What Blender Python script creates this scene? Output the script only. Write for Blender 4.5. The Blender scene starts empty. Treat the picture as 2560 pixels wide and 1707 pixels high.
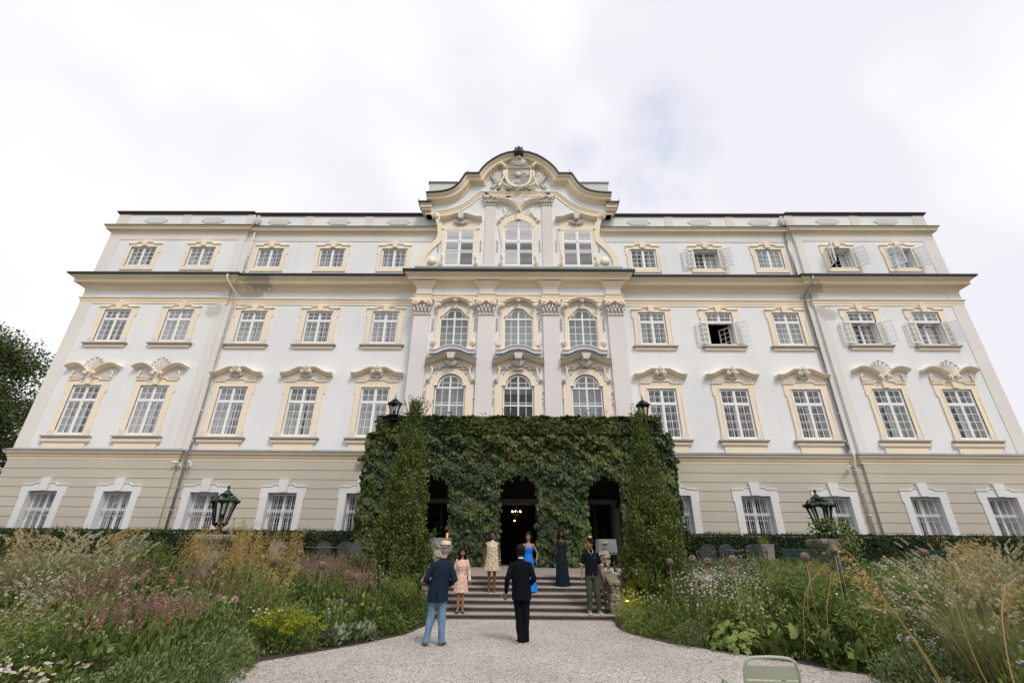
import bpy, math, random
import numpy as np
from mathutils import Vector, Matrix, noise
from mathutils.geometry import tessellate_polygon
R = math.radians
sc = bpy.context.scene
col = sc.collection
RND = random.Random(7)
NP = np.random.default_rng(11)

# ------------------------------------------------------------------ camera
f_px, p_, y_, r_ = 1138.0, R(24.4288), R(-0.5384), R(0.4554)
cp, sp, cy_, sy_ = math.cos(p_), math.sin(p_), math.cos(y_), math.sin(y_)
Fw = Vector((sy_*cp, cy_*cp, sp)); Rt = Vector((cy_, -sy_, 0)); Up = Rt.cross(Fw)
A_ = math.cos(r_)*Rt + math.sin(r_)*Up; B_ = -math.sin(r_)*Rt + math.cos(r_)*Up
cam = bpy.data.objects.new('camera', bpy.data.cameras.new('camera')); col.objects.link(cam)
M = Matrix((A_, B_, -Fw)).transposed().to_4x4(); M.translation = Vector((-0.146, 0, 1.65))
cam.matrix_world = M
cam.data.sensor_width = 36; cam.data.lens = 36*f_px/2560; cam.data.clip_end = 5000; cam.data.clip_start = 0.05
sc.camera = cam
sc.view_settings.view_transform = 'Standard'; sc.view_settings.look = 'None'
sc.view_settings.exposure = 0.49; sc.view_settings.gamma = 1.0
sc.cycles.max_bounces = 8; sc.cycles.transparent_max_bounces = 12

# ------------------------------------------------------------------ objects
def meta(o, label=None, cat=None, group=None, kind=None):
    if label: o['label'] = label
    if cat: o['category'] = cat
    if group: o['group'] = group
    if kind: o['kind'] = kind
    return o
def empty(name, loc=(0,0,0), rz=0, **k):
    o = bpy.data.objects.new(name, None); col.objects.link(o); o.location = loc
    o.rotation_euler = (0,0,rz); o.empty_display_size = .2
    return meta(o, **k)
def link(name, me, mats, parent=None, **k):
    o = bpy.data.objects.new(name, me); col.objects.link(o)
    if not isinstance(mats, (list, tuple)): mats = [mats]
    if not me.materials:
        for m in mats: me.materials.append(m)
    if parent: o.parent = parent
    return meta(o, **k)
def kids(o): return [c for c in bpy.data.objects if c.parent == o]
def copy_tree(o, parent=None, tree=None):
    c = o.copy(); col.objects.link(c); c.parent = parent
    for ch in list(o.children): copy_tree(ch, c)
    return c

class MB:
    """collects shapes for ONE mesh"""
    def __init__(s): s.v = []; s.f = []; s.m = []; s.sm = []
    def add(s, vs, fs, mi=0, smooth=False):
        b = len(s.v); s.v += [tuple(v) for v in vs]
        s.f += [tuple(b+i for i in f) for f in fs]; s.m += [mi]*len(fs); s.sm += [smooth]*len(fs)
    def box(s, x0, x1, y0, y1, z0, z1, mi=0):
        s.add([(x0,y0,z0),(x1,y0,z0),(x1,y1,z0),(x0,y1,z0),(x0,y0,z1),(x1,y0,z1),(x1,y1,z1),(x0,y1,z1)],
              [(0,3,2,1),(4,5,6,7),(0,1,5,4),(1,2,6,5),(2,3,7,6),(3,0,4,7)], mi)
    def plate(s, loops, y0, y1, mi=0, back=True):
        """XZ polygon (outer loop, then holes) from y0 (front) to y1"""
        pts = [p for l in loops for p in l]
        tris = tessellate_polygon([[Vector((x, z, 0)) for x, z in l] for l in loops])
        n = len(pts)
        vs = [(x, y0, z) for x, z in pts] + [(x, y1, z) for x, z in pts]
        fs = []
        for t in tris:
            a, b, c = [Vector((pts[i][0], pts[i][1])) for i in t]
            cr = (b-a).cross(c-a) if hasattr((b-a), 'cross') else 0
            if cr < 0: t = (t[0], t[2], t[1])
            fs.append(tuple(t))
            if back: fs.append((t[0]+n, t[2]+n, t[1]+n))
        k = 0
        for l in loops:
            m = len(l)
            for i in range(m):
                j = (i+1) % m; fs.append((k+i, k+i+n, k+j+n, k+j))
            k += m
        s.add(vs, fs, mi)
    def tube(s, pts, r, n=8, mi=0, caps=True, flat=1.0, smooth=True):
        P = [Vector(p) for p in pts]
        rs = r if isinstance(r, (list, tuple)) else [r]*len(P)
        vs = []; fs = []; prev = None
        for i, p in enumerate(P):
            d = (P[min(i+1, len(P)-1)] - P[max(i-1, 0)])
            d = d.normalized() if d.length > 1e-9 else Vector((0,0,1))
            if prev is None:
                a = Vector((0,1,0)) if abs(d.y) < .9 else Vector((1,0,0))
                u = d.cross(a).normalized()
            else:
                u = (prev - d*prev.dot(d)).normalized()
            prev = u; w = d.cross(u)
            for k in range(n):
                t = 2*math.pi*k/n
                vs.append(p + (u*math.cos(t) + w*math.sin(t)*flat)*rs[i])
        for i in range(len(P)-1):
            for k in range(n):
                k2 = (k+1) % n
                fs.append((i*n+k, i*n+k2, (i+1)*n+k2, (i+1)*n+k))
        s.add(vs, fs, mi, smooth)
        if caps:
            b = len(s.v)-len(vs)
            s.f += [tuple(b+k for k in reversed(range(n))), tuple(b+(len(P)-1)*n+k for k in range(n))]
            s.m += [mi]*2; s.sm += [False]*2
    def lathe(s, prof, c=(0,0,0), n=16, mi=0, sq=False, smooth=True):
        """profile of (r,z); sq -> square section"""
        if sq: n = 4
        vs = []; fs = []
        for r, z in prof:
            for k in range(n):
                t = 2*math.pi*(k+(.5 if sq else 0))/n; rr = r*(math.sqrt(2) if sq else 1)
                vs.append((c[0]+rr*math.cos(t), c[1]+rr*math.sin(t), c[2]+z))
        for i in range(len(prof)-1):
            for k in range(n):
                k2 = (k+1) % n; fs.append((i*n+k, i*n+k2, (i+1)*n+k2, (i+1)*n+k))
        fs += [tuple(reversed(range(n))), tuple((len(prof)-1)*n+k for k in range(n))]
        s.add(vs, fs, mi, smooth and not sq)
    def ell(s, c, r, rot=None, n=10, m=6, mi=0):
        vs = []; fs = []
        c = Vector(c)
        if not isinstance(r, (list, tuple)): r = (r, r, r)
        for i in range(m+1):
            ph = math.pi*i/m - math.pi/2
            for k in range(n):
                t = 2*math.pi*k/n
                v = Vector((r[0]*math.cos(ph)*math.cos(t), r[1]*math.cos(ph)*math.sin(t), r[2]*math.sin(ph)))
                if rot is not None: v = rot @ v
                vs.append(c+v)
        for i in range(m):
            for k in range(n):
                k2 = (k+1) % n; fs.append((i*n+k, i*n+k2, (i+1)*n+k2, (i+1)*n+k))
        s.add(vs, fs, mi, True)
    def cap(s, p0, p1, r0, r1, n=12, mi=0):
        """closed round-ended tapered capsule"""
        p0, p1 = Vector(p0), Vector(p1); d = (p1-p0)
        L = d.length or 1e-6; d = d/L
        pts = []; rs = []
        for a in (-80,-50,-20): pts.append(p0 + d*r0*math.sin(R(a))); rs.append(r0*math.cos(R(a)))
        for a in (20,50,80): pts.append(p1 + d*r1*math.sin(R(a))); rs.append(r1*math.cos(R(a)))
        s.tube(pts, rs, n, mi)
    def sweep(s, prof, path, mi=0, closed=False):
        """prof = [(projection, z)], path = plan polyline [(x,y)], outward = left of direction reversed (to -y when going +x)"""
        n = len(prof); P = [Vector(p) for p in path]; vs = []; fs = []
        for i, p in enumerate(P):
            d0 = (P[i]-P[i-1]).normalized() if i > 0 else (P[1]-P[0]).normalized()
            d1 = (P[i+1]-P[i]).normalized() if i < len(P)-1 else d0
            n0 = Vector((d0.y, -d0.x)); n1 = Vector((d1.y, -d1.x))
            m = n0+n1; m = m/(m.dot(n0)) if m.length > 1e-6 else n0
            for pr, z in prof:
                q = p + m*pr; vs.append((q.x, q.y, z))
        for i in range(len(P)-1):
            for k in range(n-1):
                fs.append((i*n+k, (i+1)*n+k, (i+1)*n+k+1, i*n+k+1))
        s.add(vs, fs, mi)
    def mould(s, path, prof, mi=0, smooth=False, yb=0.0):
        """path in XZ plane, prof = [(offset along the normal (up side), y)] swept along, normal to the left of travel"""
        P = [Vector(p) for p in path]; n = len(prof); vs = []; fs = []
        for i, p in enumerate(P):
            d0 = (P[i]-P[i-1]).normalized() if i > 0 else (P[1]-P[0]).normalized()
            d1 = (P[i+1]-P[i]).normalized() if i < len(P)-1 else d0
            n0 = Vector((-d0.y, d0.x)); n1 = Vector((-d1.y, d1.x))
            m = n0+n1; q = m.dot(n0); m = m/max(q, .5)
            for o, y in prof:
                w = p + m*o; vs.append((w.x, y, w.y))
        for i in range(len(P)-1):
            for k in range(n-1):
                fs.append((i*n+k, i*n+k+1, (i+1)*n+k+1, (i+1)*n+k))
        e = (len(P)-1)*n
        fs += [tuple(range(n)), tuple(reversed(range(e, e+n)))]
        s.add(vs, fs, mi, smooth)
    def xform(s, mat, start=0):
        s.v[start:] = [tuple(mat @ Vector(v)) for v in s.v[start:]]
    def build(s, name, mats, parent=None, fix=True, **k):
        me = bpy.data.meshes.new(name); me.from_pydata(s.v, [], s.f)
        me.polygons.foreach_set('material_index', s.m); me.polygons.foreach_set('use_smooth', s.sm)
        if fix:
            import bmesh
            bm = bmesh.new(); bm.from_mesh(me); bmesh.ops.recalc_face_normals(bm, faces=bm.faces); bm.to_mesh(me); bm.free()
        me.update()
        return link(name, me, mats, parent, **k)

def np_mesh(name, V, F, mi, mats, parent=None, smooth=False, **k):
    me = bpy.data.meshes.new(name); V = np.asarray(V, np.float32); F = np.asarray(F, np.int32)
    me.vertices.add(len(V)); me.vertices.foreach_set('co', V.ravel())
    me.loops.add(F.size); me.loops.foreach_set('vertex_index', F.ravel())
    me.polygons.add(len(F)); me.polygons.foreach_set('loop_start', np.arange(0, F.size, F.shape[1], dtype=np.int32))
    me.polygons.foreach_set('material_index', np.asarray(mi, np.int32))
    if smooth: me.polygons.foreach_set('use_smooth', np.ones(len(F), bool))
    me.update(calc_edges=True); me.validate()
    return link(name, me, mats, parent, **k)

# ------------------------------------------------------------------ materials
def nt(m): m.use_nodes = True; return m.node_tree.nodes, m.node_tree.links
def mat(name, c, rough=.8, c2=None, scale=3.0, amt=.5, bump=0, bscale=30, spec=.3, metal=0, detail=6, trans=0, coord='Object', stretch=None, emit=None):
    m = bpy.data.materials.new(name); N, L = nt(m); b = N['Principled BSDF']
    b.inputs['Base Color'].default_value = (*c, 1); b.inputs['Roughness'].default_value = rough
    b.inputs['Specular IOR Level'].default_value = spec; b.inputs['Metallic'].default_value = metal
    tc = N.new('ShaderNodeTexCoord'); mp = N.new('ShaderNodeMapping')
    L.new(tc.outputs[coord], mp.inputs[0])
    if stretch: mp.inputs['Scale'].default_value = stretch
    if c2 is not None:
        t = N.new('ShaderNodeTexNoise'); t.inputs['Scale'].default_value = scale; t.inputs['Detail'].default_value = detail
        L.new(mp.outputs[0], t.inputs['Vector'])
        rp = N.new('ShaderNodeValToRGB'); rp.color_ramp.elements[0].position = .5-amt/2; rp.color_ramp.elements[1].position = .5+amt/2
        rp.color_ramp.elements[0].color = (*c, 1); rp.color_ramp.elements[1].color = (*c2, 1)
        L.new(t.outputs['Fac'], rp.inputs[0]); L.new(rp.outputs[0], b.inputs['Base Color'])
    if bump:
        t = N.new('ShaderNodeTexNoise'); t.inputs['Scale'].default_value = bscale; t.inputs['Detail'].default_value = 5
        L.new(mp.outputs[0], t.inputs['Vector'])
        bp = N.new('ShaderNodeBump'); bp.inputs['Strength'].default_value = bump; bp.inputs['Distance'].default_value = .02
        L.new(t.outputs['Fac'], bp.inputs['Height']); L.new(bp.outputs[0], b.inputs['Normal'])
    if emit:
        b.inputs['Emission Color'].default_value = (*emit[0], 1); b.inputs['Emission Strength'].default_value = emit[1]
    return m
def leafmat(name, cols, rough=.55, trans=.25, spec=.25, patch=None, pscale=.5):
    """cols = ramp over the random value of each leaf; patch = (colours) mixed in by big noise"""
    m = bpy.data.materials.new(name); N, L = nt(m); b = N['Principled BSDF']
    g = N.new('ShaderNodeNewGeometry')
    def ramp(cs):
        rp = N.new('ShaderNodeValToRGB'); e = rp.color_ramp.elements
        while len(e) < len(cs): e.new(.5)
        for i, c in enumerate(cs): e[i].position = i/max(1, len(cs)-1); e[i].color = (*c, 1)
        L.new(g.outputs['Random Per Island'], rp.inputs[0]); return rp
    out = ramp(cols).outputs[0]
    if patch:
        r2 = ramp(patch); tc = N.new('ShaderNodeTexCoord'); t = N.new('ShaderNodeTexNoise'); t.inputs['Scale'].default_value = pscale
        t.inputs['Detail'].default_value = 3
        L.new(tc.outputs['Object'], t.inputs['Vector'])
        mr = N.new('ShaderNodeMapRange'); mr.inputs[1].default_value = .48; mr.inputs[2].default_value = .66; L.new(t.outputs['Fac'], mr.inputs[0])
        mx = N.new('ShaderNodeMix'); mx.data_type = 'RGBA'; L.new(mr.outputs[0], mx.inputs[0]); L.new(out, mx.inputs[6]); L.new(r2.outputs[0], mx.inputs[7]); out = mx.outputs[2]
    L.new(out, b.inputs['Base Color']); b.inputs['Roughness'].default_value = rough; b.inputs['Specular IOR Level'].default_value = spec
    if trans:
        o = N['Material Output']; t = N.new('ShaderNodeBsdfTranslucent'); L.new(out, t.inputs[0])
        mx = N.new('ShaderNodeMixShader'); mx.inputs[0].default_value = trans
        L.new(b.outputs[0], mx.inputs[1]); L.new(t.outputs[0], mx.inputs[2]); L.new(mx.outputs[0], o.inputs[0])
    return m

def wallmat(name, c, c2, dirt=(.32,.30,.27), damp=None):
    """painted plaster: faint mottling, rain streaks and worn patches"""
    m = bpy.data.materials.new(name); N, L = nt(m); b = N['Principled BSDF']; b.inputs['Roughness'].default_value = .9; b.inputs['Specular IOR Level'].default_value = .15
    tc = N.new('ShaderNodeTexCoord')
    t = N.new('ShaderNodeTexNoise'); t.inputs['Scale'].default_value = .35; t.inputs['Detail'].default_value = 8; L.new(tc.outputs['Object'], t.inputs['Vector'])
    rp = N.new('ShaderNodeValToRGB'); rp.color_ramp.elements[0].position = .38; rp.color_ramp.elements[1].position = .62
    rp.color_ramp.elements[0].color = (*c, 1); rp.color_ramp.elements[1].color = (*c2, 1); L.new(t.outputs['Fac'], rp.inputs[0])
    mp = N.new('ShaderNodeMapping'); mp.inputs['Scale'].default_value = (3.5, 3.5, .22); L.new(tc.outputs['Object'], mp.inputs[0])
    s = N.new('ShaderNodeTexNoise'); s.inputs['Scale'].default_value = 1.0; s.inputs['Detail'].default_value = 6; L.new(mp.outputs[0], s.inputs['Vector'])
    mr = N.new('ShaderNodeMapRange'); mr.inputs[1].default_value = .56; mr.inputs[2].default_value = .78; mr.inputs[4].default_value = .12; L.new(s.outputs['Fac'], mr.inputs[0])
    mx = N.new('ShaderNodeMix'); mx.data_type = 'RGBA'; L.new(mr.outputs[0], mx.inputs[0]); L.new(rp.outputs[0], mx.inputs[6]); mx.inputs[7].default_value = (*dirt, 1)
    out = mx.outputs[2]
    for (x, y, z, rad, st, cc) in (damp or []):
        vm = N.new('ShaderNodeVectorMath'); vm.operation = 'DISTANCE'; vm.inputs[1].default_value = (x, y, z); L.new(tc.outputs['Object'], vm.inputs[0])
        n2 = N.new('ShaderNodeTexNoise'); n2.inputs['Scale'].default_value = 3.4; n2.inputs['Detail'].default_value = 9; n2.inputs['Roughness'].default_value = .8; L.new(tc.outputs['Object'], n2.inputs['Vector'])
        ma = N.new('ShaderNodeMath'); ma.operation = 'MULTIPLY_ADD'; ma.inputs[1].default_value = -1/rad; ma.inputs[2].default_value = 1.0; L.new(vm.outputs['Value'], ma.inputs[0])
        cl = N.new('ShaderNodeMath'); cl.operation = 'ADD'; cl.inputs[1].default_value = -.28
        mu = N.new('ShaderNodeMath'); mu.operation = 'MULTIPLY_ADD'; mu.inputs[1].default_value = .55; L.new(ma.outputs[0], mu.inputs[0]); L.new(n2.outputs['Fac'], mu.inputs[2])
        m2 = N.new('ShaderNodeMapRange'); m2.inputs[1].default_value = .78; m2.inputs[2].default_value = .84; m2.inputs[4].default_value = st; L.new(mu.outputs[0], m2.inputs[0])
        x2 = N.new('ShaderNodeMix'); x2.data_type = 'RGBA'; L.new(m2.outputs[0], x2.inputs[0]); L.new(out, x2.inputs[6]); x2.inputs[7].default_value = (*cc, 1); out = x2.outputs[2]
    L.new(out, b.inputs['Base Color'])
    t2 = N.new('ShaderNodeTexNoise'); t2.inputs['Scale'].default_value = 12; t2.inputs['Detail'].default_value = 8; L.new(tc.outputs['Object'], t2.inputs['Vector'])
    bp = N.new('ShaderNodeBump'); bp.inputs['Strength'].default_value = .35; bp.inputs['Distance'].default_value = .02; L.new(t2.outputs['Fac'], bp.inputs['Height']); L.new(bp.outputs[0], b.inputs['Normal'])
    return m
GREY = (.42,.40,.36); BROWN = (.30,.26,.22)
DAMP = [(-17.0,25,15.9,1.7,.75,GREY),(-18.9,24.9,14.9,1.1,.6,GREY),(18.2,25,16.0,1.3,.7,GREY),(18.9,24.9,14.9,1.3,.7,GREY),(17.6,25,6.6,.8,.7,GREY)]
M = {}
M['white'] = wallmat('white_plaster', (.80,.805,.812), (.75,.755,.765), damp=DAMP)
M['pink'] = wallmat('pinkish_plaster', (.735,.685,.64), (.69,.645,.605), damp=[(-17,25,16,1.6,.6,GREY)])
M['panel'] = wallmat('grey_panel_plaster', (.67,.645,.62), (.62,.60,.575))
M['rose'] = wallmat('rose_pilaster_plaster', (.76,.71,.70), (.71,.68,.68))
M['cream'] = wallmat('cream_stucco', (.88,.76,.60), (.83,.72,.575), damp=[(-16.4,24.6,16.7,1.7,.6,BROWN)])
M['cream2'] = wallmat('cornice_stucco', (.85,.715,.535), (.78,.66,.505), damp=[(-16.4,24.4,16.9,1.9,.6,BROWN),(18.6,24.6,16.6,1.0,.5,BROWN)])
M['beige'] = wallmat('grey_beige_plaster', (.53,.49,.41), (.49,.455,.385), dirt=(.28,.26,.2))
M['sillst'] = mat('sill_stone', (.46,.41,.37), .85, (.38,.33,.30), 4)
M['orn'] = mat('grey_stucco_relief', (.58,.55,.52), .85, (.68,.65,.61), 9, .5, bump=.5, bscale=18)
M['lead'] = mat('grey_sheet_metal', (.20,.22,.24), .45, (.29,.31,.33), 1.2, .5, metal=.3)
M['gutter'] = mat('dark_green_gutter', (.018,.028,.026), .4, (.04,.055,.05), 2, .6)
M['zinc'] = mat('zinc_pipe', (.42,.43,.44), .38, (.33,.34,.36), 3, metal=.75)
M['pipepaint'] = mat('painted_pipe', (.72,.67,.61), .6, (.64,.59,.54), 3)
M['strip'] = wallmat('pale_strip_plaster', (.765,.735,.705), (.72,.69,.665), damp=DAMP)
M['wood'] = mat('white_window_paint', (.86,.86,.86), .5, (.80,.80,.80), 5, .6)
M['iron_w'] = mat('pale_grille_paint', (.74,.75,.76), .5, (.58,.59,.60), 8, .6)
M['curtain'] = mat('white_curtain', (.74,.72,.68), .9, (.66,.64,.60), 3)
M['curtainr'] = mat('rust_curtain', (.32,.12,.07), .9, (.40,.2,.12), 3)
M['blind'] = mat('grey_green_blind', (.40,.44,.43), .8, (.36,.40,.39), 2)
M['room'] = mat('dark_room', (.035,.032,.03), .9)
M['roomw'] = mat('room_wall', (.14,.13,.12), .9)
M['black'] = mat('black_iron', (.012,.013,.014), .45)
M['roof'] = mat('roof_tiles', (.12,.07,.05), .8, (.08,.05,.04), 6)
def glass():
    m = bpy.data.materials.new('window_glass'); N, L = nt(m); o = N['Material Output']; N.remove(N['Principled BSDF'])
    fr = N.new('ShaderNodeLayerWeight'); fr.inputs['Blend'].default_value = .5
    pw = N.new('ShaderNodeMath'); pw.operation = 'POWER'; pw.inputs[1].default_value = 4.0; L.new(fr.outputs['Facing'], pw.inputs[0])
    t = N.new('ShaderNodeBsdfTransparent'); t.inputs[0].default_value = (.80,.83,.83,1)
    g = N.new('ShaderNodeBsdfGlossy'); g.inputs['Roughness'].default_value = .02; g.inputs[0].default_value = (.95,.97,1,1)
    tc = N.new('ShaderNodeTexCoord'); n = N.new('ShaderNodeTexNoise'); n.inputs['Scale'].default_value = 2.5; L.new(tc.outputs['Object'], n.inputs['Vector'])
    bp = N.new('ShaderNodeBump'); bp.inputs['Strength'].default_value = .06; bp.inputs['Distance'].default_value = .05; L.new(n.outputs['Fac'], bp.inputs['Height']); L.new(bp.outputs[0], g.inputs['Normal'])
    ma = N.new('ShaderNodeMath'); ma.operation = 'MULTIPLY_ADD'; ma.inputs[1].default_value = .85; ma.inputs[2].default_value = .13; ma.use_clamp = True
    L.new(pw.outputs[0], ma.inputs[0])
    oi = N.new('ShaderNodeObjectInfo'); ra = N.new('ShaderNodeMath'); ra.operation = 'MULTIPLY_ADD'; ra.inputs[1].default_value = .16; ra.inputs[2].default_value = .05; L.new(oi.outputs['Random'], ra.inputs[0]); L.new(ra.outputs[0], ma.inputs[2])
    mx = N.new('ShaderNodeMixShader'); L.new(ma.outputs[0], mx.inputs[0]); L.new(t.outputs[0], mx.inputs[1]); L.new(g.outputs[0], mx.inputs[2]); L.new(mx.outputs[0], o.inputs[0])
    return m
M['glass'] = glass()

# ------------------------------------------------------------------ daylight: bright broken overcast
w = bpy.data.worlds.new('World'); sc.world = w; w.use_nodes = True
N, L = w.node_tree.nodes, w.node_tree.links
SUN_EL, SUN_AZ = R(52), R(150)     # azimuth measured from +Y towards +X
bg = N['Background']
sky = N.new('ShaderNodeTexSky'); sky.sky_type = 'NISHITA'; sky.sun_disc = False; sky.sun_elevation = SUN_EL; sky.sun_rotation = SUN_AZ
tc = N.new('ShaderNodeTexCoord'); mp = N.new('ShaderNodeMapping'); mp.inputs['Scale'].default_value = (1.35, 1.1, 1.2); mp.inputs['Location'].default_value = (.35, .2, .9)
L.new(tc.outputs['Generated'], mp.inputs[0])
n1 = N.new('ShaderNodeTexNoise'); n1.inputs['Scale'].default_value = 1.5; n1.inputs['Detail'].default_value = 3.2; n1.inputs['Roughness'].default_value = .48; n1.inputs['Distortion'].default_value = .25
L.new(mp.outputs[0], n1.inputs['Vector'])
r1 = N.new('ShaderNodeValToRGB'); e = r1.color_ramp.elements
e[0].position = .42; e[0].color = (.635,.625,.672,1); e[1].position = .60; e[1].color = (.77,.765,.77,1)
L.new(n1.outputs['Fac'], r1.inputs[0])
n2 = N.new('ShaderNodeTexNoise'); n2.inputs['Scale'].default_value = 13; n2.inputs['Detail'].default_value = 6; n2.inputs['Distortion'].default_value = .5; n2.inputs['Roughness'].default_value = .6
L.new(tc.outputs['Generated'], n2.inputs['Vector'])
last = None     # gaps of thin blue in the overcast
for (gx, gy, gz, gr) in ((.285,.64,.712,.16), (.255,.71,.655,.15), (.27,.60,.75,.12), (.125,.677,.725,.07), (.75,.25,.61,.18), (-.5,-.5,.7,.25), (.4,-.6,.69,.2)):
    vm = N.new('ShaderNodeVectorMath'); vm.operation = 'DISTANCE'; vm.inputs[1].default_value = (gx, gy, gz); L.new(tc.outputs['Generated'], vm.inputs[0])
    m1 = N.new('ShaderNodeMapRange'); m1.inputs[1].default_value = gr; m1.inputs[2].default_value = gr*.1; L.new(vm.outputs['Value'], m1.inputs[0])
    if last is None: last = m1.outputs[0]
    else:
        mm = N.new('ShaderNodeMath'); mm.operation = 'MAXIMUM'; L.new(last, mm.inputs[0]); L.new(m1.outputs[0], mm.inputs[1]); last = mm.outputs[0]
m2 = N.new('ShaderNodeMath'); m2.operation = 'MULTIPLY'; L.new(last, m2.inputs[0]); L.new(n2.outputs['Fac'], m2.inputs[1])
r2 = N.new('ShaderNodeMapRange'); r2.inputs[1].default_value = .18; r2.inputs[2].default_value = .62; r2.inputs[3].default_value = 0; r2.inputs[4].default_value = .34; L.new(m2.outputs[0], r2.inputs[0])
sk = N.new('ShaderNodeMix'); sk.data_type = 'RGBA'; sk.blend_type = 'MULTIPLY'; sk.inputs[0].default_value = 1; L.new(sky.outputs[0], sk.inputs[6]); sk.inputs[7].default_value = (.19,.19,.19,1)
mx = N.new('ShaderNodeMix'); mx.data_type = 'RGBA'; L.new(r2.outputs[0], mx.inputs[0]); L.new(r1.outputs[0], mx.inputs[6]); L.new(sk.outputs[2], mx.inputs[7])
L.new(mx.outputs[2], bg.inputs['Color']); bg.inputs['Strength'].default_value = 1.0
sd = bpy.data.lights.new('sun', 'SUN'); sd.energy = 1.5; sd.angle = R(16); sd.color = (1, .95, .87)
so = bpy.data.objects.new('sun', sd); col.objects.link(so)
dirv = Vector((math.sin(SUN_AZ)*math.cos(SUN_EL), math.cos(SUN_AZ)*math.cos(SUN_EL), math.sin(SUN_EL)))
so.rotation_euler = dirv.to_track_quat('Z', 'Y').to_euler()
# ================================================================== PALACE
palace = empty('palace', (0, 25, 0), label='long white and cream baroque palace with curved central gable', cat='palace')
class Off:  # palace children are modelled in world space; parent has an offset, undo it
    pass
def P(mb, name, mats, parent=None, **k):
    o = mb.build(name, mats, None, **k); o.parent = parent or palace
    if parent is None: o.matrix_parent_inverse = Matrix.Translation((0, -25, 0))
    return o
YP, YW, YC = 24.85, 25.0, 24.4        # wall planes: end pavilions, wings, centre
XC = [24.83, 20.9, 16.42, 12.32, 8.2] # window axes
CX = [-3.84, 0.0, 3.84]
def plane(x): return YP if abs(x) > 18.3 else (YW if abs(x) > 6.35 else YC)
def rect(x0, x1, z0, z1): return [(x0,z0),(x1,z0),(x1,z1),(x0,z1)]
def whole(x, hw, z0, z1): return hole(x, hw+.025, z0-.025, z1+.025)   # the opening in the wall, a little larger than its surround
def hole(x, hw, z0, z1): return [(x-hw,z0),(x-hw,z1),(x+hw,z1),(x+hw,z0)]
OPA = (.85, 18.22, 19.70); OPB = (.82, 12.84, 15.0); OPC = (.83, 7.2, 10.05); OPD = (.76, 1.9, 4.22)
for sgn in (-1, 1):
    for (a, b, y, th, cols) in ((18.3, 27.5, YP, .4, XC[:2]), (6.35, 18.3, YW, .4, XC[2:])):
        x0, x1 = sorted((sgn*a, sgn*b)); mb = MB()
        mb.plate([rect(x0, x1, 6.2, 22.5)] + [whole(sgn*c, *o) for c in cols for o in (OPA, OPB, OPC)], y, y+th)
        P(mb, 'wall', M['white'])
        mb = MB()   # rusticated ground floor: backing wall and courses
        mb.plate([rect(x0, x1, -.3, 6.2)] + [whole(sgn*c, *OPD) for c in cols], y-.02, y+th)
        zs = [5.86, 5.37, 4.89, 4.43, 3.93, 3.45, 2.96, 2.48, 2.0, 1.5, .9]
        for k in range(10):
            zt, zb = zs[k]-.012, zs[k+1]+.012
            cuts = [x0] ; 
            for c in sorted(sgn*c for c in cols):
                if zb < OPD[2]: cuts += [c-.9, c+.9]
            cuts.append(x1)
            for i in range(0, len(cuts), 2): mb.box(cuts[i]+(0 if i else 0), cuts[i+1], y-.075, y-.01, zb, zt)
        P(mb, 'base_wall', M['beige'])
mb = MB()
mb.plate([rect(-6.35, 6.35, 5.0, 17.4)] + [hole(c, .90, 12.2, 14.95) for c in CX] + [hole(c, .88, 7.3, 10.72) for c in CX], YC, YC+.65)
P(mb, 'wall', M['white'])
mb = MB()   # back wall of the porch with door and two windows
mb.plate([rect(-6.35, 6.35, -.3, 5.0), hole(0, .95, .93, 3.7), hole(-3.84, .85, 1.5, 3.7), hole(3.84, .85, 1.5, 3.7)], YC, YC+.5)
P(mb, 'base_wall', M['beige'])
mb = MB()   # side and rear walls, interior floors and the partition seen through the windows
for s in (-1, 1):
    x = s*27.5; mb.box(min(x, x-s*.4), max(x, x-s*.4), 25.26, 50, -.3, 22.5)
mb.box(-27.1, 27.1, 49.6, 50, -.3, 22.5)
P(mb, 'rear_wall', M['white'])
mb = MB()
for z in (6.0, 11.7, 16.55, 21.4): mb.box(-27.05, 27.05, 25.42, 49, z, z+.3)
mb.box(-27.05, 27.05, 30, 30.2, 0, 21.4)
for x in (-23, -18.3, -14.3, -10.2, -6.2, -2, 2, 6.2, 10.2, 14.3, 18.3, 23): mb.box(x-.08, x+.08, 25.42, 30, 6.3, 21.4)
for x in (-23,-18.3,-14.3,-10.2,-6.2,6.2,10.2,14.3,18.3,23): mb.box(x-.08, x+.08, 25.42, 30, 0, 6)
P(mb, 'interior', M['roomw'])

# gable wall
gl = [(-6.35,17.38),(-6.35,18.2),(-6.30,18.7),(-6.05,19.2),(-5.7,19.75),(-5.38,20.1),(-5.3,20.6),(-5.4,21.4),(-5.6,21.9),(-5.65,22.1),(-6.25,22.1),(-6.25,22.9),
      (-5.62,23.05),(-5.1,23.15),(-4.6,23.3),(-4.2,23.52),(-3.9,23.82),(-3.62,24.22),(-3.42,24.75),(-2.4,24.75),(-2.3,25.05),(-2.1,25.45),(-1.8,25.85),(-1.45,26.2),(-1.0,26.5),(-.55,26.7)]
gp = gl + [(0,26.78)] + [(-x, z) for x, z in reversed(gl)]
gp = gp[::-1]
mb = MB(); mb.plate([gp] + [hole(-3.84, 1.0, 17.95, 20.78), hole(0, 1.02, 17.95, 21.62), hole(3.84, 1.0, 17.95, 20.78)], YC, YC+.65)
P(mb, 'gable', M['white'])
mb = MB()
for s in (-1, 1):
    a, b = sorted((s*4.4, s*6.45)); mb.box(a, b, 25.3, 27.5, 22.4, 25.72)
P(mb, 'attic_block', M['panel'])
mb = MB()
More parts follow.
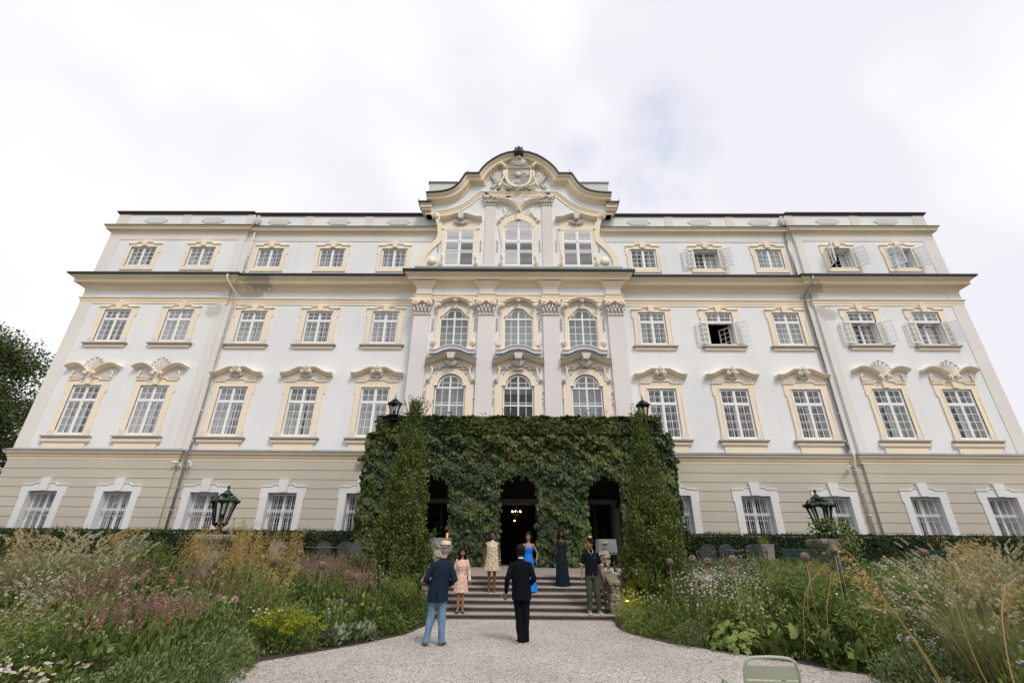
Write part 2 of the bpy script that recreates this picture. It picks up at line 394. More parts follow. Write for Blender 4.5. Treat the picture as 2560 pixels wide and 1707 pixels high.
for s in (-1, 1):
    a, b = sorted((s*4.4, s*6.52)); mb.box(a, b, 25.22, 27.6, 25.722, 25.84)
P(mb, 'attic_coping', M['lead'])

# ---- cornices swept round the plan
def plan(ex=0):
    h = [(-27.5,50),(-27.5,YP),(-18.3,YP),(-18.3,YW),(-6.35,YW)]
    return h
LP = [(-27.5,50),(-27.5,YP),(-18.3,YP),(-18.3,YW),(-6.3,YW)]
RP = [(6.3,YW),(18.3,YW),(18.3,YP),(27.5,YP),(27.5,50)]
CP = [(-6.35,YW+.05),(-6.35,YC),(6.35,YC),(6.35,YW+.05)]
main = [(0,16.38),(.05,16.38),(.05,16.46),(.10,16.50),(.14,16.60),(.20,16.64),(.24,16.72),(.50,16.74),(.50,16.93),(.53,16.94),(.53,16.98),(.60,17.04),(.66,17.06),(.66,17.10),(.72,17.14),(0,17.16)]
arch = [(0,15.44),(.04,15.44),(.04,15.60),(.07,15.61),(.07,15.74),(.11,15.77),(.14,15.82),(.14,15.86),(0,15.88)]
upper = [(0,20.88),(.03,20.88),(.05,20.95),(.10,20.98),(.13,21.03),(.28,21.05),(.28,21.16),(.32,21.18),(.37,21.26),(0,21.30)]
ledge = [(0,5.86),(.08,5.86),(.08,5.98),(.13,6.0),(.13,6.1),(.2,6.14),(.26,6.2),(.26,6.27),(0,6.28)]
for s in (-1, 1):
    mb = MB(); a, b = sorted((s*4.9, s*6.36)); mb.box(a, b, 25.003, 25.4, 17.3, 22.5); P(mb, 'return_wall', M['white'])
LQ, RQ = LP[:-1]+[(-5.1,YW)], [(5.1,YW)]+RP[1:]
for path, path2 in ((LP, LQ), (RP, RQ)):
    mb = MB(); mb.sweep(main, path); P(mb, 'cornice', M['cream2'])
    mb = MB(); mb.sweep([(0,17.16),(.76,17.14),(.83,17.18),(.83,17.28),(.78,17.31),(0,17.50)], path); P(mb, 'gutter', M['gutter'])
    mb = MB(); mb.sweep(arch, path); P(mb, 'architrave', M['cream'])
    mb = MB(); mb.sweep(upper, path2); P(mb, 'upper_cornice', M['cream2'])
    mb = MB(); mb.sweep([(0,21.30),(.36,21.262),(.40,21.28),(.40,21.32),(0,21.44)], path2); P(mb, 'cornice_flashing', M['gutter'])
    mb = MB(); mb.sweep([(0,20.30),(.03,20.30),(.03,20.882),(0,20.882)], path2); P(mb, 'frieze', M['pink'])
    mb = MB(); mb.sweep(ledge, path); P(mb, 'ledge_moulding', M['cream2'])
    mb = MB(); mb.sweep([(0,6.28),(.28,6.272),(.31,6.29),(.31,6.32),(.02,6.46),(0,6.46)], path); P(mb, 'ledge_flashing', M['lead'])
    mb = MB(); mb.sweep([(0,22.42),(.05,22.42),(.08,22.46),(.1,22.52),(0,22.54)], path2); P(mb, 'parapet_moulding', M['roof'])
    mb = MB(); mb.sweep([(0,22.52),(.13,22.52),(.16,22.56),(.15,22.64),(0,22.66)], path2); P(mb, 'parapet_gutter', M['gutter'])
cmain = [(p*.95, z) for p, z in main]
mb = MB(); mb.sweep(cmain, CP); P(mb, 'cornice', M['cream2'])
mb = MB(); mb.sweep([(0,17.16),(.72,17.14),(.80,17.18),(.80,17.30),(.74,17.33),(0,17.56)], CP); P(mb, 'gutter', M['gutter'])
mb = MB(); mb.sweep(arch, CP); P(mb, 'architrave', M['cream'])
mb = MB(); mb.box(-6.5, 6.5, 24.0, 24.39, 17.45, 17.72); P(mb, 'gable_plinth', M['lead'])
mb = MB(); mb.sweep([(0,5.86),(.1,5.86),(.2,6.2),(.25,6.3),(0,6.4)], CP); P(mb, 'ledge_moulding', M['cream2'])
# low roof behind the parapet
mb = MB(); mb.add([(-27.3,25.4,22.4),(27.3,25.4,22.4),(27.3,49.8,22.4),(-27.3,49.8,22.4),(-20,37.5,24.8),(20,37.5,24.8)], [(0,1,5,4),(1,2,5),(2,3,4,5),(3,0,4),(3,2,1,0)])
P(mb, 'roof', M['roof'])
# parapet strips and lozenge panels
for s in (-1, 1):
    for c in (27.1, 22.75, 18.35, 14.4, 10.25):
        mb = MB(); w = .4 if c == 27.1 else .28
        y = plane(c+.3); mb.box(s*c-w, s*c+w, y-.03, y+.02, 21.40, 22.42)
        P(mb, 'parapet_strip', M['pink'])
    for c in (24.83, 20.9, 16.42, 12.32, 8.2):
        mb = MB(); y = plane(c); x = s*c
        mb.plate([[(x-.55,21.72),(x+.55,21.72),(x+.62,21.84),(x+.78,21.88),(x+.80,22.0),(x+.66,22.06),(x+.55,22.18),(x-.55,22.18),(x-.66,22.06),(x-.80,22.0),(x-.78,21.88),(x-.62,21.84)]], y-.035, y+.02)
        P(mb, 'parapet_panel', M['panel'])
    # ornament vase relief over the pipe
    mb = MB(); mb.ell((s*17.9, 24.95, 22.0), (.24,.16,.34)); mb.ell((s*17.9,24.92,22.3),(.12,.1,.14)); mb.ell((s*17.9,24.9,21.7),(.14,.12,.12))
    for k in range(5): mb.ell((s*17.9+.16*(k-2)*.8, 24.82, 22.0-.05*abs(k-2)), (.04,.05,.28))
    P(mb, 'parapet_ornament', M['orn'])
# corner strips
for s in (-1, 1):
    for (a, b) in ((26.74, 27.53), (17.74, 18.8)):
        for (z0, z1) in ((6.42, 15.44), (15.88, 16.38), (17.42, 20.3)):
            mb = MB()
            if a < 20:
                x0, x1 = sorted((s*18.32, s*b)); mb.box(x0, x1, YP-.035, YP+.05, z0, z1)
                x0, x1 = sorted((s*a, s*18.32)); mb.box(x0, x1, YP+.002 if False else YW-.035, YW+.05, z0, z1)
            else:
                x0, x1 = sorted((s*a, s*b)); mb.box(x0, x1, YP-.035, YP+.3, z0, z1)
            P(mb, 'pilaster_strip', M['strip'])

# ------------------------------------------------------------------ windows
def arc(h0, h1, hw, kind, n=16):
    out = []
    for i in range(n+1):
        x = hw - 2*hw*i/n; u = 1-abs(x)/hw
        if kind == 'semi': g = math.sqrt(max(0, 1-(x/hw)**2))
        else:
            s_ = min(1, u/.8); g = s_*s_*(3-2*s_)
        out.append((x, h0+(h1-h0)*g))
    return out
def curtain(mb, x0, x1, z0, z1, y, folds=10, mi=0):
    n = 30; vs = []; fs = []
    for i in range(n+1):
        x = x0+(x1-x0)*i/n; yy = y+.03*math.sin(folds*6.28*i/n)+.01*math.sin(i*1.7)
        vs += [(x, yy, z0), (x, yy+.01, z1)]
    for i in range(n): fs.append((2*i, 2*i+2, 2*i+3, 2*i+1))
    mb.add(vs, fs, mi, True)
def grid(mb, x0, x1, z0, z1, y, nc, nr, fr=.06, mu=.028, th=.05):
    """one sash: frame and glazing bars"""
    mb.box(x0, x0+fr, y, y+th, z0, z1); mb.box(x1-fr, x1, y, y+th, z0, z1)
    mb.box(x0+fr, x1-fr, y, y+th, z0, z0+fr); mb.box(x0+fr, x1-fr, y, y+th, z1-fr, z1)
    for i in range(1, nc):
        x = x0+fr+(x1-x0-2*fr)*i/nc; mb.box(x-mu/2, x+mu/2, y+.008, y+th-.008, z0+fr, z1-fr)
    for i in range(1, nr):
        z = z0+fr+(z1-z0-2*fr)*i/nr; mb.box(x0+fr, x1-fr, y+.012, y+th-.012, z-mu/2, z+mu/2)
def sash_open(win, hx, side, wd, z0, z1, y, ang, nr, tilt=0):
    """an outward-opened casement hinged at hx"""
    mb = MB(); grid(mb, 0, wd, z0, z1, -.02, 2, nr)
    mb.add([(0.03,0.005,z0+.03),(wd-.03,.005,z0+.03),(wd-.03,.005,z1-.03),(.03,.005,z1-.03)], [(0,1,2,3)], 1)
    a = ang if side > 0 else -ang
    Mx = Matrix.Translation((hx, y, 0)) @ Matrix.Rotation(R(-a) if side > 0 else R(a+180)*1, 4, 'Z')
    # closed sash lies towards the window middle; rotate outwards (-y)
    if side > 0: Mx = Matrix.Translation((hx, y, 0)) @ Matrix.Rotation(math.pi+R(ang), 4, 'Z')
    else: Mx = Matrix.Translation((hx, y, 0)) @ Matrix.Rotation(-R(ang), 4, 'Z')
    mb.xform(Mx); P(mb, 'casement', [M['wood'], M['glass']], win)
def window(x, y, op, rows, ztr=None, rtop=0, curt='sides', name='window', open_=None, deep=False, cm='curtain', inner=True):
    hw, z0, z1 = op; mb = MB(); yf = y + (.30 if deep else .015)
    zl1 = ztr-.03 if ztr else z1-.02
    mb.box(x-hw-.0, x-hw+.055, yf-.01, yf+.07, z0, z1); mb.box(x+hw-.055, x+hw, yf-.01, yf+.07, z0, z1)
    mb.box(x-hw+.055, x+hw-.055, yf-.01, yf+.07, z1-.055, z1); mb.box(x-hw+.055, x+hw-.055, yf-.01, yf+.07, z0, z0+.05)
    i0, i1 = x-hw+.055, x+hw-.055
    if ztr: mb.box(i0, i1, yf-.025, yf+.06, ztr-.05, ztr+.05)
    if not open_:
        mb.box(x-.045, x+.045, yf-.022, yf+.06, z0+.05, zl1)
        for a, b in ((i0, x-.02), (x+.02, i1)): grid(mb, a, b, z0+.05, zl1, yf-.005, 2, rows)
    if ztr:
        mb.box(x-.04, x+.04, yf-.018, yf+.06, ztr+.05, z1-.05)
        for a, b in ((i0, x-.02), (x+.02, i1)): grid(mb, a, b, ztr+.04, z1-.05, yf-.004, 2, rtop)
    win = P(mb, name, M['wood'])
    # inner window and reveal
    mb = MB(); yi = yf+.30
    for a, b in ((x-hw, x-hw+.02), (x+hw-.02, x+hw)): mb.box(a, b, yf+.07, yi+.3, z0, z1)
    mb.box(x-hw, x+hw, yf+.07, yi+.3, z1-.02, z1); mb.box(x-hw, x+hw, yf+.07, yi+.3, z0, z0+.02)
    if inner:
        for a, b in ((x-hw+.08, x-.01), (x+.01, x+hw-.08)):
            if open_ == 'black': continue
            grid(mb, a, b, z0+.05, zl1-.02, yi, 2, rows, .06, .025)
        if ztr:
            for a, b in ((x-hw+.08, x-.01), (x+.01, x+hw-.08)): grid(mb, a, b, ztr+.04, z1-.05, yi, 2, rtop, .05, .025)
    P(mb, 'inner_frame', M['wood'], win)
    mb = MB()
    def q(xa, xb, za, zb, yy): mb.add([(xa,yy,za),(xb,yy,za),(xb,yy,zb),(xa,yy,zb)], [(0,1,2,3)])
    if not open_: q(x-hw+.05, x+hw-.05, z0+.05, z1-.05, yf+.03)
    elif ztr: q(x-hw+.05, x+hw-.05, ztr, z1-.05, yf+.03)
    if open_ and open_ != 'black': q(x-hw+.1, x+hw-.1, z0+.05, zl1, yi+.02)
    if mb.v: P(mb, 'pane', M['glass'], win)
    mb = MB(); yc = yi+.22
    if curt == 'full': curtain(mb, x-hw+.05, x+hw-.05, z0, z1, yc)
    elif curt == 'sides': curtain(mb, x-hw+.05, x-hw*.45, z0, z1, yc, 4); curtain(mb, x+hw*.45, x+hw-.05, z0, z1, yc, 4)
    elif curt == 'most': curtain(mb, x-hw+.05, x-.12, z0, z1, yc, 6); curtain(mb, x+.14, x+hw-.05, z0, z1, yc, 6)
    elif curt == 'top': curtain(mb, x-hw+.05, x+hw-.05, z0+(z1-z0)*.68, z1, yc, 2); curtain(mb, x-hw+.05, x-hw*.6, z0, z1, yc+.1, 3)
    elif curt == 'one': curtain(mb, x-hw+.05, x-hw*.35, z0, z1, yc, 4)
    elif curt == 'oner': curtain(mb, x+hw*.3, x+hw-.05, z0, z1, yc, 4)
    elif curt == 'blind': mb.box(x-hw+.04, x+hw-.04, yc, yc+.01, z0, z1)
    if mb.v: P(mb, 'curtain', M[cm], win)
    return win
def surround(win, x, y, op, hwo, zb, zt, m='cream', ears=.12, rise=.1, key=None, front=.06, blocks=True, fill=None):
    hw, z0, z1 = op; mb = MB(); e = ears
    zc = z1+.25*(zt-z1)
    out = [(x-hwo, zb), (x+hwo, zb), (x+hwo, z1-.45), (x+hwo+e, z1-.35), (x+hwo+e, zt-.12), (x+.62, zt-.12), (x+.5, zt), (x-.5, zt), (x-.62, zt-.12), (x-hwo-e, zt-.12), (x-hwo-e, z1-.35), (x-hwo, z1-.45)]
    mb.plate([out, hole(x, hw, z0, z1)], y-front, y+.1)
    pr = [(-.10, y-front-.035), (0, y-front-.05), (.012, y-front+.04)]
    mb.mould([out[4], out[5], out[6], out[7], out[8], out[9]], [(.02, y-.0), (.02, y-front-.06), (-.045, y-front-.06), (-.045, y-.0)])
    for s in (-1, 1):
        xx = x+s*(hwo); mb.box(min(xx-.03*s, xx+.01*s), max(xx-.03*s, xx+.01*s), y-front-.03, y, zb+(.3 if blocks else 0), z1-.47)
        xx = x+s*(hw+.03); mb.box(xx-.03, xx+.03, y-front-.02, y-.01, z0, z1+.03)
    mb.box(x-hw, x+hw, y-front-.02, y-.01, z1, z1+.06)
    if key:
        kz0, kz1, kw = key
        mb.plate([[(x-kw*.75, kz0), (x+kw*.75, kz0), (x+kw, kz1), (x-kw, kz1)]], y-front-.11, y)
    return P(mb, 'surround', M[m], win)
def scroll(mb, cx, cz, y, r, turns=1.6, dirn=1, th=.035, a0=0, dep=.05):
    pts = []; rs = []
    n = int(12*turns)
    for i in range(n+1):
        t = i/n; a = a0 + dirn*2*math.pi*turns*t; rr = r*(1-.85*t)
        pts.append((cx+rr*math.cos(a), y-dep*t, cz+rr*math.sin(a))); rs.append(th*(1-.3*t))
    mb.tube(pts, rs, 6); mb.ell((cx, y-dep, cz), (th*1.3, th*1.3, th*1.3), n=8, m=4)
def leaf(mb, cx, cz, y, ang, L, W, dep=.05, lift=.04):
    """a raised lobe of stucco foliage"""
    rot = Matrix.Rotation(-ang, 3, 'Y')
    c = Vector((cx+math.cos(ang)*L/2, y-lift, cz+math.sin(ang)*L/2))
    mb.ell(c, (L/2, dep, W/2), rot, 8, 5)

def rowA(s, i):
    x = s*XC[i]; y = plane(x); o = None; c = 'most' if i < 2 else 'sides'
    if s > 0: c = 'sides'
    if s > 0 and i in (3, 0): o = 'in'
    if s > 0 and i == 1: o = 'black'
    if s > 0 and i == 3: c = 'oner'
    w = window(x, y, OPA, 4, curt=c, open_=o)
    surround(w, x, y, OPA, 1.06, 17.93, 20.06, ears=.08, key=(19.78, 20.2, .19), blocks=False)
    if o:
        hw, z0, z1 = OPA
        if i == 3: sash_open(w, x-hw+.04, -1, .78, z0+.04, z1-.04, y-.05, 170, 4); sash_open(w, x+hw-.04, 1, .78, z0+.04, z1-.04, y-.05, 150, 4)
        if i == 1: sash_open(w, x-hw+.04, -1, .78, z0+.04, z1-.04, y-.05, 100, 4); sash_open(w, x+hw-.04, 1, .78, z0+.04, z1-.04, y-.05, 145, 4)
        if i == 0: sash_open(w, x-hw+.04, -1, .78, z0+.04, z1-.04, y-.05, 48, 4); sash_open(w, x+hw-.04, 1, .78, z0+.04, z1-.04, y-.05, 148, 4)
    if o == 'black':
        mb = MB(); grid(mb, 0, .7, OPA[1]+.06, OPA[2]-.06, 0, 2, 4); mb.xform(Matrix.Translation((x+OPA[0]-.1, y+.33, 0)) @ Matrix.Rotation(R(125), 4, 'Z')); P(mb, 'inner_casement', M['wood'], w)
def rowB(s, i):
    x = s*XC[i]; y = plane(x); c = {0: 'top', 1: 'full', 2: 'most', 3: 'sides', 4: 'sides'}[i] if s < 0 else {4: 'one', 3: None, 2: 'full', 1: 'sides', 0: 'oner'}[i]
    o = None if s < 0 or i in (4, 2) else ('black' if i == 3 else 'in')
    w = window(x, y, OPB, 4, 14.33, 2, curt=c, open_=o)
    surround(w, x, y, OPB, 1.12, 12.72, 15.30, ears=.1, key=(14.98, 15.42 if i > 1 else 15.5, .2))
    for q in (-1, 1): mb = MB(); mb.box(x+q*1.0-.17, x+q*1.0+.17, y-.075, y+.05, 12.72, 13.06); P(mb, 'surround_block', M['pink'], w)
    mb = MB(); mb.box(x-1.34, x+1.34, y-.20, y+.05, 12.66, 12.73); mb.box(x-1.27, x+1.27, y-.15, y+.05, 12.60, 12.66); P(mb, 'sill', M['sillst'], w)
    mb = MB(); mb.box(x-1.2, x+1.2, y-.10, y+.05, 12.47, 12.6); P(mb, 'sill_moulding', M['cream'], w)
    mb = MB()
    for q in (-1, 1): scroll(mb, x+q*1.15, 15.2, y-.08, .07, 1.2, q, .03)
    if i < 2: scroll(mb, x, 15.5, y-.1, .1, 1.2, 1, .04)
    P(mb, 'surround_scroll', M['cream'], w)
    if o:
        hw, z0, _ = OPB
        sash_open(w, x-hw+.04, -1, .76, z0+.04, 14.28, y-.05, 170, 4); sash_open(w, x+hw-.04, 1, .76, z0+.04, 14.28, y-.05, 150, 4)
    if o == 'black':
        mb = MB(); grid(mb, 0, .7, 12.9, 14.2, 0, 2, 4); mb.xform(Matrix.Translation((x+OPB[0]-.1, y+.33, 0)) @ Matrix.Rotation(R(128), 4, 'Z')); P(mb, 'inner_casement', M['wood'], w)
def cprof(y, d=.34, h=.26):
    return [(0, y+.03), (0, y-.06), (h*.22, y-.09), (h*.3, y-d*.62), (h*.62, y-d*.68), (h*.7, y-d*.9), (h, y-d), (h*1.06, y-d), (h*1.12, y-.02)]
def rowC(s, i):
    x = s*XC[i]; y = plane(x)
    c, cm = ('one', 'curtain')
    if s < 0: c = {0: 'one', 1: 'one', 2: 'sides', 3: 'most', 4: 'full'}[i]
    else:
        c = {4: 'one', 3: 'sides', 2: 'sides', 1: 'oner', 0: 'oner'}[i]
        if i in (3, 2): cm = 'curtainr'
    w = window(x, y, OPC, 4, 9.16, 2, curt=c, cm=cm)
    surround(w, x, y, OPC, 1.12, 7.14, 10.50, ears=.1, key=(10.1, 10.72, .2) if i < 2 else None)
    for q in (-1, 1): mb = MB(); mb.box(x+q*1.0-.18, x+q*1.0+.18, y-.075, y+.05, 7.14, 7.46); P(mb, 'surround_block', M['pink'], w)
    mb = MB(); mb.box(x-1.36, x+1.36, y-.24, y+.05, 7.04, 7.12); mb.box(x-1.29, x+1.29, y-.18, y+.05, 6.97, 7.04); P(mb, 'sill', M['sillst'], w)
    mb = MB()
    if i < 2:
        mb.sweep([(0,6.97),(.17,6.97),(.15,6.8),(.05,6.74),(.05,6.68),(0,6.68)], [(x-1.22,y+.02),(x-1.22,y),(x+1.22,y),(x+1.22,y+.02)])
        mb.box(x-1.16, x+1.16, y-.08, y+.05, 6.36, 6.70)
    else:
        mb.box(x-1.24, x+1.24, y-.16, y+.05, 6.86, 6.97); mb.box(x-1.2, x+1.2, y-.12, y+.05, 6.8, 6.86); mb.box(x-1.1, x+1.1, y-.07, y+.05, 6.36, 6.8)
    P(mb, 'apron', M['cream'], w)
    # hood
    mb = MB(); orn = MB()
    if i >= 2:
        left = [(x-1.52,10.66),(x-1.2,10.67),(x-.95,10.74),(x-.7,10.88),(x-.48,10.99),(x-.3,11.0),(x-.2,10.93)]
        right = [(2*x-a, b) for a, b in reversed(left)]
        pr = cprof(y, .36, .2)
        mb.mould(left, pr); mb.mould(right, pr)
        for q in (-1, 1): scroll(mb, x+q*.24, 10.93, y-.32, .13, 1.3, q, .05, a0=math.pi/2)
        low = [(x-1.2,10.5),(x-1.15,10.66),(x-.9,10.72),(x-.6,10.84),(x-.3,10.93)]
        mb.plate([[(x-1.16,10.5),(x+1.16,10.5),(x+1.2,10.68),(x+.9,10.78),(x+.5,10.97),(x,11.06),(x-.5,10.97),(x-.9,10.78),(x-1.2,10.68)]], y-.05, y+.02)
        orn.plate([[(x-1.0,10.53),(x+1.0,10.53),(x+.8,10.66),(x+.45,10.8),(x,10.86),(x-.45,10.8),(x-.8,10.66)]], y-.062, y)
        orn.ell((x, y-.3, 10.98), (.17,.16,.17)); leaf(orn, x, 10.95, y-.34, math.pi/2, .40, .16, .08, .06); leaf(orn, x-.05, 11.0, y-.36, math.pi*.62, .26, .1, .06, .05); leaf(orn, x+.05, 11.0, y-.36, math.pi*.38, .26, .1, .06, .05)
        for k in range(7):
            a = -math.pi/2 + (k-3)*.42; leaf(orn, x+.03*(k-3), 10.86, y-.1, a, .36-.02*abs(k-3), .13, .05)
    else:
        left = [(x-1.52,10.98),(x-1.3,11.10),(x-1.05,11.15),(x-.8,11.10),(x-.55,10.97),(x-.35,10.80),(x-.22,10.66)]
        right = [(2*x-a, b) for a, b in reversed(left)]
        pr = cprof(y, .36, .2)
        mb.mould(left, pr); mb.mould(right, pr)
        for q in (-1, 1): scroll(mb, x+q*.27, 10.72, y-.3, .13, 1.3, q, .05, a0=math.pi/2)
        for q in (-1, 1):
            mb.tube([(x+q*1.22, y-.06, 10.5), (x+q*1.14, y-.08, 10.62), (x+q*1.2, y-.08, 10.76), (x+q*1.1, y-.08, 10.92)], .055, 6)
            scroll(mb, x+q*1.17, 10.56, y-.08, .08, 1.2, -q, .03)
            orn.plate([[(x+q*.32,10.52),(x+q*1.06,10.52),(x+q*1.05,10.9),(x+q*.8,10.96),(x+q*.5,10.8)] if q > 0 else [(x+q*1.06,10.52),(x+q*.32,10.52),(x+q*.5,10.8),(x+q*.8,10.96),(x+q*1.05,10.9)]], y-.04, y+.01)
        for k in range(7):
            a = math.pi/2 + (k-3)*.3
            leaf(orn, x, 10.85, y-.1, a, .92-.07*abs(k-3), .15, .07)
            ex = (x+math.cos(a)*(.86-.07*abs(k-3)), 10.85+math.sin(a)*(.86-.07*abs(k-3)))
            for t in (-1, 0, 1): leaf(orn, ex[0]-.03*math.cos(a), ex[1]-.05, y-.14, a+t*.7, .17, .08, .05)
        orn.plate([[(x-.13,10.5),(x+.13,10.5),(x+.2,10.95),(x-.2,10.95)]], y-.2, y)
    P(mb, 'hood', M['cream'], w); P(orn, 'hood_ornament', M['orn'], w)
def rowD(s, i):
    x = s*XC[i]; y = plane(x)
    w = window(x, y, OPD, 2, None, 0, curt={0: None, 1: 'oner', 2: 'one', 3: None, 4: None}[i], deep=True, inner=False)
    o = MB(); hw, z0, z1 = OPD
    out = [(x-1.13,1.5),(x+1.13,1.5),(x+1.13,3.9),(x+1.19,3.98),(x+1.19,4.52),(x+.62,4.52),(x+.5,4.62),(x-.5,4.62),(x-.62,4.52),(x-1.19,4.52),(x-1.19,3.98),(x-1.13,3.9)]
    o.plate([out, hole(x, hw, z0, z1)], y-.115, y+.34)
    o.mould([out[4],out[5],out[6],out[7],out[8],out[9]], [(.0, y-.05), (.0, y-.15), (-.05, y-.15), (-.05, y-.05)])
    o.plate([[(x-.2,4.24),(x+.2,4.24),(x+.27,4.88),(x-.27,4.88)]], y-.2, y)
    P(o, 'surround', M['wood2'], w)
    g = MB(); yg = y+.13
    n = 13
    for k in range(n):
        xx = x-hw+.05+(2*hw-.1)*k/(n-1)
        g.tube([(xx, yg, 1.95), (xx, yg, 4.16)], .0105, 5, smooth=False)
        for zz in (2.05, 2.75, 3.02, 3.62, 3.98):
            for q in (-1, 1): g.tube([(xx, yg, zz-.07), (xx+q*.016, yg, zz), (xx, yg, zz+.07)], .0075, 4, smooth=False)
        if k < n-1:
            xm = xx+(2*hw-.1)/(n-1)/2
            for zz in (3.22, 3.42): g.tube([(xx, yg, zz-.06), (xm, yg-.01, zz+.05), (xx+2*(xm-xx), yg, zz-.06)], .007, 4, smooth=False)
            g.ell((xm, yg, 4.06), (.02, .014, .02), n=6, m=4); g.ell((xm, yg, 2.6), (.02, .014, .02), n=6, m=4)
    for zz in (2.0, 3.30, 3.36, 4.12): g.box(x-hw+.02, x+hw-.02, yg-.012, yg+.012, zz-.02, zz+.02)
    P(g, 'grille', M['iron_w'], w)
M['wood2'] = wallmat('white_stone_surround', (.72,.72,.725), (.66,.66,.67))
for s in (-1, 1):
    for i in range(5): rowA(s, i); rowB(s, i); rowC(s, i); rowD(s, i)

# ---- centre windows
def outline_in(poly, d):
    """shrink a roughly convex outline towards its centre by d"""
    cx = sum(p[0] for p in poly)/len(poly); cz = sum(p[1] for p in poly)/len(poly); o = []
    for x, z in poly:
        dx = -d if x > cx+.02 else (d if x < cx-.02 else 0); dz = -d if z > cz else d
        o.append((x+dx, z+dz))
    return o
def arched(x, y, hw, z0, zs, za, kind, rows, zt, low=0, narrow=None, topr=1, curt='blind', extra=None):
    """white arched window: frame outline, bars clipped to the arch"""
    aw = narrow or hw; A = [(x+a, b) for a, b in arc(zs, za, aw, kind)]
    def top(xx):
        if abs(xx-x) >= aw: return zs
        u = abs(xx-x)/aw
        if kind == 'semi': return zs+(za-zs)*math.sqrt(1-u*u)
        s_ = min(1, (1-u)/.8); return zs+(za-zs)*s_*s_*(3-2*s_)
    poly = [(x-hw, z0), (x+hw, z0)] + ([(x+hw, zs)] if narrow else []) + A + ([(x-hw, zs)] if narrow else [])
    mb = MB(); yf = y+.03
    # stiles, bottom rail, arch band
    mb.box(x-hw, x-hw+.08, yf, yf+.08, z0, zs); mb.box(x+hw-.08, x+hw, yf, yf+.08, z0, zs); mb.box(x-hw+.08, x+hw-.08, yf, yf+.08, z0, z0+.07)
    mb.mould(A, [(0, yf+.08), (0, yf-.002), (.085, yf-.002), (.085, yf+.08)])
    mb.box(x-hw+.08, x+hw-.08, yf-.02, yf+.07, zt-.05, zt+.05)
    if extra: mb.box(x-hw+.08, x+hw-.08, yf-.02, yf+.07, extra-.04, extra+.04)
    mb.box(x-.045, x+.045, yf-.015, yf+.07, z0+.07, za-.06)
    for q in (-1, 1):
        xx = x+q*hw*.5; mb.box(xx-.016, xx+.016, yf+.01, yf+.05, z0+.07, top(xx)-.04)
    for k in range(1, rows):
        z = z0+.07+(zt-.05-z0-.07)*k/rows; mb.box(x-hw+.08, x+hw-.08, yf+.014, yf+.046, z-.015, z+.015)
    if topr > 1 or kind == 'semi':
        z = zt+(za-zt)*.42; ww = aw*.93 if kind == 'semi' else hw*.55
        mb.box(x-ww+.02, x+ww-.02, yf+.014, yf+.046, z-.015, z+.015)
    else:
        z = zt+(za-zt)*.8; mb.box(x-hw*.5, x+hw*.5, yf+.014, yf+.046, z-.013, z+.013)
    w_ = P(mb, 'arched_window', M['wood'])
    g = MB(); gp = outline_in(poly, .03); g.plate([gp], yf+.04, yf+.042, back=False); P(g, 'pane', M['glass'], w_)
    c = MB()
    c.box(x-hw+.02, x+hw-.02, yf+.42, yf+.43, z0 if curt == 'blind' else zs-.3, za)
    for k in range(14):
        z = z0+(za-z0)*k/14
        if curt == 'blind' or z > zs-.3: c.box(x-hw+.03, x+hw-.03, yf+.40, yf+.42, z, z+.02)
    P(c, 'blind', M['blind'], w_)
    return w_, poly
